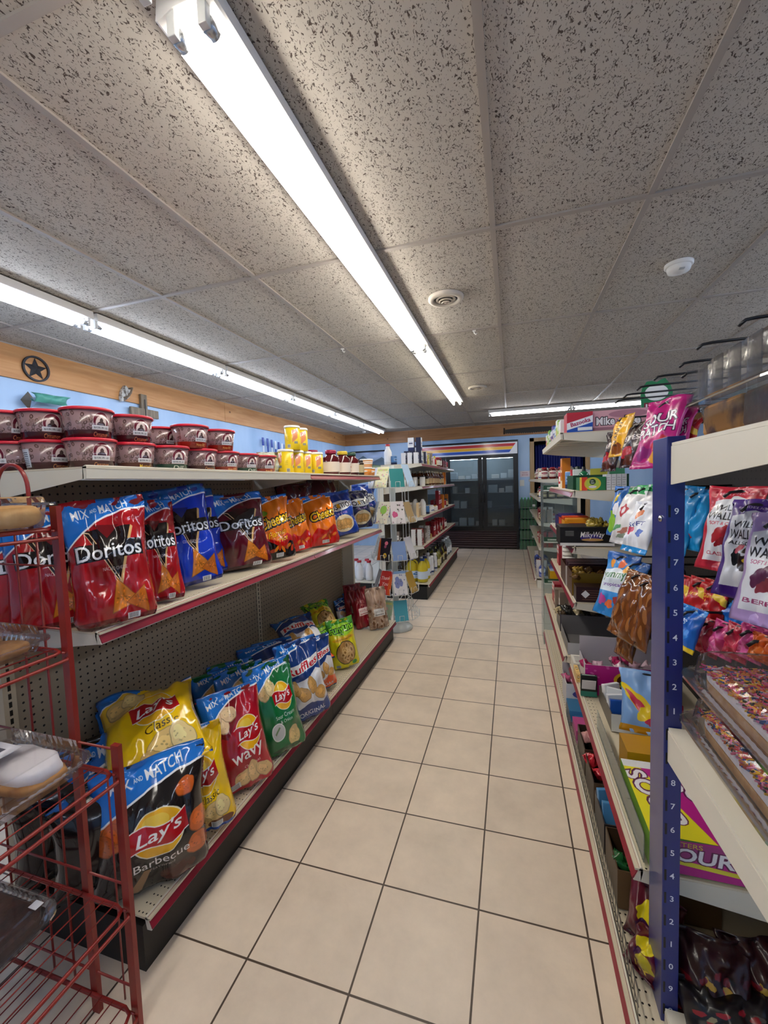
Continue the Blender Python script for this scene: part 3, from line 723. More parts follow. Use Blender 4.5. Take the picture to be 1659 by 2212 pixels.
def art_funyuns():
    a = Art(300, 400, 'd9cf1e'); A = a.A; a.vary(.08)
    a.poly([(0, 1.02), (1, 1.08), (1, A), (0, A)], '3f8f2c'); a.ell(.5, 1.05, .45, .16, '9bd42c')
    a.text('Funyuns', .5, 1.05, .22, '86d62a', .86, .08, .03, out=('0f2a10', .07))
    a.ell(.5, .80, .42, .06, 'e6b31a', rot=.05); a.text('ONION FLAVORED RINGS', .5, .80, .035, '3a2c10', .62, .05)
    a.ell(.5, .42, .36, .33, '23361a'); a.ell(.5, .42, .34, .31, 'b58a4e')
    for k in range(12):
        x, y = .5+.22*math.cos(k*2.4)*((k % 3)/3+.3), .42+.2*math.sin(k*2.4)*((k % 3)/3+.3); a.ell(x, y, .10, .07, 'd8b478', rot=k); a.ell(x, y, .05, .03, '8a6430', rot=k)
    a.ell(.78, .10, .09, .06, '3a9a34'); a.rect(.1, .03, .24, .10, '9aa8c0'); return a
def art_plain(col, words, wc='efe0dc', label=None, dots=None):
    a = Art(240, 320, col); a.vary(.14)
    if dots:
        for k in range(60): a.ell(a.rg.rand(), a.rg.rand()*.9, .06, .045, dots[k % len(dots)], rot=k, wob=.1, seed=k)
    for w_, y, h in words: a.text(w_, .5, y, h, wc, min(.84, h*len(w_)*.62), 0, .006)
    if label: a.rect(.24, label[0], .80, label[0]+.24, label[1]); a.text(label[2], .52, label[0]+.15, .06, label[3], .42); a.rect(.3, label[0]+.04, .74, label[0]+.06, label[3])
    return a
def art_check():
    a = Art(240, 320, '2a1a12')
    for i in range(12):
        for j in range(5): a.rect(i/12+(j % 2)/24, 1.0+j*.07, i/12+(j % 2)/24+.042, 1.035+j*.07, 'd9a93c')
    a.chip(.4, .5, .25, 'c98a4a', 1); a.chip(.65, .6, .2, 'b87438', 2); return a
BUMP = (13, .55, .006, 1)
AM = {}
def bagmat(k, art, rough=.13, **q): AM[k] = art.mat(k, rough=rough, bump=BUMP, coat=.5, **q)
bagmat('tri_red', art_tri('a8131c', '6e0d14')); bagmat('tri_blue', art_tri('1437b8', '0e1f6e', sub='COOL RANCH')); bagmat('tri_maroon', art_tri('5c1020', '3c0a16', sub='SWEET CHILI'))
bagmat('lay_bbq', art_lays('1b1718', 'bbq')); bagmat('lay_classic', art_lays('e9bf0d', 'classic')); bagmat('lay_wavy', art_lays('ab1226', 'wavy')); bagmat('lay_green', art_lays('12703a', 'sour'))
bagmat('ruf_orig', art_ruffles('ORIGINAL', None)); bagmat('ruf_ched', art_ruffles('CHEDDAR', 'ee5a1a'))
bagmat('puff_hot', art_cheetos(True)); bagmat('puff', art_cheetos(False)); bagmat('tost', art_tost()); bagmat('tost2', art_tost(True)); bagmat('onion', art_funyuns())
bagmat('border', art_plain('4e0f20', [('ON THE', .80, .11), ('BORDER', .62, .15)], 'd9d4d0'))
bagmat('maroon', art_plain('861322', [('PRETZEL', .86, .09), ('THINS', .76, .08)], 'd98a80', (.42, 'f0d8d2', 'KETTLE', 'a02028')))
bagmat('clearbrown', art_plain('a58a78', [], dots=['8a6650', 'b79a80', 'c2ab98', '6e4a34'], label=(.42, 'dcdcdc', 'SNACK MIX', '555555')))
bagmat('check', art_check()); bagmat('twirl', art_plain('c9a27a', [], dots=['b07a44', '8a5428', 'dfc29a', '5c3414']))
BACK = {k: mat('foil_'+k, c, rough=.15, coat=.4, bump=BUMP) for k, c in dict(tri_red='8c0f18', tri_blue='11309c', tri_maroon='4c0e1a', lay_bbq='171314', lay_classic='d9b010', lay_wavy='9a1022', lay_green='0f6032',
    ruf_orig='1c3f86', ruf_ched='1c3f86', puff_hot='d86810', puff='e07010', tost='1b3f9c', tost2='14153c', onion='c8c01c', border='3c0c18', maroon='6e0f1c', clearbrown='8f7565', check='2a1a12', twirl='b48a5c').items()}
def nz(x, y, z=0): return noise.noise((x, y, z))
def pillow(name, w, h, t, fm, bm, seed=0, stand=True, seal=.055, wr=1.0, NU=26, NV=36, hang=False, slump=0):
    sd = seed*13.7
    F = []; B = []
    for j in range(NV+1):
        v = j/NV
        if stand:
            S = (.30+.70*math.sin(min(1, v/.42)*PI/2)) if v < .42 else math.cos(min(1, (v-.42)/(.58-seal))*PI/2)**.75 if v < 1-seal else 0
        else:
            q = (v-seal)/(1-2*seal); S = max(0, math.sin(PI*min(1, max(0, q))))**.55 if 0 < q < 1 else 0
        W = w/2*(1-.11*S+.03*nz(v*4, sd)-(.10*(1-v/.08)**2 if stand and v < .08 else 0)-(.05*wr*max(0, (v-.80)/.2)**2 if stand else 0))
        rf, rb = [], []
        for i in range(NU+1):
            u = -1+2*i/NU
            e = max(0, 1-abs(u)**2.6)**.62
            base = t/2*S*e
            cr = wr*1.2*(.017*nz(u*2.3+sd, v*3.1*h/w, sd)+.011*nz(u*5+sd, v*5, 3+sd)*(1 if S else .4)+.0045*abs(nz(u*9+v*4+sd, v*7-u*3, 9+sd)))
            near = max(0, 1-abs(v-(1-seal))/.22) if v < 1-seal else 0
            fold = wr*.010*near*math.sin(u*11+sd+2*nz(u*2, sd))
            bend = (.022*math.sin(u*1.7+sd)+.012*math.sin(u*4.1+sd*2))*max(0, (v-.72)/.28)**1.5*(w/.28)
            k = .35+.65*e
            x = u*W; z = v*h-(slump*h*.02*u*u if v > .5 else 0)
            rf.append((x, -base-(cr*k+fold)*(1 if S > 0 else .3)+bend-(.0008 if S == 0 else 0), z))
            rb.append((x, base+(wr*.008*nz(u*3-sd, v*4, 5)*k)+bend, z))
        F.append(rf); B.append(rb)
    mb = MB(); n = NU+1
    vs = [p for r_ in F for p in r_]; uv = [(i/NU, j/NV) for j in range(NV+1) for i in range(n)]
    o2 = len(vs); vb = []; idx = {}
    for j in range(NV+1):
        for i in range(n):
            if i in (0, NU): idx[(j, i)] = j*n+i
            else: idx[(j, i)] = o2+len(vb); vb.append(B[j][i])
    allv = vs+vb
    ff = [(j*n+i, j*n+i+1, (j+1)*n+i+1, (j+1)*n+i) for j in range(NV) for i in range(NU)]
    fb = [(idx[(j, i+1)], idx[(j, i)], idx[(j+1, i)], idx[(j+1, i+1)]) for j in range(NV) for i in range(NU)]
    bot = [(idx[(0, i)], idx[(0, i+1)], i+1, i) for i in range(NU)]
    top = [(NV*n+i, NV*n+i+1, idx[(NV, i+1)], idx[(NV, i)]) for i in range(NU)]
    mb.v = allv
    for f in ff: mb.uv[len(mb.f)] = [uv[q] for q in f]; mb.sm.add(len(mb.f)); mb.f.append(f)
    for f in fb+bot+top:
        f = tuple(dict.fromkeys(f))
        if len(f) < 3: continue
        mb.mi[len(mb.f)] = 1; mb.sm.add(len(mb.f)); mb.f.append(f)
    return mb.build(name, [fm, bm])
def tuck(o):
    """keep a bag clear of the pegboard behind it and of the wire rack beside it"""
    xs = [o.matrix_world @ v_.co for v_ in o.data.vertices]
    mx_, my_ = min(p.x for p in xs), min(p.y for p in xs)
    if -2.3 < mx_ < -1.437: o.location.x += -1.437-mx_
    if xs[0].x < -.8 and my_ < .728: o.location.y += .728-my_
def bag(key, px, wpx, hpx, label, zs, face=60, lean=12, roll=0, t=None, seed=None, name='chip_bag', cat='bag of chips', group=None, dx=0, dy=0, wr=1.0, h=None, w=None, back=None, stand=True):
    """a filled bag standing on the shelf z = zs with its front bottom seen at pixel px"""
    P = at(px[0], px[1], 'z', zs); d = depth(P)
    vd = math.atan2(P[0], P[1])              # bearing of the bag
    cs = max(.45, abs(math.cos(R(face)+vd)))
    w = w or wpx*d/FPX/cs; h = h or hpx*d/FPX*1.0/math.cos(R(lean)*.8)
    t = t or w*.52
    o = pillow(name, w, h, t, AM[key], back or BACK[key], seed if seed is not None else rnd.random()*50, wr=wr, stand=stand)
    fx, fy = math.sin(R(face)), -math.cos(R(face))
    k = t*.20
    # lowest point of the tilted bag rests on the shelf
    Rm = Matrix.Rotation(R(face), 4, 'Z') @ Matrix.Rotation(R(roll), 4, 'Y') @ Matrix.Rotation(-R(lean), 4, 'X')
    zmin = min((Rm @ v_.co).z for v_ in o.data.vertices)
    o.matrix_world = Matrix.Translation((P[0]-fx*k+dx, P[1]-fy*k+dy, zs-zmin)) @ Rm
    tuck(o)
    tag(o, label, cat, group)
    return o
def bag3(key, pos, w, h, t, rot, label, inpl=0, name='chip_bag', cat='bag of chips', group=None, seed=None, rest=None, stand=False, back=None):
    """a bag lying with its middle at pos; rot = (lean back deg, roll deg, facing deg)"""
    o = pillow(name, w, h, t, AM[key], back or BACK[key], seed if seed is not None else rnd.random()*50, stand=stand)
    Rm = Matrix.Rotation(R(rot[2]), 4, 'Z') @ Matrix.Rotation(R(rot[1]), 4, 'Y') @ Matrix.Rotation(-R(rot[0]), 4, 'X') @ Matrix.Rotation(R(inpl), 4, 'Y') @ Matrix.Translation((0, 0, -h/2))
    z = pos[2]
    if rest is not None: z = rest-min((Rm @ v_.co).z for v_ in o.data.vertices)
    o.matrix_world = Matrix.Translation((pos[0], pos[1], z)) @ Rm
    if group == GB: tuck(o)
    tag(o, label, cat, group); return o
ZM, ZB, ZT = .9615, .1695, 1.404
GM = 'bags of corn chips on the middle shelf'; GB = 'bags of chips on the bottom shelf'
bag('tri_red', (40, 1372), 150, 250, 'dark red chip bag on the middle shelf, cut off by the photo edge', ZM, 62, 8, group=GM, w=.28)
bag('tri_red', (128, 1360), 170, 262, 'dark red corn chip bag on the middle shelf behind the red wire rack post', ZM, 60, 12, group=GM, seed=3)
bag('tri_red', (258, 1352), 166, 272, 'large front-facing red corn chip bag with crumpled blue top beside the rack post', ZM, 52, 12, roll=-3, group=GM, seed=5.3, wr=1.4)
bag('tri_red', (368, 1304), 105, 225, 'red corn chip bag leaning behind the large one, touching the bright blue bag', ZM, 62, 14, group=GM, dx=-.03, seed=7)
bag('tri_blue', (425, 1272), 135, 215, 'bright blue corn chip bag nearest the camera on the middle shelf', ZM, 58, 14, roll=-6, group=GM, seed=9)
bag('tri_blue', (470, 1248), 110, 190, 'second bright blue corn chip bag tucked behind the first', ZM, 62, 12, roll=-4, group=GM, dx=-.05, seed=10)
bag('tri_maroon', (535, 1232), 125, 165, 'maroon corn chip bag standing right of the two bright blue bags', ZM, 55, 12, roll=-3, group=GM, seed=12)
bag('tri_maroon', (575, 1212), 90, 140, 'maroon corn chip bag half hidden behind the orange and black one', ZM, 62, 8, group=GM, dx=-.09, seed=13)
bag('puff_hot', (605, 1213), 85, 138, 'orange and black cheese snack bag with red flame lettering', ZM, 52, 12, roll=-5, group=GM, seed=14)
bag('puff', (652, 1193), 62, 112, 'orange cheese snack bag between two orange ones on the middle shelf', ZM, 62, 12, roll=-5, group=GM, seed=15)
bag('puff', (705, 1180), 75, 108, 'orange cheese snack bag beside the royal blue tortilla bag', ZM, 55, 12, roll=-3, group=GM, seed=16)
bag('tost', (748, 1163), 72, 98, 'royal blue tortilla chip bag with white oval logo', ZM, 45, 14, roll=-8, group=GM, seed=17)
bag('tost2', (783, 1142), 60, 82, 'dark navy tortilla chip bag at the far end of the middle shelf', ZM, 60, 12, group=GM, seed=18)
bag('tost', (762, 1135), 60, 88, 'royal blue tortilla chip bag standing in the back row', ZM, 60, 4, group=GM, dx=-.14, seed=19)
bag('border', (626, 1178), 75, 132, 'tall dark maroon tortilla chip bag in the back row, the nearer of two', ZM, 60, 3, group=GM, dx=-.15, dy=.05, seed=20)
bag('border', (680, 1160), 68, 124, 'tall dark maroon tortilla chip bag in the back row, the farther of two', ZM, 60, 3, group=GM, dx=-.16, dy=.05, seed=21)
# bottom shelf
bag('lay_bbq', (338, 1925), 200, 300, 'dark charcoal barbecue potato chip bag standing at the near end of the bottom shelf', ZB, 50, 12, roll=2, group=GB, seed=22, w=.32, h=.35)
bag('lay_bbq', (290, 1885), 170, 270, 'dark charcoal potato chip bag behind the barbecue one, seen through the red rack', ZB, 52, 12, group=GB, seed=23, dx=-.09, w=.30, h=.37)
bag('lay_classic', (455, 1808), 128, 215, 'yellow potato chip bag standing right of the charcoal one', ZB, 50, 14, roll=-6, group=GB, seed=25)
bag('lay_wavy', (535, 1712), 132, 208, 'red potato chip bag with blue top standing beside the yellow one', ZB, 48, 14, roll=-6, group=GB, seed=26, wr=.7)
bag('lay_wavy', (452, 1690), 100, 120, 'red potato chip bag mostly hidden between yellow and red ones', ZB, 60, 6, group=GB, seed=27, dx=-.08)
bag('lay_green', (618, 1632), 105, 190, 'green sour cream potato chip bag in the front row of the bottom shelf', ZB, 50, 12, roll=-6, group=GB, seed=28, wr=.7)
bag('lay_green', (570, 1612), 110, 160, 'green potato chip bag behind the front green one', ZB, 52, 10, roll=-4, group=GB, seed=29, dx=-.06)
bag('ruf_orig', (680, 1556), 90, 165, 'blue and white ridged potato chip bag marked original', ZB, 50, 12, roll=-8, group=GB, seed=30)
bag('ruf_ched', (702, 1496), 70, 115, 'blue, white and orange ridged chip bag standing behind the original one', ZB, 55, 10, roll=-6, group=GB, seed=31)
bag('onion', (752, 1444), 62, 104, 'yellow onion ring bag standing alone at the front edge', ZB, 40, 8, roll=-6, group=GB, seed=32)
bag('onion', (716, 1440), 48, 90, 'yellow onion ring bag standing just behind the lone one', ZB, 60, 8, group=GB, dx=-.03, seed=33)
bag('lay_green', (452, 1588), 112, 130, 'green potato chip bag in the back row near the pegboard, blue top upright', ZB, 55, 16, group=GB, dx=-.05, seed=34)
bag('lay_green', (498, 1570), 100, 130, 'green potato chip bag in the back row with a wrinkled clear patch', ZB, 52, 16, group=GB, dx=-.04, seed=35)
bag('ruf_orig', (560, 1520), 115, 120, 'blue ridged chip bag leaning in the back row beneath the orange and white one', ZB, 55, 22, group=GB, dx=-.03, seed=36)
bag('ruf_orig', (612, 1500), 100, 108, 'blue ridged chip bag in the back row next to the upright green bags', ZB, 52, 18, group=GB, dx=-.0, seed=37)
bag('maroon', (770, 1352), 42, 88, 'maroon pretzel bag at the far end, the nearer of two', ZB, 45, 8, name='snack_bag', cat='snack bag', group='snack bags at the far end of the bottom shelf', seed=38)
bag('maroon', (792, 1358), 42, 84, 'maroon pretzel bag with a pale label at the far end of the bottom shelf', ZB, 40, 12, roll=-8, name='snack_bag', cat='snack bag', group='snack bags at the far end of the bottom shelf', seed=39)
bag('clearbrown', (822, 1360), 46, 88, 'brown and silver snack mix bag, last one on the bottom shelf', ZB, 35, 8, roll=-4, name='snack_bag', cat='snack bag', group='snack bags at the far end of the bottom shelf', seed=40)
bag('check', (722, 1318), 42, 46, 'small dark bag with a gold checkered top at the back of the bottom shelf', ZB, 50, 4, name='snack_bag', cat='snack bag', group='snack bags at the far end of the bottom shelf', seed=41)
for k, (x, y, lb) in enumerate(((690, 1338, 'nearest'), (712, 1345, 'second'), (735, 1330, 'farthest'))):
    bag('ruf_orig', (x, y), 40, 50, 'small blue chip bag behind the yellow lying bag, %s of three' % lb, ZB, 60, 20, group=GB, seed=42+k)
# bags lying on others
def lying(key, cpx, ax, v, w, h, t, rot, label, seed, inpl=0):
    P = at(cpx[0], cpx[1], ax, v); return bag3(key, P, w, h, t, rot, label, inpl=inpl, group=GB, seed=seed)
lying('lay_classic', (330, 1572), 'z', .52, .31, .37, .15, (68, -6, 50), 'yellow potato chip bag lying on top of the charcoal bags', 50)
lying('lay_bbq', (235, 1590), 'z', .40, .24, .30, .10, (20, 0, 60), 'charcoal chip bag wedged under the lying yellow one against the pegboard', 51)
lying('ruf_ched', (622, 1378), 'z', .42, .27, .38, .14, (60, 0, 52), 'blue, white and orange ridged chip bag lying on the back row', 52)
lying('onion', (694, 1338), 'z', .42, .20, .34, .12, (62, 0, 50), 'yellow onion ring bag lying on top of the standing ones', 53)
lying('lay_bbq', (170, 1850), 'z', .33, .26, .32, .13, (8, 0, 242), 'charcoal chip bag turned backward behind the red rack, farther one', 54)
lying('lay_bbq', (80, 1820), 'z', .33, .24, .32, .12, (4, 0, 250), 'charcoal chip bag turned backward against the pegboard behind the red rack', 55)
# ================================================================== groceries: each kind is modelled once, then copied object by object
def lab(bg, acc, style=0, extra=None, W=96, H=128):
    a = Art(W, H, bg, ss=1); A = a.A
    if style == 0: a.rect(.08, A*.55, .92, A*.8, acc); a.ell(.5, A*.33, .26, .2, extra or 'e8d8b0', wob=.05); a.rect(.2, A*.1, .8, A*.14, acc)
    elif style == 1: a.ell(.5, A*.6, .36, .26, acc); a.rect(.25, A*.57, .75, A*.63, extra or 'f2f2ee'); a.rect(.15, A*.2, .85, A*.24, acc); a.rect(.2, A*.1, .7, A*.13, acc)
    elif style == 2: a.rect(0, A*.62, 1, A, acc); a.rect(.15, A*.74, .85, A*.84, extra or 'f4f4f2'); a.ell(.5, A*.3, .3, .25, extra or 'd9b070', wob=.08)
    elif style == 3: a.rect(0, 0, 1, A*.25, acc); a.rect(.1, A*.4, .9, A*.72, extra or 'f4efe6'); a.rect(.2, A*.52, .8, A*.6, acc)
    elif style == 4:
        for k in range(5): a.rect(.12, A*(.15+.15*k), .88-.1*(k % 3), A*(.2+.15*k), acc)
    return a
LM = {}
def L_(bg, acc, style=0, extra=None):
    k = 'lab_%s_%s_%d_%s' % (bg, acc, style, extra)
    if k not in LM: LM[k] = lab(bg, acc, style, extra).mat(k, rough=.35)
    return LM[k]
def pm(c, rough=.4, **k): return mat('plain_%s_%s' % (c, '_'.join('%s%s' % q for q in k.items())), c, rough=rough, **k)
Mglass = mat('clear_bottle', 'f4f8f6', rough=.05, trans=.9, ior=1.3)
PROTO = {}
def proto(key, fn):
    """mesh parts of one kind of product, kept as [(part name, mesh, parent index)]"""
    if key not in PROTO: PROTO[key] = fn()
    return PROTO[key]
def inst(key, fn, name, label, cat, loc, rz=0, group=None, T=None):
    src = PROTO.get(key)
    if src is None or src[1]:
        root = fn(name); PROTO[key] = (root, False); o = root
    else:
        o = copy_tree(src[0])
    o.name = name
    if T is not None: o.matrix_world = T
    else: o.location = loc; o.rotation_euler = (0, 0, rz)
    for k in ('label', 'category', 'group', 'kind'):
        if k in o: del o[k]
    tag(o, label, cat, group); return o
def f_box(w, d, h, fm, sm, front='-x', bev=.0012):
    def fn(name): return MB().box(-d/2, d/2, -w/2, w/2, 0, h, front=(['-x', '+x'] if front in ('-x', '+x') else ['-y', '+y'])+(['-y', '+y'] if False else []), fmi=1).build(name, [sm, fm])
    return fn
def f_boxall(w, d, h, fm, sm):
    def fn(name): return MB().box(-d/2, d/2, -w/2, w/2, 0, h, front=['-x', '+x', '-y', '+y'], fmi=1).build(name, [sm, fm])
    return fn
def f_can(r, h, fm, lm):
    def fn(name):
        rt = MB().lathe([(r*.93, .0), (r, .003), (r, h-.003), (r*.95, h)], 20, uvrep=2, capt=False, capb=True).build(name, fm)
        MB().lathe([(r*.96, h-.001), (r*.96, h+.002), (r*.88, h+.001), (r*.86, h-.003), (.0001, h-.003)], 20, capb=False, capt=False).build('lid', lm, rt); return rt
    return fn
def f_jar(r, h, body, fm, lm, cr=.75, sx=1, lab_=(.2, .7), caph=.02, neck=.8):
    def fn(name):
        pr = [(r*.85, 0), (r, .006), (r, h*neck), (r*cr, h*(neck+.1)), (r*cr*.95, h-caph)]
        rt = MB().lathe(pr, 22, sx=sx).build(name, body)
        MB().lathe([(r*1.012, h*lab_[0]), (r*1.012, h*lab_[1])], 22, sx=sx, capb=False, capt=False, uvrep=2).build('paper_label', fm, rt)
        MB().lathe([(r*cr*1.05, h-caph), (r*cr*1.08, h-caph*.5), (r*cr, h), (.0001, h)], 20, sx=sx, capb=False, capt=False).build('cap', lm, rt); return rt
    return fn
def f_bottle(r, h, body, fm, lm, nr=.3, shoulder=.62, lab_=(.15, .5), caph=.022, sx=1):
    def fn(name):
        pr = [(r*.8, 0), (r, .006), (r, h*shoulder), (r*.8, h*(shoulder+.1)), (r*nr, h*(shoulder+.22)), (r*nr, h-caph)]
        rt = MB().lathe(pr, 20, sx=sx).build(name, body)
        MB().lathe([(r*1.012, h*lab_[0]), (r*1.012, h*lab_[1])], 20, sx=sx, capb=False, capt=False, uvrep=2).build('paper_label', fm, rt)
        MB().lathe([(r*nr*1.2, h-caph-.002), (r*nr*1.2, h), (.0001, h)], 14, capb=False, capt=False).build('cap', lm, rt); return rt
    return fn
def f_jug(r, h, body, fm, lm):
    def fn(name):
        pr = [(r*.85, 0), (r, .01), (r, h*.58), (r*.8, h*.75), (r*.35, h*.9), (r*.3, h-.02)]
        rt = MB().lathe(pr, 24, sx=.85).build(name, body)
        MB().tube([(0, r*.3, h*.90), (0, r*.62, h*.92), (0, r*.95, h*.83), (0, r*1.0, h*.68), (0, r*.9, h*.56)], .011, 8).build('handle', body, rt)
        MB().lathe([(r*1.013, h*.15), (r*1.013, h*.48)], 24, sx=.85, capb=False, capt=False, uvrep=2).build('paper_label', fm, rt)
        MB().lathe([(r*.36, h-.022), (r*.36, h), (.0001, h)], 16, capb=False, capt=False).build('cap', lm, rt); return rt
    return fn
def f_sack(w, d, h, fm, sm):
    def fn(name):
        mb = MB(); vs = []
        n = 12
        for j, (z, k) in enumerate(((0, .9), (h*.05, 1), (h*.75, 1.0), (h*.9, .85), (h, .45))):
            for i in range(n):
                a = 2*PI*i/n; c, s_ = math.cos(a), math.sin(a); q = (abs(c)**4+abs(s_)**4)**-.25
                vs.append((c*q*d/2*(k if z < h*.8 else k*.7), s_*q*w/2*k**.4+.003*math.sin(i*3+j), z))
        fs = [(j*n+i, j*n+(i+1) % n, (j+1)*n+(i+1) % n, (j+1)*n+i) for j in range(4) for i in range(n)]+[tuple(range(n))[::-1], tuple(4*n+i for i in range(n))]
        uvs = [((i % n)/n*2, (v[2]/h)) for i, v in enumerate(vs)]
        mb.add(vs, fs, smooth=True, uvs=uvs); return mb.build(name, fm)
    return fn
YELLOW_OIL = mat('cooking_oil', 'efd63c', rough=.08, trans=.25, ior=1.35)
WATER = mat('clear_jug', 'dfe8ea', rough=.12, trans=.75, ior=1.2)
DARKG = mat('dark_bottle', '2a1c12', rough=.12, coat=.5); AMB = mat('amber_glass', '5c2c14', rough=.1, coat=.5)
SPEC = {
 'white_carton': (f_box(.075, .05, .125, L_('e9ecf2', '3a4f9a', 1), pm('e4e6ec')), 'white and blue carton', 'carton', .08),
 'tall_white_box': (f_box(.07, .06, .15, L_('eef0f4', '26305e', 3, 'd6dbe6'), pm('1d2342')), 'tall white and navy box', 'box', .075),
 'cream_box': (f_box(.07, .05, .14, L_('ddd8c2', '7b8a70', 1), pm('d8d2bc')), 'cream oval-print box', 'box', .075),
 'red_box': (f_box(.11, .05, .135, L_('9c2230', 'e9dcd6', 2, 'd84a4a'), pm('8c1c2a')), 'red and white box', 'box', .115),
 'maroon_box': (f_box(.09, .05, .11, L_('6c1a2a', 'b84a52', 0), pm('5c1424')), 'maroon box', 'box', .095),
 'yellow_box': (f_box(.07, .05, .13, L_('e8e0b0', '6f9a4a', 2, 'd8cf40'), pm('e0d860')), 'pale yellow and green box', 'box', .075),
 'orange_box': (f_box(.06, .05, .19, L_('e08a2a', 'f4e4c4', 3, 'c85a1a'), pm('cf7a20')), 'tall orange carton', 'carton', .065),
 'brown_box': (f_box(.06, .05, .16, L_('8f7f70', 'cfc4b6', 3), pm('7d6f62')), 'grey-brown carton', 'carton', .065),
 'tall_red': (f_box(.055, .05, .185, L_('a31c26', 'f0e4de', 1), pm('8d1820')), 'tall red carton', 'carton', .06),
 'bw_box': (f_box(.05, .05, .185, L_('eae4de', '2a2226', 4), pm('e2dcd4')), 'tall black-and-white box', 'box', .055),
 'red_can': (f_can(.033, .105, L_('b3202a', 'f0e8e2', 3), pm('c8c8c8', metal=1, rough=.3)), 'red and white can', 'can', .07),
 'white_can': (f_can(.033, .105, L_('e8e4de', 'b03038', 0), pm('c8c8c8', metal=1, rough=.3)), 'white can with a red band', 'can', .07),
 'blue_can': (f_can(.036, .10, L_('4a7ab0', '1c2c50', 3, '88a8d0'), pm('d8d8d4')), 'blue jar-like can', 'can', .076),
 'yellow_bottle': (f_bottle(.028, .15, pm('e8d84a'), L_('e8dc50', '6a8a2a', 1), pm('d8c020')), 'small yellow squeeze bottle', 'bottle', .06),
 'syrup': (f_bottle(.034, .19, AMB, L_('c9a878', '5c2c14', 1), pm('c8b898'), nr=.35), 'amber syrup bottle', 'bottle', .072),
 'dark_bottle': (f_bottle(.036, .25, DARKG, L_('3a3020', 'b09a60', 2), pm('1c1c1c')), 'dark brown bottle', 'bottle', .078),
 'olive_bottle': (f_bottle(.034, .25, mat('olive_oil', '7a7420', rough=.1, coat=.5), L_('d8d0a0', '5c6a2a', 1), pm('20261a')), 'olive green oil bottle', 'bottle', .075),
 'oil_jug': (f_jug(.072, .27, YELLOW_OIL, L_('d8e4f0', '3a7ab8', 1), pm('23407e')), 'yellow cooking oil jug with blue cap', 'jug', .15),
 'water_jug': (f_jug(.078, .27, WATER, L_('eef2f4', '9ab0c0', 4), pm('dfe6ea')), 'clear white gallon jug', 'jug', .165),
 'spray': (f_bottle(.03, .24, pm('dedede'), L_('e8e8ea', '283a6a', 3), pm('f0f0f0'), nr=.75, shoulder=.75), 'white spray can', 'can', .065),
 'bleach': (f_bottle(.045, .24, pm('f0f1f4'), L_('f2f2f4', 'dde0e6', 4), pm('b3202c'), nr=.5, shoulder=.6), 'white bottle with red cap', 'bottle', .095),
 'flour': (f_sack(.10, .07, .19, L_('ece8e0', '9a948c', 4), pm('e8e4dc')), 'white paper flour bag', 'bag', .105),
 'tan_pack': (f_box(.09, .03, .16, L_('d8b888', 'efe4d0', 2, 'caa470'), pm('d8b888')), 'white-topped tan paper pack', 'pack', .095),
 'teapot_tin': (f_jar(.045, .07, pm('e6e2dc'), L_('e8e4de', 'c8a050', 0), pm('c9963a', rough=.3)), 'low gold-lidded white tub', 'tub', .095),
 'gold_pack': (f_box(.06, .05, .05, L_('c89a3a', 'f0d890', 0), pm('b88a2a', rough=.3)), 'small gold pack', 'pack', .065),
 'red_jar': (f_jar(.038, .14, mat('sauce_red', '6a1218', rough=.15, coat=.5), L_('f0e8da', '9c2230', 1), pm('a01820')), 'dark red sauce jar', 'jar', .082),
 'brown_jar': (f_jar(.036, .12, DARKG, L_('c8b488', '4a2c14', 0), pm('2a1a14')), 'dark brown jar', 'jar', .078),
 'white_jar': (f_jar(.04, .09, pm('ece8e0'), L_('f0ede6', '3a4a8a', 3), pm('e8e8e4')), 'white tub with blue lettering band', 'tub', .086),
 'green_box': (f_box(.08, .05, .13, L_('2a6a44', 'dfe8d8', 2), pm('1f5636')), 'dark green box', 'box', .085),
 'blue_box': (f_box(.08, .05, .14, L_('2a4aa0', 'e8eaf2', 1), pm('1f3880')), 'blue box', 'box', .085),
 'purple_box': (f_box(.08, .05, .14, L_('5a3a86', 'e0d8ea', 1), pm('4a2e70')), 'purple box', 'box', .085),
 'lime_box': (f_box(.08, .05, .13, L_('a8cc4a', 'eef2da', 1), pm('98bc3a')), 'light green box', 'box', .085),
 'small_tin': (f_can(.032, .045, L_('d8c040', '5a4a1a', 3), pm('d8c868', metal=.6)), 'flat yellow tin', 'tin', .07),
 'blue_bag_pack': (f_sack(.12, .08, .14, L_('3a52b0', 'dfe4f4', 1), pm('2a42a0')), 'blue plastic pack', 'pack', .125),
}
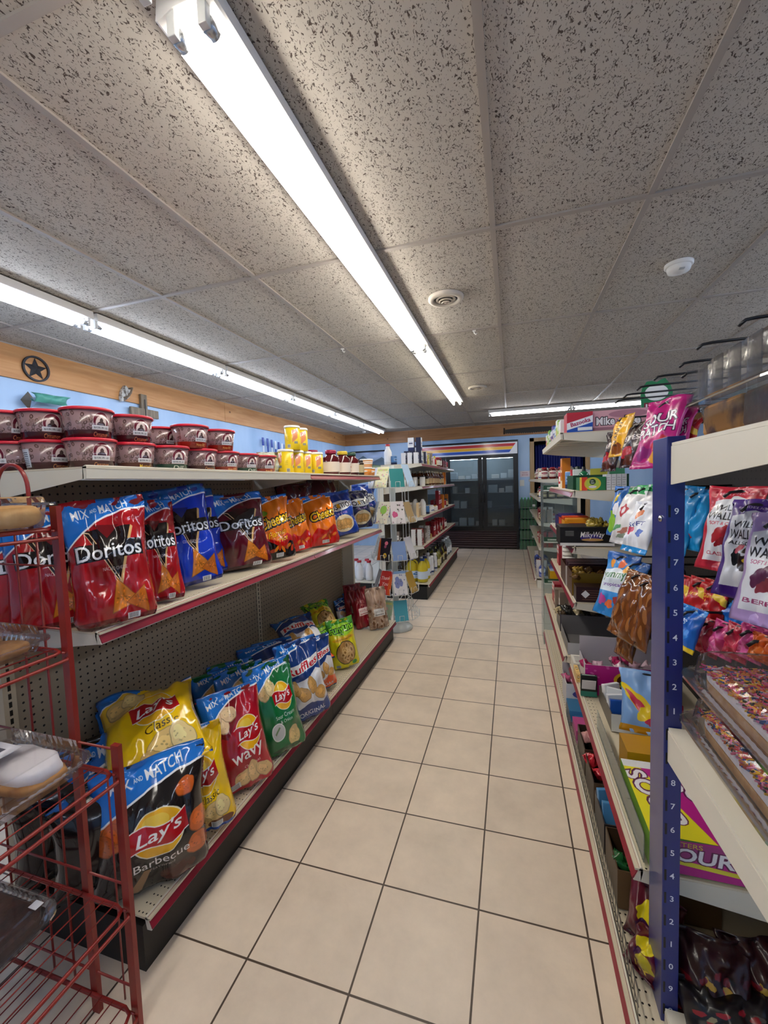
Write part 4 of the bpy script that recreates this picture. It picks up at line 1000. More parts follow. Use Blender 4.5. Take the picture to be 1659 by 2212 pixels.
def fill(seq, xf, z, y0, side, shelf, gname, depth_off=.035, dy=.004, skew=0, group=None, limit=None):
    """stand the products named in seq along a shelf edge, from the near end on"""
    y = y0
    n = {}
    for k in seq:
        if isinstance(k, (int, float)): y += k; continue
        up = 0; back = 0
        if k.endswith('^'): up = 1; k = k[:-1]
        fn, d, cat, sp = SPEC[k]
        nm = d.split()[-1] if False else cat.replace(' ', '_')
        h = last_h.get(k)
        if up:
            yy = y-prev_sp/2-dy; zz = z+prev_h+.0005
        else:
            yy = y+sp/2; zz = z+.0008; y += sp+dy
        key = (k,)
        c_ = n.get(k, 0); n[k] = c_+1
        tot = sum(1 for q in seq if isinstance(q, str) and q.rstrip('^') == k)
        lbl = ('%s on the %s\'s %s' % (d, gname, shelf)) if tot == 1 else '%s %s on the %s\'s %s' % (ordi(c_), d, gname, shelf)
        rr = .012*math.sin(yy*31+z*17)
        hw = {'box': .03, 'carton': .03, 'jug': .078, 'pack': .045}.get(cat, .04)
        o = inst(key, fn, nm, lbl, cat, (xf-side*(depth_off+hw+rr), yy, zz), rz=(0 if side > 0 else PI)+.06*math.sin(yy*57), group='%s: %s' % (shelf, cat+'s') if tot > 1 else None)
        if k not in last_h: last_h[k] = max((v.co.z for v in o.data.vertices))+max([0]+[max(v.co.z for v in c.data.vertices)-max((v.co.z for v in o.data.vertices)) for c in o.children])
        if not up: prev_sp, prev_h = sp, last_h[k]
        if not up and gname != 'candy gondola' and cat != 'jug':
            for b_ in range(2 if 'top' in shelf or 'second' in shelf else 1):
                inst(key, fn, nm, '%s, %s' % (lbl, ['one row back', 'two rows back'][b_]), cat, (xf-side*(depth_off+hw+rr+(b_+1)*(hw*2+.012)), yy, zz), rz=(0 if side > 0 else PI)+.06*math.sin(yy*57+b_), group='%s: back rows of %s' % (shelf, cat+'s'))
last_h = {}
def endrow(items, y, z, gname, shelf):
    """products seen side by side at the near end of a shelf: (kind, x, dy, what to call its place)"""
    for k, x, dy, zz, where in items:
        fn, d, cat, sp = SPEC[k]
        inst((k,), fn, cat.replace(' ', '_'), '%s %s' % (d, where), cat, (x, y+dy, z+.0008+zz), rz=-PI/2+.05*math.sin(x*40))
endrow([('dark_bottle', -1.26, .0, 0, 'at the near end of the bottom grocery shelf, beside the oil'), ('water_jug', -1.36, .03, 0, 'deep on the near end of the bottom grocery shelf'), ('oil_jug', -1.14, .06, 0, 'behind the front ones on the bottom grocery shelf')], 4.68, .18, 0, 0)
endrow([('brown_box', -1.28, 0, 0, 'at the back of the near end of the low grocery shelf')], 4.66, .617, 0, 0)
endrow([('blue_box', -1.36, .0, 0, 'deep on the near end of the middle grocery shelf')], 4.68, .947, 0, 0)
endrow([('tall_white_box', -1.10, .08, .152, 'stacked highest at the near end of the top grocery shelf'), ('bleach', -1.37, .02, 0, 'at the back of the top grocery shelf'), ('blue_can', -1.30, .02, 0, 'at the near end of the top grocery shelf')], 4.66, 1.555, 0, 0)
G1 = 'grocery gondola'
fill(['white_carton', 'tall_white_box', 'tall_white_box^', 'white_carton', 'cream_box', 'tall_white_box', .03, 'red_box', .02, 'yellow_box', 'cream_box', 'brown_box', 'red_can', 'red_can', 'white_can', 'red_can', 'red_can', .02,
      'yellow_bottle', 'yellow_bottle', .03, 'red_jar', 'red_jar', 'red_jar', 'red_jar', .03, 'maroon_box', 'maroon_box', 'maroon_box', 'red_can', 'red_can', 'red_can', 'maroon_box'], -.953, 1.555, 4.62, 1, 'top shelf', G1)
fill([.25, 'white_can', .02, 'brown_jar', .05, 'brown_jar', .04, 'syrup', 'syrup', 'syrup', .03, 'syrup', 'syrup', 'syrup', .05, 'syrup', 'syrup', .05, 'syrup', 'syrup', .05, 'brown_jar', 'syrup', 'syrup', .03, 'orange_box', 'orange_box', 'syrup', 'syrup'], -.953, 1.298, 4.62, 1, 'second shelf', G1)
fill(['tan_pack', 'tan_pack', .02, 'flour', 'flour', .02, 'blue_can', .05, 'teapot_tin', .03, 'white_jar', 'white_jar', .03, 'small_tin', 'teapot_tin', .02, 'teapot_tin', .02, 'red_box', 'red_box^', .03, 'red_box', .02, 'red_box', .02, 'orange_box', 'orange_box', .02, 'red_can', 'red_can', 'white_can', 'brown_jar', 'brown_jar', 'orange_box'], -.953, .947, 4.62, 1, 'middle shelf', G1)
fill(['bw_box', 'tall_red', 'tall_red', .02, 'brown_box', 'brown_box', 'brown_box', 'bw_box', .02, 'brown_box', 'brown_box', 'gold_pack', 'gold_pack', .02, 'red_box', 'tall_red', 'tall_red', 'tall_red', .02, 'red_can', 'red_can', 'tall_red', 'brown_jar', 'brown_jar', 'brown_jar', 'tall_red', 'tall_red', 'red_jar', 'red_jar', 'red_jar'], -.953, .617, 4.62, 1, 'low shelf', G1)
fill([.02, 'oil_jug', .01, 'oil_jug', .03, 'spray', 'spray', .02, 'dark_bottle', .05, 'spray', .05, 'dark_bottle', 'olive_bottle', 'olive_bottle', 'olive_bottle', .03, 'dark_bottle', 'dark_bottle', .03, 'olive_bottle', 'dark_bottle', 'dark_bottle', 'dark_bottle', .05, 'water_jug', .02, 'water_jug', .02, 'water_jug'], -.905, .18, 4.63, 1, 'bottom shelf', G1)
for k, (x, y) in enumerate(((-1.66, 4.70), (-1.78, 4.69), (-1.72, 4.80), (-1.86, 4.80))):
    inst(('bleach',), SPEC['bleach'][0], 'bottle', 'white bottle with red cap behind the grocery gondola, %s of four' % ordi(k), 'bottle', (x, y, .1808), group='white bottles on the back shelf')
G2 = 'canned goods gondola'
fill(['red_jar', 'white_jar', 'red_can', 'red_can', 'cream_box', 'brown_jar', 'red_jar', 'white_can', 'red_box', 'cream_box', 'maroon_box', 'red_jar', 'red_jar', 'brown_jar'], .30, 1.33, 5.37, -1, 'top shelf', G2)
fill(['brown_jar', 'brown_jar', 'brown_box', 'white_jar', 'brown_box', 'red_can', 'red_can', 'brown_jar', 'brown_jar', 'red_jar'], .31, 1.09, 5.37, -1, 'second shelf', G2)
fill(['brown_box', 'bw_box', 'red_can', 'brown_jar', 'brown_jar', 'red_jar', 'red_jar', 'brown_box', 'red_box', 'red_box'], .31, .80, 5.37, -1, 'middle shelf', G2)
fill(['tall_red', 'tall_red', 'cream_box', 'red_box', 'red_box', 'brown_box', 'maroon_box', 'red_jar', 'red_can', 'red_can'], .31, .50, 5.37, -1, 'low shelf', G2)
fill([.02, 'blue_bag_pack', 'bw_box', 'brown_box', .03, 'blue_bag_pack', 'red_box', .03, 'blue_box', 'maroon_box', 'blue_bag_pack', 'bw_box'], .262, .125, 5.37, -1, 'bottom shelf', G2)

# ------------------------------------------------------------------ top of the snack gondola: pretzel tubs, drink mix canisters, jars
def pret_label(flav, fc, band):
    a = Art(512, 96, '94787a', ss=1); A = a.A
    for k in range(140):
        x, y = a.rg.rand(), .03+a.rg.rand()*.13; c = ['66504a', '57423e', '7c625c', '48332f', '8c706a'][k % 5]
        a.ell(x, y, .011, .014, c, rot=k); a.ell(x, y, .006, .008, '876c6c', rot=k)
    a.rect(0, 0, 1, .052, band)
    for x in (.2, .7):
        a.ell(x, .108, .060, .066, 'b8a4a4'); a.ell(x, .108, .056, .062, '5c1628'); a.ell(x, .102, .040, .046, 'c9b6b2'); a.ell(x, .085, .032, .026, '35161e'); a.ell(x, .116, .013, .017, '4a3a38'); a.rect(x-.06, .04, x+.06, .078, '94787a'); a.rect(0, 0, 1, .052, band)
        a.rect(x-.066, .056, x+.066, .086, 'd9d9dc'); a.rect(x-.062, .060, x+.062, .082, 'c2c2c6'); a.text('SEASONED PRETZELS', x, .071, .012, '33333a', .105)
    for x in (.2, .7): a.text(flav, x, .026, .030, fc, .11, 0, .004, .2)
    a.rect(.41, .02, .49, .14, 'b9c0cc'); [a.rect(.415, .03+.012*q, .475, .035+.012*q, '4a5060') for q in range(8)]
    return a
PT = {'cin': pret_label('Cinnamon', 'd9925a', '3c161f').mat('tub_cin', rough=.2, coat=.3), 'dill': pret_label('Dill', 'e0eadf', '123e30').mat('tub_dill', rough=.2, coat=.3),
      'hot': pret_label('Honey BBQ', 'f0c070', '8a2414').mat('tub_hot', rough=.2, coat=.3), 'mus': pret_label('Mustard', 'e8c040', '4a1a14').mat('tub_mus', rough=.2, coat=.3)}
Mlid = mat('tub_lid_red', 'd01f38', rough=.3, sss=0, coat=.2)
def f_tub(k):
    def fn(name):
        r0, r1, h = .056, .0665, .083
        rt = MB().lathe([(r0*.92, 0), (r0, .003), (r1, h)], 40, capt=True).build(name, PT[k])
        MB().lathe([(r1+.0005, h-.002), (r1+.0035, h-.003), (r1+.0035, h+.004), (r1, h+.0065), (r1-.003, h+.0065), (r1-.006, h+.0045), (.0001, h+.0045)], 40, capb=False, capt=False).build('lid', Mlid, rt)
        return rt
    return fn
low = [(35, -1.45, 'cin'), (108, -1.34, 'cin'), (198, -1.21, 'cin'), (288, -1.215, 'mus'), (366, -1.2, 'dill'), (431, -1.2, 'cin'), (482, -1.2, 'hot'), (527, -1.2, 'dill'), (567, -1.2, 'hot')]
upp = [(20, -1.46, 'cin'), (103, -1.35, 'cin'), (196, -1.215, 'cin'), (286, -1.22, 'cin'), (350, -1.34, 'cin'), (414, -1.20, 'hot'), (474, -1.2, 'hot')]
desc = {'cin': 'dark red band', 'mus': 'brown band and yellow pretzel print', 'dill': 'green band', 'hot': 'rust red band'}
for k, (cx, X, q) in enumerate(low):
    P = at(cx, 990, 'x', X)
    inst(('tub', q), f_tub(q), 'pretzel_tub', '%s red-lidded pretzel tub in the lower row, with %s' % (ordi(k), desc[q]), 'pretzel tub', (X, P[1], 1.4045), rz=R([-150, 100, -85, -78, -88, -82, -86, -92, -96][k]), group='pretzel tubs on the top shelf')
for k, (cx, X, q) in enumerate(upp):
    P = at(cx, 900, 'x', X)
    o = inst(('tub', q), f_tub(q), 'pretzel_tub', 'red-lidded pretzel tub stacked in the upper row, %s from the camera' % ordi(k), 'pretzel tub', (X, at(cx, 990, 'x', X)[1], 1.4935), rz=R([110, -90, -78, -84, -75, -80, -88][k]), group='pretzel tubs on the top shelf')
def mix_label():
    a = Art(400, 160, 'edcb1e', ss=2)
    for x in (.12, .45, .78):
        a.poly([(x-.02, .12), (x+.1, .20), (x+.11, .36), (x-.01, .30)], 'd98a5a'); a.poly([(x-.03, .25), (x+.11, .31), (x+.11, .37), (x-.03, .32)], 'f0e8dc'); a.text('Pik', x+.04, .31, .06, 'c03028', .12, .35, .01, .2)
        a.rect(x+.02, .10, x+.10, .14, '8a8a80'); a.rect(x-.13, .03, x-.06, .09, 'dddcd6'); [a.rect(x-.125+.01*q, .035, x-.12+.01*q, .085, '333333') for q in range(6)]
        for q in range(9): a.rect(x-.15+.02*(q % 3), .15+.03*(q//3), x-.14+.02*(q % 3), .155+.03*(q//3), '6a5a10')
    return a
Mmix = mix_label().mat('canister_label', rough=.3); Mcw = mat('canister_lid', 'f2efe6', rough=.35)
def f_mix(name):
    r, h = .042, .128
    rt = MB().lathe([(r*.95, 0), (r, .003), (r, h)], 30).build(name, Mmix)
    MB().lathe([(r+.002, h-.008), (r+.002, h), (r-.002, h+.004), (.0001, h+.003)], 30, capb=False, capt=False).build('lid', Mcw, rt); return rt
mx = [(-1.17, 2.02, 0), (-1.16, 2.115, 0), (-1.25, 2.19, 0), (-1.16, 2.215, 0), (-1.13, 2.305, 0), (-1.155, 2.075, 1), (-1.165, 2.185, 1), (-1.28, 2.08, 0)]
for k, (x, y, u) in enumerate(mx[:7]):
    inst(('mix',), f_mix, 'drink_mix_canister', ['yellow drink mix canister in the lower row, %s from the camera', 'yellow drink mix canister stacked on top, %s canister counted from below'][u] % ordi(k), 'canister', (x, y, 1.4045+u*.1325), rz=[1.2, .3, .5, .6, .4, 2.5, .5][k], group='yellow drink mix canisters')
Msauce = mat('jelly_red', '541018', rough=.12, coat=.6)
for k, (x, y, cap, lb) in enumerate(((-1.25, 2.50, '8f1c38', 'dark red jelly jar with maroon cap in the back row'), (-1.15, 2.57, '9c1f3c', 'large dark red jelly jar with maroon cap'), (-1.13, 2.72, 'd8b82c', 'large dark red jelly jar with yellow cap'), (-1.12, 2.86, '2a4a34', 'large dark red jelly jar with dark green cap'))):
    key = ('jelly', cap)
    def fj(name, cap=cap):
        o = f_jar(.056, .166, Msauce, L_('efe0cc', 'c8502a', 1), pm(cap, rough=.3), cr=.62, lab_=(.12, .52), caph=.024, neck=.68)(name); return o
    inst(key, fj, 'jelly_jar', lb, 'jar', (x, y, 1.4045), rz=.8*k, group='jelly jars on the top shelf')
rt = empty('sauce_bottle', (-1.16, 3.02, 1.4045))
far = [((-1.20, 2.99), 'blue_can', 'dark blue and white canister beside the jelly jars'), ((-1.13, 3.06), 'brown_jar', 'brown jar beside the jelly jars on the snack gondola')]
bpy.data.objects.remove(rt)
for (x, y), k, lb in far: inst((k,), SPEC[k][0], 'canister' if 'can' in k else 'jar', lb, 'canister' if 'can' in k else 'jar', (x, y, 1.4045), group=None)
Mtubo = L_('e8923a', 'f2e8da', 1, 'c86a2a')
def f_tubw(name):
    rt = MB().lathe([(.045, 0), (.052, .06)], 26).build(name, Mtubo)
    MB().lathe([(.054, .056), (.055, .064), (.052, .067), (.0001, .066)], 26, capb=False, capt=False).build('lid', pm('f0eee6'), rt); return rt
for k, (x, y, z) in enumerate(((-1.12, 3.17, 0), (-1.13, 3.285, 0), (-1.12, 3.20, .0675))):
    inst(('tubo',), f_tubw, 'caramel_tub', 'orange tub with white lid on the snack gondola, ' + ['nearer lower one', 'farther lower one', 'stacked on top'][k], 'tub', (x, y, 1.4045+z), rz=k, group='orange tubs on the top shelf')
# clear bag behind the canisters and flattened orange bottle
AM['clearyellow'] = art_plain('c9cfb8', [], dots=['d8cf70', 'bcc4c0', 'e6e2a0', 'a8b0ac']).mat('clearyellow', rough=.15, coat=.4, bump=BUMP); BACK['clearyellow'] = BACK['clearbrown']
bag3('clearyellow', (-1.24, 1.97, 0), .13, .12, .06, (8, 0, 60), 'clear bag of yellow candies between the pretzel tubs and the yellow canisters', name='candy_bag', cat='bag of candy', rest=1.4045, seed=3)
# ================================================================== glass door cooler
CY = 8.32
ck = empty('glass_door_cooler', ((-1.87+.118)/2, CY+.35, 0), label='black three-door glass cooler with red, yellow and blue striped header', cat='cooler')
CX0, CX1 = -1.89, .118
ox = (CX0+CX1)/2; oy = CY+.35
def cp(mb, name, m, parent=ck, **k):
    o = mb.build(name, m, parent, **k)
    if parent is ck: o.matrix_local = Matrix.Translation((-ox, -oy, 0))
    return o
Mcool = mat('cooler_black', '101011', rough=.35, coat=.2); Mint = mat('cooler_inside', '98a2a4', rough=.6)
mb = MB(); mb.box(CX0, CX0+.04, CY, CY+.70, 0, 2.08); mb.box(CX1-.04, CX1, CY, CY+.70, 0, 2.08); mb.box(CX0+.04, CX1-.04, CY, CY+.70, 2.03, 2.08); mb.box(CX0+.04, CX1-.04, CY+.02, CY+.70, 1.79, 1.83)
mb.box(CX0+.04, CX1-.04, CY+.02, CY+.70, .36, .40); mb.box(CX0+.04, CX1-.04, CY+.02, CY+.05, 1.83, 2.03)
cp(mb, 'cabinet', Mcool); cp(MB().box(CX0+.04, CX1-.04, CY+.66, CY+.70, .4, 1.79), 'back_lining', Mint)
hd = Art(512, 64, 'e9ebf0')
H_ = hd.A
for c, y0, y1, x0, x1 in (('c3202b', .66, .90, .03, .985), ('f0b72e', .40, .63, .06, .965), ('1f52b8', .13, .37, .09, .945)):
    hd.poly([(x0, y1*H_), (x1, y1*H_), (x1-.02, y0*H_), (x0+.035, y0*H_)], c)
mb = MB(); mb.box(CX0+.01, CX1-.01, CY-.02, CY, 1.835, 2.055, front='-y')
cp(mb, 'header_sign', [Mcool, hd.mat('cooler_header', rough=.2, coat=.5)])
mb = MB(); mb.box(CX0+.02, CX1-.02, CY+.03, CY+.05, 0.02, .36)
for k in range(7): mb.prism([(CY-.0, .05+.043*k), (CY+.03, .075+.043*k), (CY+.03, .085+.043*k), (CY-.0, .062+.043*k)], 'x', CX0+.03, CX1-.03)
cp(mb, 'grille', mat('grille_dark', '4c3c3e', rough=.3, coat=.4))
Mcglass = clearmat('cooler_glass', 'dfe4e6', .03, .03)
ds = [(-1.868, -1.248), (-1.245, -.546), (-.540, .112)]
for k, (a, b) in enumerate(ds):
    dr = MB(); fw = .081
    dr.box(a, a+fw, CY-.035, CY-.001, .40, 1.83); dr.box(b-fw, b, CY-.035, CY-.001, .40, 1.83); dr.box(a+fw, b-fw, CY-.035, CY-.001, .40, .45); dr.box(a+fw, b-fw, CY-.035, CY-.001, 1.765, 1.83)
    d = cp(dr, 'door', Mcool)
    MB().box(a+fw, b-fw, CY-.02, CY-.014, .44, 1.785).build('glass_pane', Mcglass, d)
    hx = b-.03 if k != 2 else a+.03
    MB().tube([(hx, CY-.035, .92), (hx, CY-.065, .94), (hx, CY-.065, 1.26), (hx, CY-.035, 1.28)], .009, 8).build('handle', Mcool, d)
shm = mat('wire_shelf', '9aa0a2', rough=.3, metal=.6)
cz = [.45, .80, 1.10, 1.38]
for z in cz: 
    mb = MB(); mb.box(CX0+.05, CX1-.05, CY+.05, CY+.62, z-.008, z); cp(mb, 'inner_shelf', shm)
cp(MB().tube([(-1.70, CY+.09, 1.775), (.02, CY+.09, 1.775)], .010, 10), 'inside_lamp', tube_mat('cooler_lamp', 'dfeeff', 45.0))
n_ = 0
for zi, z in enumerate(cz):
    x = CX0+.12
    while x < CX1-.15:
        w = .08+rnd.random()*.10; hh = .06+rnd.random()*.10
        if rnd.random() < .66:
            c = ['dfe4e6', 'cfd6d8', 'b9c4cc', 'e8e4dc'][n_ % 4]
            o = MB().box(x, x+w, CY+.14, CY+.32, z+.001, z+hh).build('food_package', pm(c), None, bevel=.006)
            tag(o, 'pale package inside the cooler, %s on its %s shelf' % (ordi(n_ % 12), ['bottom', 'second', 'third', 'top'][zi]), 'package', 'pale packages inside the cooler'); n_ += 1
        x += w+.03
# water bottle cases stacked beside the cooler
Mgreen = mat('green_bottle', '2f9a58', rough=.15, trans=.2, coat=.4); Mwrap = clearmat('shrink_wrap', 'd8f2e4', .14, .12); Mgcap = pm('2f9a58')
def case(name):
    rt = MB().box(-.15, .15, -.11, .11, .0, .008).build(name, pm('9fb8a6'))
    for i in range(5):
        for j in range(2):
            x, y = -.12+.06*i, -.08+.16*j
            b = MB().lathe([(.024, .008), (.028, .015), (.028, .135), (.012, .172), (.012, .182)], 14, c=(x, y, 0)).build('bottle', Mgreen, rt)
            MB().lathe([(.014, .18), (.014, .196), (.0001, .196)], 10, c=(x, y, 0), capb=False, capt=False).build('cap', Mgcap, b)
    MB().box(-.153, .153, -.115, .115, .01, .168).build('shrink_wrap', Mwrap, rt)
    MB().box(.07, .12, -.1165, -.1155, .03, .07).build('price_label', pm('e4ece6'), rt)
    return rt
for k in range(5):
    inst(('case',), case, 'bottle_case', 'shrink-wrapped case of green bottles right of the cooler, %s from the floor' % ['lowest', 'second', 'third', 'fourth', 'topmost'][k], 'case of bottles', (.292+.004*k, 8.42, .0005+.1985*k), rz=.03*math.sin(k*3), group='stacked cases of green bottles')

# ================================================================== things on the walls
Miron = mat('cast_iron', '3a3a3e', rough=.55, metal=.4)
P = at(78, 797, 'x', XL+.0285); r = 27*depth(P)/FPX
rt = empty('metal_star', P, label='dark iron star in a ring hung on the left pine board', cat='wall ornament')
T = Matrix.Rotation(PI/2, 4, 'Y')
MB().lathe([(r*.86, -.008), (r, -.008), (r, .008), (r*.86, .008), (r*.86, -.008)], 40, T=T, capb=False, capt=False, smooth=False).build('ring', Miron, rt)
pts = [((r*.88 if k % 2 == 0 else r*.38)*math.cos(PI/2+k*PI/5), (r*.88 if k % 2 == 0 else r*.38)*math.sin(PI/2+k*PI/5)) for k in range(10)]
mb = MB(); o = [(-.006, a, b) for a, b in pts]+[(.014, 0, 0)]+[(-.006, 0, 0)]
mb.add(o, [(i, (i+1) % 10, 10) for i in range(10)]+[((i+1) % 10, i, 11) for i in range(10)]); mb.build('star', Miron, rt)
P = at(272, 850, 'x', XL+.0505)
rt = empty('flat_iron', P, label='old whitewashed flat iron with handle hung point down on the pine board', cat='flat iron')
rt.rotation_euler = (R(-32), 0, 0)
sole = [(-.045, .07), (-.05, .0), (-.03, -.07), (0, -.11), (.03, -.07), (.05, 0), (.045, .07)]
MB().prism([(a*.9, b*.9) for a, b in sole], 'x', -.03, 0.005).build('sole', mat('iron_white', 'cfcfca', rough=.7, noise_col=('6a6058', 30, .45, .6)), rt, bevel=.003)
MB().tube([(.0, .0, -.05), (.045, .0, -.05), (.06, 0, .0), (.045, 0, .06), (0, 0, .06)], .009, 8).build('handle', mat('iron_handle', '7a6a58', rough=.6), rt)
P = at(308, 886, 'x', XL+.0205)
rt = empty('hanging_cross', P, label='rustic weathered wood cross overlapping the pine board and blue wall', cat='wall cross')
Mcw = wood_mat('weathered_wood', '8a7a62', '5f513f', 'z', False)
MB().box(0, .03, -.035, .035, -.14, .15).build('upright_board', Mcw, rt, bevel=.004); MB().box(.006, .036, -.16, .16, -.07, .01).build('cross_board', Mcw, rt, bevel=.004)
MB().box(.0365, .040, -.004, .004, -.10, .10).build('nail_strip', Miron, rt)
P = at(62, 866, 'x', XL+.06)
rt = empty('hanging_ornament', P, label='silver diamond ornament hanging on the blue wall above the tubs', cat='ornament')
MB().add([(0, .0, .07), (0, .055, 0), (0, 0, -.07), (0, -.055, 0), (.03, 0, 0), (-.03, 0, 0)], [(0, 1, 4), (1, 2, 4), (2, 3, 4), (3, 0, 4), (1, 0, 5), (2, 1, 5), (3, 2, 5), (0, 3, 5)]).build('diamond', mat('silver', 'c8ccd0', rough=.15, metal=1), rt)
P = at(112, 873, 'x', XL+.08)
o = pillow('wreath', .26, .07, .06, pm('4f9a8a'), pm('4f9a8a'), seed=3, stand=False, NU=16, NV=8); o.matrix_world = Matrix.Translation(P) @ Matrix.Rotation(PI/2, 4, 'Z')
tag(o, 'pale green fabric sprig on the blue wall behind the tubs', 'decoration')
# blue spatulas and swatters hanging
Mb1 = pm('1c3c9c', rough=.3); Mb2 = pm('dfe6f2')
for k, (px, py, hgt) in enumerate(((567, 945, .26), (577, 947, .26), (586, 950, .26), (594, 953, .27), (601, 955, .26), (608, 958, .26), (618, 958, .2))):
    P = at(px, py, 'x', XL+.04)
    rt = empty('hanging_utensil', P, label='blue and white utensil hanging on the blue wall, %s in the row' % ordi(k), cat='utensil', group='utensils hanging on the left wall')
    mb = MB().box(0, .012, -.022, .022, -hgt*.45, 0); mb.build('blade', Mb1 if k % 2 == 0 or k < 3 else Mb2, rt, bevel=.004)
    MB().box(0, .014, -.012, .012, -hgt, -hgt*.45-.0005).build('handle', Mb2 if k % 2 == 0 else Mb1, rt, bevel=.003)
# landscape picture, saw, notice, switch on the back wall
pa = Art(256, 110, '7f8fa8'); A_ = pa.A
pa.rect(0, A_*.5, 1, A_, '9fb0cc'); pa.poly([(0, A_*.55), (.3, A_*.85), (.55, A_*.55), (.8, A_*.75), (1, A_*.5), (1, 0), (0, 0)], '5c6f80'); pa.poly([(0, A_*.4), (.4, A_*.5), (1, A_*.3), (1, 0), (0, 0)], '5a6a50'); pa.ell(.6, A_*.25, .3, .06, '8a9a78'); pa.vary(.2)
x0, x1, z1 = -3.36, -2.45, 2.06
rt = empty('landscape_picture', ((x0+x1)/2, YB-.03, 1.8), label='dark-framed mountain landscape picture on the back wall', cat='picture')
mb = MB(); w = (x1-x0)/2
for a in ((-w, w, .24, .27), (-w, w, -.27, -.24), (-w, -w+.03, -.24, .24), (w-.03, w, -.24, .24)): mb.box(a[0], a[1], -.01, .028, a[2], a[3])
mb.build('frame', pm('1d2026'), rt); MB().box(-w+.03, w-.03, .01, .02, -.24, .24, front='-y').build('print', [pm('888888'), pa.mat('landscape', rough=.4)], rt)
saw = [(-.5, .025)]+[(-.5+1.0*k/20, .035+.02*math.sin(PI*k/20)) for k in range(21)]+[(.5, .02)]+[(.5-1.0*k/50, -.03-(.016 if k % 2 else 0)-.012*math.sin(PI*k/50)) for k in range(51)]
rt = empty('crosscut_saw', (.40, YB-.028, 2.30), label='long old two-man crosscut saw hung on the back pine board', cat='saw')
MB().prism([(a, b) for a, b in saw], 'y', -.004, .004).build('blade', mat('old_steel', '3c3835', rough=.6, metal=.5), rt)
rt.location = (.40, YB-.026, 2.285)
for x in (-.52, .52): MB().tube([(x, 0, -.05), (x, 0, .07)], .015, 8).build('handle', pm('3a2a1e'), rt)
na = Art(120, 70, 'd6cfd8', ss=2); na.rect(.03, .03, .97, .55, 'e2d4dc'); na.text('PLEASE', .5, .40, .1, 'a8505e', .5); na.text('BEWARE', .5, .2, .1, 'a8505e', .6)
tag(MB().box(.165, .352, YB-.004, YB-.0005, 1.385, 1.505, front='-y').build('notice', [pm('d6cfd8'), na.mat('notice', rough=.6)]), 'small pale pink paper notice taped on the blue back wall', 'notice')
rt = empty('light_switch', (.20, YB, 1.27), label='white light switch plate below the paper notice', cat='light switch')
MB().box(-.042, .042, -.008, -.0005, -.06, .06).build('plate', Mwhite, rt, bevel=.003); MB().box(-.006, .006, -.018, -.008, -.012, .012).build('toggle', Mwhite, rt)
tag(MB().lathe([(.02, -.03), (.035, -.02), (.04, 0)], 16, c=(-2.9, 8.2, CZ-.001)).build('ceiling_sensor', Mwhite), 'small white ceiling sensor beyond the cool strip lights', 'sensor')

# ================================================================== greeting card spinner
SX, SY = -1.035, 3.64
Mwire = mat('wire_white', 'dcdedc', rough=.35); Mpole = mat('pole_grey', 'b9c0c0', rough=.4)
sp = empty('card_spinner', (SX, SY, 0), label='white wire greeting card spinner at the end of the chip gondola', cat='card spinner')
MB().lathe([(.15, 0), (.15, .012), (.13, .03), (.06, .05), (.03, .06)], 36, capt=True).build('base', mat('spinner_base', 'd8dedd', rough=.25, coat=.3), sp)
MB().lathe([(.028, .05), (.028, 1.50)], 18).build('pole', Mpole, sp)
tiers = [(1.30, .19), (.985, .20), (.66, .20), (.355, .21), (.12, .18)]
rw = .17
for z, hh in tiers:
    for k in range(8):
        a = R(45*k+30); ca, sa = math.cos(a), math.sin(a)
        P = lambda u, w, zz: (u*-sa+w*ca, u*ca+w*sa, zz)
        mb = MB(); hw = .066
        mb.tube([P(-hw, rw+.035, z+.06), P(-hw, rw+.035, z), P(hw, rw+.035, z), P(hw, rw+.035, z+.06)], .0028, 6)
        mb.tube([P(-hw, rw-.03, z+.16), P(-hw, rw-.01, z+.005), P(-hw, rw+.035, z)], .002, 6); mb.tube([P(hw, rw-.03, z+.16), P(hw, rw-.01, z+.005), P(hw, rw+.035, z)], .002, 6)
        mb.tube([P(-hw, rw-.03, z+.16), P(hw, rw-.03, z+.16)], .002, 6); mb.tube([P(-.02, rw+.035, z+.05), P(-.02, rw+.035, z+.0)], .002, 6); mb.tube([P(.02, rw+.035, z+.05), P(.02, rw+.035, z)], .002, 6)
        mb.tube([P(-.02, rw+.035, z+.05), P(.02, rw+.035, z+.05)], .002, 6)
        mb.tube([P(0, .027, z+.10), P(0, rw-.03, z+.16)], .003, 6)
        mb.build('card_pocket', Mwire, sp)
for k in range(8):
    a = R(45*k+52.5); MB().tube([(rw*.85*math.cos(a), rw*.85*math.sin(a), .10), (rw*.85*math.cos(a), rw*.85*math.sin(a), 1.48)], .0028, 6).build('upright_wire', Mwire, sp)
def cardart(bg, fn=None, **k):
    a = Art(140, 190, bg, ss=1)
    if fn: fn(a)
    return a
def fl(cols, n=14, s0=.05):
    def f(a):
        for k in range(n): a.ell(a.rg.rand(), a.rg.rand()*1.2, s0, s0*.8, cols[k % len(cols)], rot=k, wob=.2, seed=k)
    return f
def f_ty(a): a.text('Thank', .48, .95, .20, 'f4ece4', .74, .05, .0, .35); a.text('You', .5, .62, .20, 'f4ece4', .5, .05, .0, .35); a.ell(.3, .22, .22, .15, 'f0a030'); a.ell(.9, .5, .18, .6, 'd86a28', a=.8)
def f_ty2(a): a.text('THANK', .38, .66, .16, '33302e', 1.0, PI/2, .012); a.text('YOU', .68, .62, .14, 'a49a8c', .6, PI/2, .01)
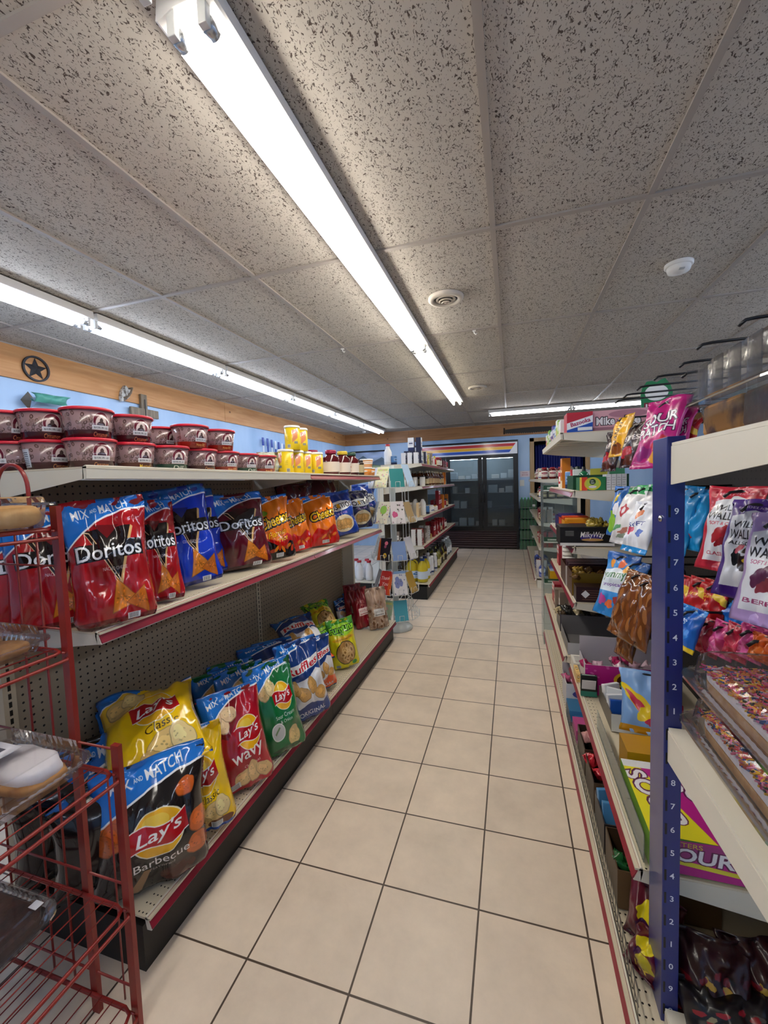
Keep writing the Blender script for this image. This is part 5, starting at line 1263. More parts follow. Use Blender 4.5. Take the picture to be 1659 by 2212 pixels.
def f_dark(a): a.poly([(0, 0), (.25, 0), (.1, 1.36), (0, 1.36)], 'd0602a'); a.ell(.6, 1.05, .14, .12, 'd06a80'); a.ell(.55, .85, .1, .1, '9a4a6a'); a.ell(.6, .3, .14, .16, 'd8b03a'); a.ell(.6, .28, .06, .07, '1a1420')
def f_green(a): a.ell(.5, .85, .27, .26, '8cc04a'); fl(['c88aa0', '6a7a5a', 'e0a070'], 22, .045)(a); a.ell(.5, .85, .25, .24, '98c85a')
def f_rose(a): a.ell(.28, .55, .2, .18, 'c84a80', wob=.1, seed=2); fl(['4a5a48', '7a5a6a', 'b8a0a8'], 10, .06)(a); a.ell(.28, .55, .18, .16, 'd05a8c', wob=.12, seed=1)
def f_lines(a): [a.rect(.2, .3+.13*k, .8-.08*(k % 3), .33+.13*k, '8c9298') for k in range(6)]
def f_yel(a): a.rect(.1, 1.08, .9, 1.22, 'c8d07a'); fl(['e0a0a8', 'd0c080', 'a8b8a0'], 26, .05)(a)
def f_bl(a): a.ell(.4, .7, .3, .3, '7a86c0', wob=.15, seed=2); fl(['8a94b8', '9aa4c8', '6a7090'], 12, .05)(a); a.rect(0, 1.2, 1, 1.36, '8ab0e0')
CARDS = {'yellow': ('efe9bd', f_yel, 'pale yellow floral'), 'teal': ('1f7f80', None, 'plain teal'), 'white': ('e4e2e6', None, 'plain white'), 'sky': ('b4cde6', None, 'pale blue'), 'lines': ('cdd4da', f_lines, 'grey-white lettered'), 'green': ('efe9d4', f_green, 'cream card with green circle'),
 'rose': ('e8e2e4', f_rose, 'white rose'), 'tan': ('b9995f', None, 'tan'), 'tybeige': ('c9c0b0', f_ty2, 'beige thank you'), 'dark': ('1c1522', f_dark, 'black and orange'), 'blue': ('7f9ccf', None, 'periwinkle blue'),
 'tyred': ('c2302a', f_ty, 'red thank you'), 'floral': ('e6e6ec', f_bl, 'white and blue floral'), 'brown': ('6e5c48', None, 'brown paper'), 'gold': ('c09a3a', None, 'mustard'), 'greenp': ('a9bfa2', f_yel, 'pale green'), 'cyan': ('4fa6bd', None, 'turquoise'), 'red': ('b5303a', None, 'plain red')}
CM = {}
def card(kind, tier, ang, h=None, w=.124, tilt=19, roll=0, extra=0, rad=None):
    bg, fn, nm = CARDS[kind]
    if kind not in CM: CM[kind] = cardart(bg, fn).mat('card_'+kind, rough=.45) if fn else pm(bg, rough=.45)
    z, hh = tiers[tier]; h = h or hh
    o = MB().box(-w/2, w/2, -.0015-extra, 0, 0, h, front='-y').build('greeting_card', [pm('e8e6e0'), CM[kind]])
    a = R(ang); r_ = (rad or rw)+.030
    o.matrix_world = Matrix.Translation((SX+r_*math.sin(a), SY-r_*math.cos(a), z+.004)) @ Matrix.Rotation(a, 4, 'Z') @ Matrix.Rotation(-R(tilt), 4, 'X') @ Matrix.Rotation(R(roll), 4, 'Y')
    tag(o, '%s card on the %s tier of the spinner, %s' % (nm, ['top', 'second', 'middle', 'fourth', 'lowest'][tier], 'facing the camera' if -25 < ang < 40 else 'turned toward the aisle' if ang >= 40 else 'turned toward the left wall'), 'greeting card', 'greeting cards on the spinner')
# ang measured from facing the camera, positive toward the aisle
for a in (('red', 0, -105), ('white', 0, -60), ('yellow', 0, -15), ('teal', 0, 30, .17), ('sky', 0, 75, .21), ('lines', 1, -60), ('green', 1, -15), ('rose', 1, 30), ('tan', 1, 75, .19), ('white', 1, 120, .2),
          ('tan', 2, -105), ('tybeige', 2, -60), ('dark', 2, -15), ('blue', 2, 30, .17), ('white', 2, 75), ('brown', 3, -60), ('tyred', 3, -15, .21), ('floral', 3, 30, .21), ('gold', 3, 75, .19), ('greenp', 4, -15, .18), ('cyan', 4, 30, .18), ('greenp', 4, -60, .17)):
    card(*a[:3], h=(a[3] if len(a) > 3 else None))
# ================================================================== red wire bakery rack
Mred = mat('rack_red', '84201a', rough=.4, coat=.2)
rk = empty('wire_rack', (-1.17, .42, 0), label='red wire bakery rack with sloping tiers at the near end of the chip gondola', cat='wire rack')
def rkb(mb, n, p=rk):
    o = mb.build(n, Mred, p)
    if p is rk: o.matrix_local = Matrix.Translation((1.17, -.42, 0))
    return o
YA, YN, XBK = .715, .14, -1.46
for x, h in ((-1.038, 1.305), (-.905, .735), (XBK, 1.45)):
    for y in (YA, YN):
        rkb(MB().box(x-.011, x+.011, y-.006, y+.006, 0, h), 'post')
for z, xf in ((1.25, -1.03), (.955, -1.03), (.672, -.90), (.33, -.90), (.06, -.90)):
    s_ = MB().tube([(xf, YN+.02, z), (xf, YA-.035, z), (xf-.008, YA-.018, z), (xf-.03, YA-.010, z), (XBK+.01, YA-.010, z), (XBK+.01, YN+.01, z), (xf-.02, YN+.01, z)], .0042, 8, closed=True)
    sh = rkb(s_, 'tier_frame')
    rkb(MB().tube([(xf+.006, YN+.01, z-.02), (xf+.006, YA-.012, z-.02), (xf-.006, YA-.004, z-.02)], .0042, 8), 'front_rail', sh).matrix_local = Matrix.Identity(4)
    n = int((xf-XBK)/.034)
    for i in range(1, n):
        x = xf-(xf-XBK)*i/n
        rkb(MB().tube([(x, YN+.01, z+.003), (x, YA-.010, z+.003)], .0016, 6), 'wire', sh).matrix_local = Matrix.Identity(4)
    for y in (YA-.012, YN+.012, (YA+YN)/2): rkb(MB().tube([(xf, y, z-.004), (XBK, y, z-.004)], .003, 6), 'cross_wire', sh).matrix_local = Matrix.Identity(4)
    rkb(MB().tube([(xf-.005, YA, z+.05 if z < 1.2 else z-.09), (XBK, YA, z+.05 if z < 1.2 else z-.09)], .0028, 6), 'guard_wire', sh).matrix_local = Matrix.Identity(4)
for x in (-1.115, -1.19, -1.33): rkb(MB().tube([(x, YA+.003, .06), (x, YA+.003, 1.25)], .0028, 6), 'side_wire')
for x in (-.945,): rkb(MB().tube([(x, YA+.003, .06), (x, YA+.003, .66)], .0022, 6), 'side_wire')
A0 = at(62, 1075, 'y', .69); A1 = at(22, 1004, 'y', .69); rr_ = A0[0]-A1[0]
rkb(MB().tube([(A0[0], .69, 1.25), (A0[0], .69, A1[2]-rr_*1.1)]+[(A1[0]+rr_*math.cos(PI*k/14), .69, A1[2]-rr_*1.1+rr_*1.1*math.sin(PI*k/14)) for k in range(1, 14)]+[(A1[0]-rr_, .69, A1[2]-rr_*1.1), (A1[0]-rr_, .69, 1.25)], .0045, 8), 'sign_hoop')

# ------------------------------------------------------------------ clear clamshells
Mclear = clearmat('clamshell_plastic', 'f8f7f8', .025, .06)
def rring(w, d, r, z, n=6, wav=0):
    pts = []
    for cx, cy, a0 in ((w/2-r, d/2-r, 0), (-w/2+r, d/2-r, PI/2), (-w/2+r, -d/2+r, PI), (w/2-r, -d/2+r, 1.5*PI)):
        for k in range(n+1): a = a0+PI/2*k/n; pts.append((cx+r*math.cos(a), cy+r*math.sin(a)))
    out = []; m = len(pts)
    for i in range(m):
        a, b = pts[i], pts[(i+1) % m]; L = math.hypot(b[0]-a[0], b[1]-a[1]); q = max(1, int(L/.008))
        for t in range(q): out.append((a[0]+(b[0]-a[0])*t/q, a[1]+(b[1]-a[1])*t/q))
    if wav: out = [(x*(1+wav*(1 if i % 2 else -1)), y*(1+wav*(1 if i % 2 else -1))) for i, (x, y) in enumerate(out)]
    return out
def shell(name, rings, parent, cap=None, m=None):
    """rings: (w, d, r, z, wav)"""
    L = [[(x, y, q[3]) for x, y in rring(w_, d_, q[2], 0, wav=q[4] if len(q) > 4 else 0)] for q in rings for w_, d_ in ((q[0], q[1]),)]
    n = min(len(r_) for r_ in L); L = [[r_[int(i*len(r_)/n)] for i in range(n)] for r_ in L]
    vs = [p for r_ in L for p in r_]; fs = [(j*n+i, j*n+(i+1) % n, (j+1)*n+(i+1) % n, (j+1)*n+i) for j in range(len(L)-1) for i in range(n)]
    if cap == 'b': fs.append(tuple(range(n))[::-1])
    if cap == 't': fs.append(tuple((len(L)-1)*n+i for i in range(n)))
    return MB().add(vs, fs, smooth=False).build(name, m or Mclear, parent)
def clam(loc, w, d, hb, hl, label, rz=0, wav=.008, cat='bakery container', group=None, hinge=True):
    rt = empty('bakery_clamshell', loc, rz, label, cat, group)
    shell('clear_base', [(w*.86, d*.86, .03, .0015), (w*.9, d*.9, .035, .006, wav), (w*.96, d*.96, .04, hb-.003, wav), (w+.012, d+.012, .045, hb), (w+.022, d+.022, .05, hb+.0005), (w+.024, d+.024, .05, hb-.003)], rt, 'b')
    shell('clear_lid', [(w+.024, d+.024, .05, hb+.001), (w+.022, d+.022, .05, hb+.003), (w*.965, d*.965, .04, hb+.0035), (w*.93, d*.93, .036, hb+hl*.85, wav*.7), (w*.88, d*.88, .034, hb+hl), (w*.80, d*.80, .03, hb+hl-.003)], rt, 't')
    return rt
def blob(name, rt, c, s, m, seed=0, amp=.06, nu=20, nv=12, e=.6):
    vs = []
    for j in range(nv+1):
        ph = -PI/2+PI*j/nv
        for i in range(nu):
            th = 2*PI*i/nu; cx, sx_ = math.cos(th), math.sin(th); q = (abs(cx)**3+abs(sx_)**3)**(-1/3.)
            r_ = math.cos(ph)**e if abs(math.cos(ph)) > 1e-6 else 0
            k = 1+amp*nz(cx*2+seed, sx_*2, math.sin(ph)*2+seed)
            vs.append((c[0]+s[0]*cx*q*r_*k, c[1]+s[1]*sx_*q*r_*k, c[2]+s[2]*math.copysign(abs(math.sin(ph))**.7, ph)*k))
    fs = [(j*nu+i, j*nu+(i+1) % nu, (j+1)*nu+(i+1) % nu, (j+1)*nu+i) for j in range(nv) for i in range(nu)]
    return MB().add(vs, fs, smooth=True).build(name, m, rt)
Mbread = mat('bread_tan', 'c79a5c', rough=.7, noise_col=('dcb880', 18, .35, .65), bump=(60, .4, .003)); Micing = mat('white_icing', 'eceaf0', rough=.45, bump=(90, .3, .002)); Mdough = mat('dough_gold', 'b8864c', rough=.7, noise_col=('8a5a2c', 25, .4, .7))
Mchoc = mat('chocolate', '35180e', rough=.4, noise_col=('532a18', 40, .4, .7), bump=(70, .5, .003)); Mpaper = pm('ebe9ec', rough=.6)
c1 = clam((-1.118, .592, 1.2555), .22, .22, .056, .018, 'clear clamshell of golden bread squares on the top tier of the red rack', wav=.004)
for k, (x, y) in enumerate(((-.05, .05), (.045, .05), (-.05, -.052), (.045, -.05))): blob('bread_square', c1, (x, y, .029), (.046, .050, .026), Mbread, seed=k)
c2 = clam((-1.165, .575, .961), .22, .24, .032, .03, 'clear clamshell of dark baked squares on the second tier of the red rack')
for k, (x, y) in enumerate(((-.05, .05), (.045, .05), (-.05, -.055), (.045, -.055))): blob('baked_square', c2, (x, y, .018), (.046, .05, .014), Mdough, seed=k+9)
c3 = clam((-1.095, .545, .679), .28, .30, .034, .045, 'clear clamshell of two white iced long pastries on the third tier of the red rack', wav=.010)
for k, (x, y, lx, ly) in enumerate(((.02, -.065, .11, .062), (.02, .072, .105, .055))):
    b = blob('iced_pastry', c3, (x, y, .020), (lx, ly, .017), Mdough, seed=k+3); blob('icing', b, (x, y, .040), (lx*.92, ly*.9, .026), Micing, seed=k+5, amp=.1)
la = Art(170, 100, 'eeedf2', ss=2); la.ell(.06, .06, .035, .035, '6a2a30')
for k in range(6): la.rect(.12, .16+.06*k, .5+.08*(k % 3), .175+.06*k, '9a98a8')
la.rect(.68, .15, .9, .35, '55525c'); la.rect(.68, .45, .85, .48, '8a8894')
o = MB().box(-.085, .085, -.05, .05, .0805, .0815, front='+z').build('paper_label', [Mpaper, la.mat('bakery_label', rough=.5)], c3); o.matrix_local = Matrix.Translation((-.03, -.005, 0)) @ Matrix.Rotation(R(90), 4, 'Z')
c4 = clam((-1.15, .485, .337), .26, .30, .035, .030, 'clear clamshell of chocolate cake on the lowest full tier of the red rack', wav=.006)
shell('chocolate_cake', [(.21, .245, .03, .004), (.235, .27, .035, .022), (.237, .272, .036, .042), (.225, .26, .033, .048)], c4, 't', Mchoc)
o = MB().box(-.04, .04, -.05, .05, .0665, .0675).build('paper_label', pm('b9b8bc'), c4); o.location = (-.03, 0, 0)
MB().box(.095, .118, .110, .128, .0665, .0675).build('small_sticker', Mpaper, c4)

# ------------------------------------------------------------------ end rack containers
def sprinkles(name, rt, w, d, z, n, seed):
    rg = random.Random(seed); cols = ['e05890', 'f0b050', 'e9e6ea', '2a5aa0', 'c42a3a', 'f0c030', '24382a', 'e88ab8', 'e07840']
    mb = MB()
    for k in range(n):
        x, y = (rg.random()-.5)*w, (rg.random()-.5)*d; a = rg.random()*PI; L = .0050+rg.random()*.002; r_ = .0017; t = (rg.random()-.5)*.5; zz = z+rg.random()*.004
        ax = Vector((math.cos(a)*math.cos(t), math.sin(a)*math.cos(t), math.sin(t))); s1 = ax.orthogonal().normalized(); s2 = ax.cross(s1); c = Vector((x, y, zz)); vs = []
        for e in (-1, 1):
            for q in range(4): vs.append(c+ax*(L*e)+(s1*math.cos(q*PI/2)+s2*math.sin(q*PI/2))*r_)
        mb.add(vs, [(0, 1, 5, 4), (1, 2, 6, 5), (2, 3, 7, 6), (3, 0, 4, 7), (3, 2, 1, 0), (4, 5, 6, 7)], mi=k % len(cols))
    o = mb.build(name, [pm(c, rough=.3) for c in cols], rt); o['kind'] = 'stuff'; return o
Mcake = mat('cake_base', 'c9a06a', rough=.7, noise_col=('a87a44', 30, .4, .7))
for k, (z, x, y, lb) in enumerate(((.8135, .502, .772, 'clear clamshell of sprinkle-covered cake, lower of the two on the end rack shelf'), (.9035, .505, .775, 'clear clamshell of sprinkle-covered cake stacked on top, end rack shelf'))):
    c = clam((x, y, z), .36, .36, .036, .048, lb, wav=.004, group=None)
    shell('sheet_cake', [(.295, .295, .035, .004), (.315, .315, .04, .02), (.318, .318, .042, .038)], c, 't', Mcake); shell('frosting', [(.316, .316, .042, .0385), (.318, .318, .042, .046), (.306, .306, .038, .051)], c, 't', Micing)
    sprinkles('sprinkles', c, .312, .312, .0515, 6000, 5+k)
c = clam((.497, .775, 1.3935), .36, .31, .060, .075, 'tall clear clamshell of dark brownies with ribbed lid on the top end shelf', wav=.0)
for i in range(4):
    for j in range(2):
        q_ = shell('brownie', [(.074, .130, .006, .004), (.079, .136, .008, .010), (.078, .135, .008, .052), (.072, .128, .006, .057)], c, 't', Mchoc if (i or not j) else mat('butterscotch', 'b8802e', rough=.6, noise_col=('5a3014', 20, .45, .6)))
        q_.location = (-.121+.0805*i, -.069+.138*j, 0)
for i in range(7):
    x = -.162+.054*i
    for s_ in (-1, 1): MB().box(x-.019, x+.019, s_*.147-.001, s_*.147+.001, .066, .128).build('lid_rib', Mclear, c)
for i in range(5):
    y = -.11+.055*i
    for s_ in (-1, 1): MB().box(s_*.171-.001, s_*.171+.001, y-.02, y+.02, .066, .128).build('lid_rib', Mclear, c)

# ================================================================== hooks of the candy gondola
Mhook = mat('hook_black', '17171a', rough=.35, coat=.3)
XBK2 = .70
def hook(y, z, xt=.43, drop=.012, dbl=False):
    pts = [(XBK2+.02, y, z+.004), (xt+.03, y, z), (xt+.012, y, z-.002), (xt, y, z-.012)]
    mb = MB().tube(pts, .0036, 8); mb.build('peg_hook', Mhook, RG)
for z in (1.645, 1.375, 1.12, .87):
    MB().box(XBK2, XBK2+.018, .96, 2.17, z-.008, z+.012).build('hook_bar', Mhook, RG)
for x, z in ((.66, 0), ): 
    for y in (.97, 2.16): MB().box(XBK2+.018, XBK2+.03, y-.012, y+.012, .2, 1.66).build('hook_bar_upright', Mhook, RG)
for y, z, xt in ((2.02, 1.655, .43), (1.84, 1.645, .42), (1.70, 1.645, .43), (1.40, 1.645, .46), (1.20, 1.64, .43), (1.03, 1.635, .44), (1.32, 1.60, .44), (1.55, 1.645, .44)): hook(y, z, xt)

# ------------------------------------------------------------------ peg bags
def pouch(col, top, words, panel=None, blobs=None, bottom=None):
    a = Art(200, 300, col); A = a.A; a.vary(.1)
    if panel: 
        x0, y0, x1, y1, c = panel; a.poly([(x0, y0), (x1, y0+.03), (x1, y1-.08), (.55, y1+.02), (x0, y1-.08)], c)
    if top: a.rect(0, A-.20, 1, A, top)
    if bottom: a.rect(0, 0, 1, .16, bottom)
    for b in (blobs or []): a.ell(b[0], b[1], b[2], b[3], b[4], wob=.12, seed=b[0]*9, rot=b[1])
    for w_ in words: a.text(w_[0], w_[1], w_[2], w_[3], w_[4], w_[5], w_[6] if len(w_) > 6 else 0, .012, w_[7] if len(w_) > 7 else 0, out=w_[8] if len(w_) > 8 else None)
    a.ell(.5, A-.09, .09, .025, '22222a'); return a
kk = '15131a'
def ww(col, sub, sc, flav, fc, blobs, lit='REALLY DELICIOUS'):
    return pouch(col, None, [('WILEY', .5, 1.10, .10, kk, .58, 0, .12), ('WALLABY', .52, .95, .13, kk, .74, 0, .12), (sub, .5, .82, .055, sc, .60), (flav, .5, .30, .06, fc, .62), (lit, .5, 1.36, .035, 'e8d8e4', .6)], (.12, .16, .88, 1.30, 'e6e8ee'), blobs)
PB = dict(ptexture=None)
def pmat(k, art, c, rough=.3): AM[k] = art.mat(k, rough=rough, coat=.2, bump=(22, .25, .002)); BACK[k] = mat('foil_'+k, c, rough=.3, coat=.2, bump=(22, .25, .002))
rb = lambda c, c2: [(.40, .62, .17, .10, c), (.58, .55, .14, .08, c2), (.52, .70, .10, .07, c), (.46, .50, .12, .06, c2)]
pmat('ww_red', ww('c2283e', 'SOFT & CHEWY', 'c2283e', 'CLASSIC RED', 'b8304a', rb('b01828', '8c1420')), 'b8253a')
pmat('ww_purple', ww('4c2a86', 'ALLSORTS', kk, '', kk, [(.40, .60, .10, .12, '1a1a1c'), (.55, .52, .10, .12, '2a1818'), (.66, .60, .12, .09, 'e0c030'), (.66, .60, .05, .04, '1a1a1c'), (.42, .74, .09, .05, 'd85868'), (.58, .74, .08, .07, '3a2a1a')]), '452678')
pmat('ww_lav', ww('b79ad0', 'SOFT & CHEWY', 'b04a78', 'BERRY', '9a3a68', rb('5a2a4a', '8a3040')), 'ab8ec8')
pmat('fish_blue', pouch('1486c4', None, [('FISH', .5, .95, .18, 'dce8f0', .7, PI/2)], None, [(.5, .3, .14, .07, 'b02838')]), '1078b4')
pmat('guardian', pouch('b01a20', None, [('Gummi', .4, .95, .14, 'e8c040', .56, .1, .2), ('Bears', .42, .45, .10, 'f0e4dc', .4, .2)], None, [(.80, .95, .12, .42, 'e8c23a')], 'd8cfa0'), 'a0161c')
pmat('blue_shine', pouch('1a62c0', '2f8ad8', [('YOYOS', .4, .8, .14, 'e8eef4', .5, 1.1)], None, [(.55, .5, .25, .16, '3a8ae0')], 'e8c82a'), '1450a8')
pmat('red_gummy', pouch('b01c38', None, [], None, [(.4, .8, .3, .3, 'c4284a'), (.6, .5, .3, .25, 'd03a5a'), (.3, .3, .25, .2, 'a81430')]), 'a81a36')
pmat('pink_gummy', pouch('c03878', None, [], None, [(.4, .8, .3, .3, 'd04a90'), (.6, .5, .3, .25, 'b02a60'), (.3, .3, .25, .2, 'd860a0')]), 'b83070')
pmat('tropic', pouch('2c86d0', '2a66b8', [('yummy', .5, .92, .18, '1f6a3a', .78, .1, .1, ('f2f6f4', .05)), ('tropical', .5, .72, .10, '5a3a9a', .6, .1, 0, ('e8ecf4', .03))], (.05, .55, .95, 1.12, 'dce8f2'), [(.3, 1.22, .1, .08, 'f0a040'), (.6, 1.24, .1, .09, 'e86838'), (.8, 1.12, .1, .1, 'f0b048'), (.3, .35, .14, .12, 'c04a9a'), (.55, .28, .12, .1, 'e07040'), (.75, .40, .10, .10, 'a03a30')]), '2878c0')
pmat('white_green', pouch('e2e2e4', '2a9a58', [], None, [(.5, .85, .16, .16, 'b8303c'), (.5, .85, .09, .07, 'e8dede'), (.3, .4, .2, .06, '5a9a6a'), (.6, .35, .2, .06, 'b87a6a'), (.5, .22, .2, .05, '8a9a8a')]), 'd8d8da')
pmat('white_blue', pouch('e4e8f0', None, [('SOFT', .5, .8, .12, '2a3a8a', .6, .2)], None, [(.3, .6, .14, .1, 'c83a5a'), (.7, .55, .14, .1, '5a7ad0'), (.5, 1.1, .16, .12, 'd87a4a')], '1e8ed8'), 'd8dce8')
pmat('blue_green', pouch('2a6ab8', None, [], None, [(.4, .4, .3, .3, '8ac040'), (.6, .8, .2, .2, 'e8e8f0'), (.4, 1.1, .2, .1, 'd8c040')]), '2458a0')
pmat('magenta', pouch('b81f78', None, [('SOUR', .5, 1.02, .20, 'f2eef4', .8, .2, .1, ('1a1830', .05)), ('PATCH', .5, .78, .20, 'f2eef4', .84, .2, .1, ('1a1830', .05))], None, [(.7, .45, .22, .16, 'c02838'), (.3, .3, .2, .12, '8a1a70'), (.6, .2, .16, .1, 'e0a030')]), 'a81c6e')
pmat('yellow_peg', pouch('e2a81c', None, [('PEANUT', .5, .8, .14, '3a2410', .9, PI/2)], None, [(.5, .25, .3, .18, '8a4a1a')]), 'd09a18')
pmat('dark_peg', pouch('2e1418', None, [('BITES', .5, .95, .15, 'e8dcd8', .6, .1)], None, [(.4, .5, .28, .14, 'b01c28'), (.5, .25, .3, .16, '5a2a20')]), '28110f')
pmat('orange_peg', pouch('e0601a', None, [], None, [(.5, .5, .3, .3, 'f08030')]), 'd05818')
_a = Art(200, 300, '6a3c1c'); [_a.ell(.08+.12*(k % 8)+.05*math.sin(k), .1+.09*(k//2), .05, .16, ['8a5428', '7a4420', '9a6434', '5c3218'][k % 4], rot=.3*math.sin(k)) for k in range(34)]
AM['caramel'] = _a.mat('caramel', rough=.15, coat=.5, bump=BUMP); BACK['caramel'] = mat('foil_caramel', '8a5628', rough=.2, coat=.4, bump=BUMP)
GP = 'peg bags on the candy gondola'
def hang(key, top, X, wpx, hpx, label, face=-72, lean=14, roll=0, w=None, h=None, t=None, hk=True, seed=None):
    P = at(top[0], top[1], 'x', X); d = depth(P); vd = math.atan2(P[0], P[1]); cs = max(.5, abs(math.cos(R(face)+vd)))
    w = w or wpx*d/FPX/cs; h = h or hpx*d/FPX
    o = pillow('candy_peg_bag', w, h, t or w*.30, AM[key], BACK[key], seed if seed is not None else rnd.random()*40, stand=False, wr=.55, NU=20, NV=26, seal=.07)
    o.matrix_world = Matrix.Translation(P) @ Matrix.Rotation(R(face), 4, 'Z') @ Matrix.Rotation(R(roll), 4, 'Y') @ Matrix.Rotation(-R(lean), 4, 'X') @ Matrix.Translation((0, 0, -h))
    tag(o, label, 'bag of candy', GP)
    if hk: hook(P[1], P[2]-.012, X-.03)
hang('dark_peg', (1334, 932), .45, 30, 88, 'dark bag of candy with red print on the top hooks, leftmost of that row', seed=1)
hang('yellow_peg', (1354, 896), .45, 34, 92, 'yellow peanut candy bag hanging on the top row of hooks', seed=2)
hang('dark_peg', (1384, 912), .47, 44, 100, 'dark brown candy bag between the yellow and magenta ones on the top hooks', seed=3)
hang('magenta', (1448, 862), .46, 78, 160, 'large magenta candy bag bulging above the blue post', lean=22, seed=4, face=-55)
hang('magenta', (1482, 880), .50, 40, 120, 'second magenta candy bag, hanging behind the blue post top', seed=5)
hang('guardian', (1495, 905), .52, 36, 75, 'red candy bag hanging between the blue post and brownie container', seed=6)
hang('blue_green', (1346, 1050), .45, 26, 110, 'narrow blue and green candy bag in the second row of hooks', seed=7, lean=12)
hang('white_green', (1380, 1052), .45, 50, 130, 'white candy bag with green top and red badge, second row of hooks', seed=8, lean=17)
hang('white_green', (1400, 1048), .47, 46, 110, 'white and green candy bag half hidden by the blue post', seed=9, lean=14)
hang('white_blue', (1405, 1085), .43, 50, 115, 'white and sky blue candy bag touching the blue post', seed=10, lean=20)
hang('tropic', (1350, 1196), .43, 58, 140, 'bright blue tropical gummy bag in the third row of hooks', seed=11, lean=20, face=-58)
hang('blue_green', (1378, 1212), .46, 44, 108, 'blue candy bag behind the bright tropical one', seed=12, lean=14)
hang('caramel', (1384, 1236), .44, 54, 150, 'brown caramel twist bag in the third row, left of two', seed=13, lean=18)
hang('caramel', (1404, 1252), .45, 50, 150, 'brown caramel twist bag in the third row, right of two', seed=14, lean=14)
hang('caramel', (1365, 1345), .43, 36, 80, 'brown caramel bag hanging lowest, beneath the other caramel bags', seed=15, hk=False)
hang('fish_blue', (1490, 1050), .50, 46, 150, 'glossy blue candy bag just right of the blue post', seed=16)
hang('fish_blue', (1518, 1056), .52, 44, 135, 'glossy blue candy bag between the first blue one and the red one', seed=17)
hang('ww_red', (1598, 1050), .50, 96, 190, 'red and white licorice bag hanging right of the blue post', seed=18, lean=14, face=-62)
hang('ww_purple', (1640, 1078), .475, 98, 222, 'purple and white licorice bag hanging in front of the red one', seed=19, lean=14, face=-60)
hang('ww_lav', (1698, 1110), .455, 118, 250, 'lavender and white licorice bag at the right photo edge', seed=20, lean=14, face=-58)
for k, (x, y, w, lb) in enumerate(((1488, 1244, 52, 'left'), (1524, 1250, 46, 'middle'), (1556, 1256, 44, 'right'))): hang('guardian', (x, y), .50+.015*k, w, 98, 'red gummy bag with a yellow side panel, %s of three' % lb, seed=21+k)
for k, (x, y, lb) in enumerate(((1540, 1296, 'left'), (1576, 1300, 'middle'), (1612, 1306, 'right'))): hang('blue_shine', (x, y), .54, 44, 60, 'shiny blue candy pouch under the licorice bags, %s of three' % lb, seed=25+k, hk=False)
hang('blue_shine', (1502, 1312), .46, 46, 96, 'blue candy pouch with a yellow foot beside the blue post', seed=29, lean=20)
for k, (x, y, key, lb) in enumerate(((1540, 1338, 'red_gummy', 'first'), (1572, 1344, 'pink_gummy', 'second'), (1604, 1350, 'red_gummy', 'third'), (1636, 1352, 'pink_gummy', 'fourth'))):
    hang(key, (x, y), .50, 44, 78, 'see-through %s gummy bag above the sprinkle cakes, %s from the post' % ('red' if k % 2 == 0 else 'pink', lb), seed=30+k)
hang('orange_peg', (1655, 1372), .47, 40, 60, 'orange candy bag above the sprinkle cakes at the photo edge', seed=35)
hang('dark_peg', (1450, 1215), .56, 60, 70, 'dark candy bag deep behind the blue post', seed=36, hk=False)

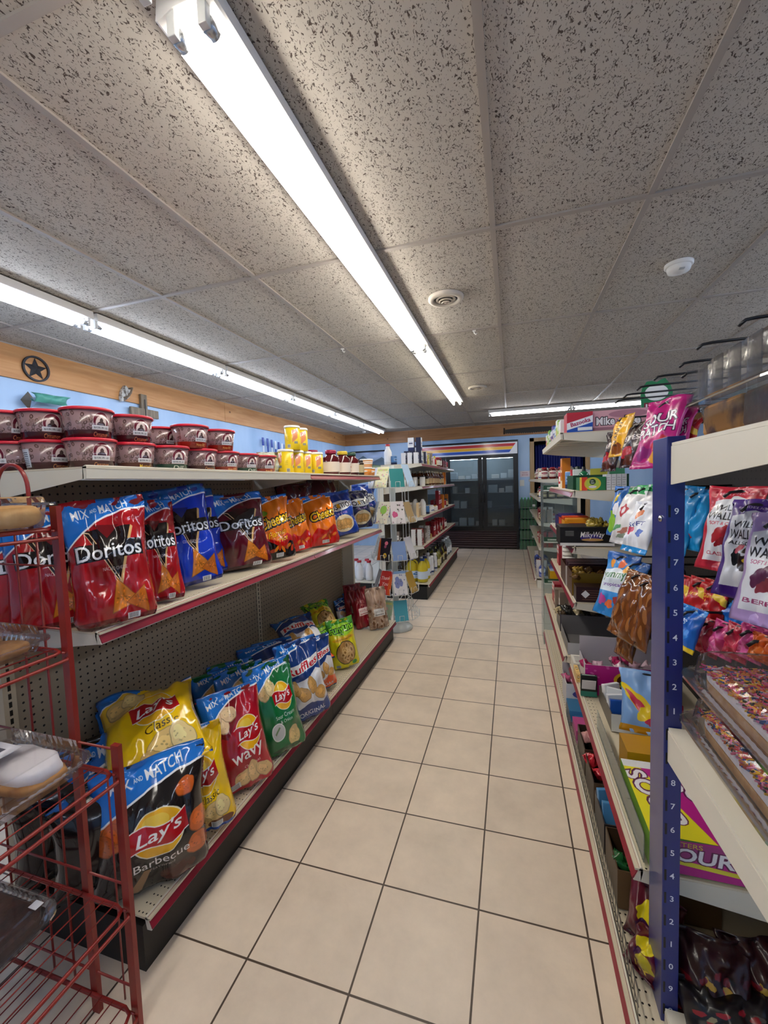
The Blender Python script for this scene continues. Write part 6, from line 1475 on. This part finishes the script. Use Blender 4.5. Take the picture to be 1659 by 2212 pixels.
# ------------------------------------------------------------------ boxed candy
def cbox(x0, x1, y0, y1, z, h, fm, col, label, name='candy_box', top=None, rz=0):
    fr = ['-y'] if top is None else ['-y', '+z']
    mb = MB(); mb.box(x0, x1, y0, y1, z, z+h, front=fr)
    mats = [pm(col), fm]
    if top is not None:
        mats.append(top)
        for i, f in list(mb.mi.items()):
            if i == 1: mb.mi[i] = 2
    o = mb.build(name, mats); tag(o, label, 'box of candy', 'boxed candy on the candy gondola'); return o
def openbox(x0, x1, y0, y1, z, h, col, inner, label, fm=None, fill_=None, back=0, name='open_candy_box', fh=None):
    """open-topped display carton with walls, optional tall back flap, and loose sweets inside"""
    t = .003; fh = fh or h
    mb = MB(); mb.box(x0, x1, y0, y0+t, z, z+fh, front='-y', fmi=1); mb.box(x0, x1, y1-t, y1, z, z+h+back); mb.box(x0, x0+t, y0+t, y1-t, z, z+h); mb.box(x1-t, x1, y0+t, y1-t, z, z+h); mb.box(x0+t, x1-t, y0+t, y1-t, z, z+t)
    o = mb.build(name, [pm(inner), fm or pm(col)]); tag(o, label, 'open candy box', 'open candy boxes on the candy gondola')
    if fill_:
        cols, kind, n = fill_
        rg = random.Random(int(x0*1000+y0*777))
        for k in range(n):
            cx = x0+.02+(x1-x0-.04)*rg.random(); cy = y0+.02+(y1-y0-.04)*(k+.5)/n; c = cols[k % len(cols)]
            if kind == 'bar':
                q = MB().box(-(x1-x0)*.42, (x1-x0)*.42, -.008, .008, 0, h*.85+.02); p_ = q.build('candy_bar', pm(c, rough=.25), None, bevel=.003); p_.matrix_world = Matrix.Translation(((x0+x1)/2, cy, z+t+.001)) @ Matrix.Rotation(R(2*math.sin(k*2)), 4, 'Z') @ Matrix.Rotation(R(-2), 4, 'X')
            elif kind == 'pack':
                q = MB().box(-.035, .035, -.009, .009, 0, h+.03); p_ = q.build('candy_pack', pm(c, rough=.3), None, bevel=.002); p_.matrix_world = Matrix.Translation((x0+.04+(x1-x0-.08)*((k*5) % 3)/2, cy, z+t+.001)) @ Matrix.Rotation(R(30*math.sin(k*3)), 4, 'Z') @ Matrix.Rotation(R(-12+6*math.sin(k)), 4, 'X')
            else:
                p_ = pillow('wrapped_sweet', .05, .05, .028, pm(c, rough=.2, coat=.4), pm(c, rough=.2, coat=.4), seed=k, stand=False, NU=8, NV=8); p_.matrix_world = Matrix.Translation((cx, cy, z+h*.72)) @ Matrix.Rotation(rg.random()*3, 4, 'Z') @ Matrix.Rotation(R(-70+30*rg.random()), 4, 'X')
            tag(p_, '%s %s from the camera in the %s' % (ordi(k), {'bar': 'candy bar', 'pack': 'small candy pack', 'sweet': 'wrapped sweet'}[kind], label.split(' on ')[0].split(' with ')[0].split(' behind')[0].split(' of ')[0]), 'candy', 'sweets in the '+label.split(' on ')[0])
    return o
a = Art(220, 190, 'b92a3c'); a.poly([(0, .10), (1, .40), (1, .70), (0, .40)], 'eef0f4'); a.poly([(0, 0), (1, 0), (1, .40), (0, .10)], '1f4fae')
a.text('Bazooka', .52, .42, .17, 'c8303c', .78, .27, .01, .1, out=('1f4fae', .02)); a.text('BUBBLE GUM', .6, .29, .05, 'e8ecf4', .46, .27); a.rect(.42, .06, .98, .2, 'e4e6ea'); bz = a.mat('box_gum', rough=.35)
a = Art(360, 120, 'd8a4ae'); a.rect(0, 0, 1, .06, '9a6a78'); a.ell(.55, .26, .3, .06, 'b07a8a'); a.text('Mike', .2, .16, .12, 'f0f0f2', .28, 0, .03, 0, ('2a2228', .07)); a.text('and', .42, .16, .08, '2a2228', .1); a.text('Ike', .62, .16, .12, 'f0f0f2', .22, 0, .03, 0, ('2a2228', .07)); mi_ = a.mat('box_mike', rough=.35)
a = Art(240, 120, '2a7a48'); a.rect(0, 0, .3, .5, 'd8402c'); a.rect(.0, 0, .08, .5, 'f0d050'); a.ell(.5, .25, .32, .24, 'd8c040'); a.ell(.5, .25, .25, .20, 'b8cc50'); a.ell(.5, .32, .12, .11, '1c3a26'); a.text('tic', .48, .36, .06, 'eef4ee', .12, 0, .01); a.text('tac', .5, .28, .06, 'eef4ee', .14, 0, .01); a.ell(.5, .13, .15, .05, 'e8e0e8'); tt = a.mat('box_mint', rough=.3)
a = Art(420, 110, '15110f'); a.rect(0, 0, 1, .04, 'e6e6e4'); a.ell(.58, .11, .20, .05, '3a2a7a'); a.ell(.6, .085, .2, .02, 'c89a5a'); a.text('MilkyWay', .6, .145, .10, 'f2f0ee', .44, 0, .012, .25); [a.rect(.1, .14+.02*k, .26, .147+.02*k, '9a9a98') for k in range(4)]; mw = a.mat('box_milky', rough=.35)
a = Art(300, 180, 'c01f88'); 
for k in range(40): a.ell(a.rg.rand(), a.rg.rand()*.6, .018, .018, 'd860b0')
a.ell(.62, .34, .27, .20, 'f0c030'); a.ell(.62, .33, .23, .16, '4a1a10'); a.text('Hubba', .62, .39, .10, 'f4c830', .34, 0, .02, .1); a.text('Bubba', .64, .27, .10, 'f4c830', .36, 0, .02, .1); hb = a.mat('box_hubba', rough=.35)
def sour(w_, top=False):
    a = Art(330, 150 if not top else 300, 'b8228a'); A = a.A
    a.poly([(0, A*.9), (.5, A), (1, A*.7), (1, A), (0, A)], '4a7a28'); a.ell(.3, A*.7, .5, A*.22, 'a03a80'); a.poly([(.1, A*.28), (.95, A*.12), (.95, A*.22), (.1, A*.42)], 'e0d840')
    a.text('TWISTERS', .2, A*.84, .06, 'e0d840', .3); a.text('SOUR', .32, A*.56, .16, 'f0eef4', .46, 0, .03, .1, ('5a1a4a', .05)); a.text('TAFFY', .72, A*.62, .08, 'f0eef4', .26, 0, .01, .1); a.text('COMBO', .74, A*.44, .08, 'f0eef4', .30, 0, .01, .1); a.ell(.8, A*.2, .06, .06, '5aa02a')
    if top: a.poly([(0, 0), (.25, 0), (0, .5)], 'e8e030')
    return a
so = sour(1).mat('box_sour', rough=.35)
a = Art(330, 280, 'b8228a'); A = a.A; a.poly([(0, 0), (.45, 0), (.1, A), (0, A)], 'e8de2a'); a.poly([(.42, A), (.56, A), (1, .2), (1, 0)], 'e0d840'); a.rect(0, A-.1, 1, A, 'e4e4e6')
a.text('SOUR', .16, .40, .17, 'f0eef4', .62, -1.25, .03, 0, ('5a1a4a', .05)); a.text('SOUR', .58, .42, .17, 'f0eef4', .56, -.75, .03, 0, ('5a1a4a', .05)); a.text('COMBO', .80, .28, .08, 'f0eef4', .36, -.75, .01)
so2 = a.mat('box_sour_top', rough=.35)
cbox(.262, .376, 2.215, 2.33, 1.551, .094, bz, 'a82434', 'red, white and blue bubble gum box on the corner of the top candy shelf')
cbox(.379, .655, 2.235, 2.35, 1.551, .096, mi_, 'b07a8a', 'long pink candy box beside the bubble gum box on the top candy shelf')
cbox(.658, .715, 2.225, 2.36, 1.551, .07, pm('d8dada'), 'c8cacc', 'plain white box at the back of the top candy shelf')
y = 2.36
for k, (c, w) in enumerate((('e9ebf4', .10), ('9ac23e', .07), ('a8cc4a', .08), ('7aa8d8', .07), ('2a4aa0', .10), ('5a3a86', .09), ('6a4a90', .08), ('2f8a50', .09), ('8ab83a', .10), ('a8cc4a', .10), ('c84a5a', .08))):
    o = MB().box(.249, .34, y, y+w-.004, 1.551, 1.551+.082+.012*(k % 3), front=['-x', '-y']).build('candy_box', [pm(c), L_(c, 'eef0f0', k % 4)])
    tag(o, '%s candy box along the top candy shelf edge, %s behind the bubble gum box' % (['white', 'green', 'light green', 'pale blue', 'blue', 'purple', 'violet', 'dark green', 'green', 'light green', 'rose'][k], ordi(k)), 'box of candy', 'boxes along the top candy shelf edge'); y += w
# shelf with mints
cbox(.318, .432, 2.215, 2.33, 1.268, .064, tt, '2a6a44', 'green, yellow and red mint box on the second candy shelf')
for k in range(4):
    o = MB().box(.436+.022*k, .456+.022*k, 2.22, 2.31, 1.268, 1.268+.075, front='-y').build('mint_pack', [pm('dfe0e0'), L_('e4e4e2', 'b8b8b8', 4)]); tag(o, 'white mint pack standing right of the mint box, %s in the line' % ordi(k), 'pack of mints', 'white mint packs')
openbox(.31, .57, 2.38, 2.62, 1.268, .075, '123f2a', '184a32', 'dark green open carton of gum packs behind the mint box', fill_=(['e8ecea', '2a8a50', 'd8d040', 'c03040', 'e4e8ea'], 'pack', 9))
SPEC['mouthwash'] = (f_bottle(.026, .125, mat('mouthwash', '8fc4c8', rough=.08, trans=.5, ior=1.3), L_('dfeef0', '2a7a6a', 3), pm('20302e')), 'clear teal mouthwash bottle', 'bottle', .058)
SPEC['green_mw'] = (f_bottle(.026, .12, mat('mouthwash_g', '1f6a48', rough=.1, coat=.3), L_('dfeee4', '1a5a3a', 3), pm('1a1a1c')), 'dark green mouthwash bottle', 'bottle', .058)
fill([.02, 'green_mw', 'mouthwash', 'mouthwash', 'green_mw', 'mouthwash', 'blue_can', .1, 'orange_box', 'cream_box', 'cream_box', 'red_can', 'red_can'], .28, 1.267, 2.36, -1, 'second shelf', 'candy gondola')
# shelf with chocolate bar box
cbox(.228, .47, 2.212, 2.39, .9975, .092, mw, '15110f', 'long black chocolate bar box jutting over the third candy shelf edge')
openbox(.29, .50, 2.42, 2.56, .994, .07, 'b8202c', '8a1a22', 'red open carton on the third candy shelf', fm=L_('b01c28', 'e8dcd8', 1), fill_=(['b8202c', '8a1820', 'c8303a'], 'bar', 5))
openbox(.29, .47, 2.58, 2.72, .994, .09, 'e8a020', 'c88a18', 'amber open carton on the third candy shelf', fill_=(['e8a020', 'd0701a', 'f0b840'], 'bar', 5))
openbox(.29, .46, 2.74, 2.88, .994, .09, 'e0502a', 'c04020', 'orange open carton on the third candy shelf', fill_=(['e0582a', 'c83a20'], 'bar', 5))
openbox(.29, .46, 2.90, 3.10, .994, .09, '3a2a70', '2a1e58', 'purple open carton on the third candy shelf', fill_=(['4a3a86', '2a2050'], 'bar', 5))
for k in range(9):
    p_ = pillow('wrapped_sweet', .045, .04, .024, pm('a8923a', rough=.2, coat=.5), pm('a8923a', rough=.2, coat=.5), seed=k+60, stand=False, NU=8, NV=8)
    p_.matrix_world = Matrix.Translation((.375+.022*(k % 5), 2.25+.05*(k//5)+.01*(k % 3), 1.088+.012*(k//5))) @ Matrix.Rotation(k*1.1, 4, 'Z') @ Matrix.Rotation(R(-75), 4, 'X')
    tag(p_, '%s gold wrapped sweet lying on top of the long black chocolate box' % ordi(k), 'sweet', 'gold sweets on the black chocolate box')
# fourth shelf: chocolates in gold and brown
Mgold = mat('gold_foil', 'a07c2c', rough=.25, metal=.7); 
cbox(.30, .52, 2.212, 2.30, .718, .075, L_('2c1216', '6a4a40', 4), '24100f', 'dark maroon chocolate box with a tilted white price sticker')
o = MB().box(-.014, .014, -.0006, 0, -.014, .014).build('price_sticker', pm('e4e6ea')); o.matrix_world = Matrix.Translation((.342, 2.2112, .757)) @ Matrix.Rotation(R(45), 4, 'Y'); tag(o, 'small white diamond price sticker on the dark maroon chocolate box', 'sticker')
openbox(.295, .56, 2.32, 2.52, .718, .12, '3a2010', '4a2a18', 'brown open chocolate carton on the fourth candy shelf', fm=mat('gold_card', '8a6c24', rough=.3, metal=.5), fill_=(['6a4a28', '9a7a30', '4a2a1a', '9a7a30'], 'sweet', 12))
openbox(.29, .56, 2.54, 2.78, .718, .115, 'd8d4d0', '4a2c20', 'white-sided open carton of dark bars on the fourth candy shelf', fill_=(['3a2430', '6a4a50', '2a1a24', '54383c'], 'bar', 8))
fill([.45, 'white_jar', 'white_jar', .02, 'flour', .02, 'red_box', 'brown_box'], .285, .716, 2.36, -1, 'fourth shelf', 'candy gondola')
# fifth shelf, far bay
openbox(.262, .58, 2.225, 2.52, .442, .06, 'b0b2b8', '6a686a', 'large empty grey open carton on the fifth candy shelf', back=.05)
openbox(.262, .50, 2.56, 2.76, .442, .10, '20203a', '33302e', 'dark open carton behind the empty grey one', fill_=(['5a4a3a', '3a3a3a', 'c8b890'], 'sweet', 8))
fill([.62, 'brown_box', 'brown_box', 'small_tin', 'maroon_box', 'red_box'], .24, .44, 2.22, -1, 'fifth shelf', 'candy gondola')
# near bay lower shelf (z .405)
Z0 = .4095
def flat(x0, x1, y0, y1, z, h, fm, col, label): 
    mb = MB(); mb.box(x0, x1, y0, y1, z, z+h, front=['+z', '-y']); o = mb.build('flat_box', [pm(col), fm]); tag(o, label, 'flat box', 'flat boxes on the near candy shelf'); return o
flat(.272, .36, 2.09, 2.195, Z0, .045, L_('e6e2da', '2a2a2e', 4), 'dcd8d0', 'white flat box with black squares on the near candy shelf corner')
flat(.363, .45, 2.09, 2.195, Z0, .05, L_('d8dce4', '2a4a90', 1), '3a3a40', 'blue and white flat box beside the black-squared one')
flat(.453, .60, 2.09, 2.195, Z0, .05, L_('e4e0d8', '1c1a1c', 3), 'cfc4a8', 'black and white flat box farthest from the aisle')
flat(.27, .287, 1.99, 2.085, Z0, .04, L_('e8c480', 'b08a40', 1), 'd8b468', 'small orange and cream flat box at the shelf edge')
flat(.27, .332, 1.865, 1.88, Z0, .09, L_('1a201e', '2a7a6a', 3, 'd8dcd8'), '141616', 'black and teal flat box at the shelf edge by the pink box')
o = MB().box(-.0265, .0265, -.001, .001, -.05, .0).build('price_card', pm('d6d4d8')); o.matrix_world = Matrix.Translation((.30, 1.852, Z0+.075)) @ Matrix.Rotation(R(18), 4, 'X'); tag(o, 'white price card drooping in front of the black and teal box', 'price card')
openbox(.29, .60, 1.885, 2.04, Z0, .13, 'c01f88', 'b8b4bc', 'bright pink open gum box on the near candy shelf', fm=hb, back=.07, fill_=(['c8a0b0', 'b02a60', 'e0c0cc'], 'sweet', 8))
openbox(.335, .58, 1.62, 1.84, Z0, .065, 'e4e8ea', '5e5650', 'grey-lined open carton of taffy packs on the near candy shelf', back=.0, fill_=(['1c50a8', 'c02030', '2a8ad0', 'e8ecf0', '2a9a50', '1c50a8', 'e4e8ec', '3aa0d8', 'c02030', 'e8ecf0', '2a8ad0', '48a848'], 'pack', 12))
pmat('cord_bag', pouch('7fa8dc', None, [], None, [(.35, .7, .14, .5, 'f0d020'), (.35, .62, .08, .40, 'c8284a'), (.5, .45, .2, .2, 'f0d020'), (.6, .3, .14, .12, 'c8284a')], 'c8901c'), '78a0d8')
o = pillow('candy_bag', .17, .20, .03, AM['cord_bag'], BACK['cord_bag'], seed=77, stand=False, wr=.5, NU=18, NV=22)
o.matrix_world = Matrix.Translation((.42, 1.50, Z0+.07)) @ Matrix.Rotation(R(-12), 4, 'Z') @ Matrix.Rotation(-R(28), 4, 'X'); tag(o, 'light blue and yellow candy bag tipped over the yellow box', 'bag of candy', 'candy bags on the near shelf')
cbox(.325, .56, 1.36, 1.46, Z0, .09, L_('c8981c', 'e8d040', 3, 'b07a18'), 'b8861a', 'mustard yellow candy box under the light blue bag')
o = cbox(.300, .60, 1.055, 1.33, Z0, .085, so, '6a9a2a', 'magenta and green sour taffy box lying just behind the blue post', top=so2)
acr = MB().box(.288, .290, 1.06, 1.62, Z0+.004, Z0+.075).build('acrylic_divider', clearmat('acrylic', 'e8f0f0', .14, .05)); tag(acr, 'clear acrylic strip standing along the edge of the near candy shelf', 'shelf divider')
# bottom deck: wire fence and cartons
ZD = .1545
mb = MB()
for z in (ZD+.002, ZD+.035, ZD+.07): mb.tube([(.247, .935, z), (.247, 2.16, z)], .0014, 5)
y = .94
while y < 2.16: mb.tube([(.247, y, ZD), (.247, y, ZD+.07)], .0011, 4); y += .0254
tag(mb.build('wire_fence', mat('chrome_wire', '8c8a86', rough=.3, metal=.9)), 'low chrome wire fence along the bottom deck of the candy gondola', 'shelf fence')
openbox(.255, .47, 2.23, 2.40, ZD, .13, 'dfe2ea', 'b8b8c0', 'white and blue bubble gum carton on the bottom deck', fm=L_('dfe2ec', '5a5ab0', 1, 'd8b040'), fill_=(['d86a9a', 'e8b0c4'], 'sweet', 6), back=.05)
cbox(.25, .46, 2.07, 2.19, ZD, .075, L_('3a86c0', '16303c', 3, '5aa0d0'), '2a6a98', 'sky blue candy box at the far end of the bottom deck')
cbox(.26, .46, 1.93, 2.05, ZD, .06, L_('c85a9a', 'e0a0c4', 3), 'b84a8a', 'pink and lilac candy box on the bottom deck')
openbox(.262, .50, 1.72, 1.90, ZD, .11, '4a3a30', '3e3028', 'dark brown open carton with pink sweets on the bottom deck', fill_=(['d8a0a0', 'c83040', 'e0c0b8'], 'sweet', 6))
openbox(.262, .50, 1.53, 1.70, ZD, .11, '5a4634', '3a2c22', 'tall brown open carton with red sweets on the bottom deck', fill_=(['c82838', 'e0b0b0', 'c82838'], 'sweet', 6))
openbox(.262, .50, 1.36, 1.51, ZD, .10, '2e2a2c', '3a3434', 'charcoal open carton with blue and pink packs on the bottom deck', fill_=(['4a86b8', 'a02a70', 'c8a0c8'], 'pack', 5))
openbox(.262, .50, 1.19, 1.34, ZD, .11, '6a5034', '4a3826', 'cardboard open carton with green bags on the bottom deck', fill_=(['2a7a3a', '1f5a2c', '8a9a8a'], 'sweet', 7))
pmat('toffee', pouch('5a1428', None, [('ILY', .5, .25, .16, 'e8d040', .4)], None, [(.5, .95, .3, .26, 'd8c820'), (.4, .6, .2, .16, '3a1040'), (.6, .5, .22, .2, 'c0b020')]), '4a1022')
pmat('redyellow', art_plain('2a0c10', [], dots=['1a0a0c', '4a0e16', '9a1420', '160a0c', 'b08a2a', '120a0a', '6a1018']), '1c080c')
pmat('blackmix', art_plain('141114', [], dots=['0c0a0c', '1c181c', '3a1014', '8a8060', '101014', '54504c', '8c1420']), '121014')
for k, (key, x, y, w, h, lean, f, lb) in enumerate((('toffee', .33, 1.12, .13, .13, 20, -30, 'maroon and yellow candy bag propped behind the wire fence'), ('toffee', .30, 1.04, .10, .09, 45, -50, 'purple candy bag leaning on the wire fence near the blue post'),
     ('redyellow', .40, .99, .16, .17, 25, -5, 'red and gold candy bag on the bottom deck just right of the blue post'), ('redyellow', .50, 1.02, .16, .16, 20, 0, 'dark red candy bag second from the blue post on the bottom deck'),
     ('blackmix', .42, .94, .20, .12, 50, 5, 'shiny black candy bag slumped at the near end of the bottom deck'), ('blackmix', .60, .98, .22, .17, 30, -10, 'shiny black candy bag on the bottom deck farthest from the aisle'), ('redyellow', .54, .93, .15, .12, 40, 0, 'dark candy bag with gold and red wrappers at the deck corner'))):
    bag3(key, (x, y, .3), w, h, .09, (lean, 0, f), lb, name='candy_bag', cat='bag of candy', rest=ZD+.001, seed=k+80, group='candy bags on the bottom deck')
openbox(.30, .62, 1.24, 1.40, Z0+.0, .02, 'e0e0dc', 'dcdcd8', 'low white tray on the near candy shelf') if False else None

# green-edged plaque on top of the candy gondola (its mascot face left off)
P0 = at(1418, 860, 'y', 2.46)
rt = empty('shelf_sign', (P0[0], 2.46, 0), label='green-edged display sign with white oval standing on top of the candy gondola', cat='display sign')
def outl(w, h, k): return [(-w+k, -h+k), (w-k, -h+k), (w-k*1.0, -.01), (w+.004-k, .03), (w-.008-k, .065), (w*.55, h+.004-k), (w*.2, h-.006-k), (0, h-.014-k), (-w*.3, h-k-.006), (-w*.65, h-.008-k), (-w+.004+k, .055), (-w-.002+k, .02), (-w+k, -.02)]
zc = P0[2]
MB().prism([(x, z+zc) for x, z in outl(.068, .094, 0)], 'y', 0, .006).build('green_board', pm('1d7a48'), rt)
MB().prism([(.052*math.cos(2*PI*k/32), zc+.028+.040*math.sin(2*PI*k/32)) for k in range(32)], 'y', -.002, 0).build('white_oval', pm('e8eae8'), rt)
mb = MB().box(-.055, .05, -.002, 0, zc-.080, zc-.020); mb.build('red_panel', pm('7a1c28'), rt)
mb = MB()
for i, hgt in enumerate((.018, .018, .014, .018, .012, .018)): mb.box(-.048+.016*i, -.041+.016*i, -.003, -.002, zc-.045, zc-.045+hgt)
mb.build('white_marks', pm('e8e0e0'), rt)
MB().box(-.01, .01, .006, .012, 1.552, zc).build('sign_post', Mhook, rt)

# acrylic tray tower standing past the candy gondola
Ma = clearmat('acrylic2', 'e6eeee', .16, .05)
tw = empty('acrylic_display', (.36, 3.62, 0), label='clear acrylic display stand with three green-edged trays past the candy gondola', cat='display stand')
MB().box(-.125, -.120, -.12, .12, 0, 1.30).build('side_panel', Ma, tw); MB().box(.120, .125, -.12, .12, 0, 1.30).build('side_panel', Ma, tw); MB().box(-.12, .12, .116, .12, 0, 1.30).build('back_sheet', Ma, tw)
for z in (1.235, .83, .50): 
    t_ = MB().box(-.119, .119, -.15, .115, z, z+.008).build('tray', pm('dfe6ea'), tw)
    MB().box(-.119, .119, -.155, -.15, z-.0, z+.045, front='-y').build('tray_front', [pm('1f4a38'), L_('1f4a38', 'c8d4cc', 3, 'a0b0a8')], t_); MB().box(-.1195, -.1165, -.15, .115, z+.008, z+.045).build('tray_side', pm('26503c'), t_)
o = MB(); o.box(.285, .47, 3.50, 3.70, .509, .512); o.box(.285, .47, 3.5, 3.503, .512, .60); o.box(.285, .288, 3.503, 3.70, .512, .60)
tag(o.build('open_candy_box', pm('d8a81c')), 'yellow-edged open box in the lowest tray of the acrylic stand', 'open box')
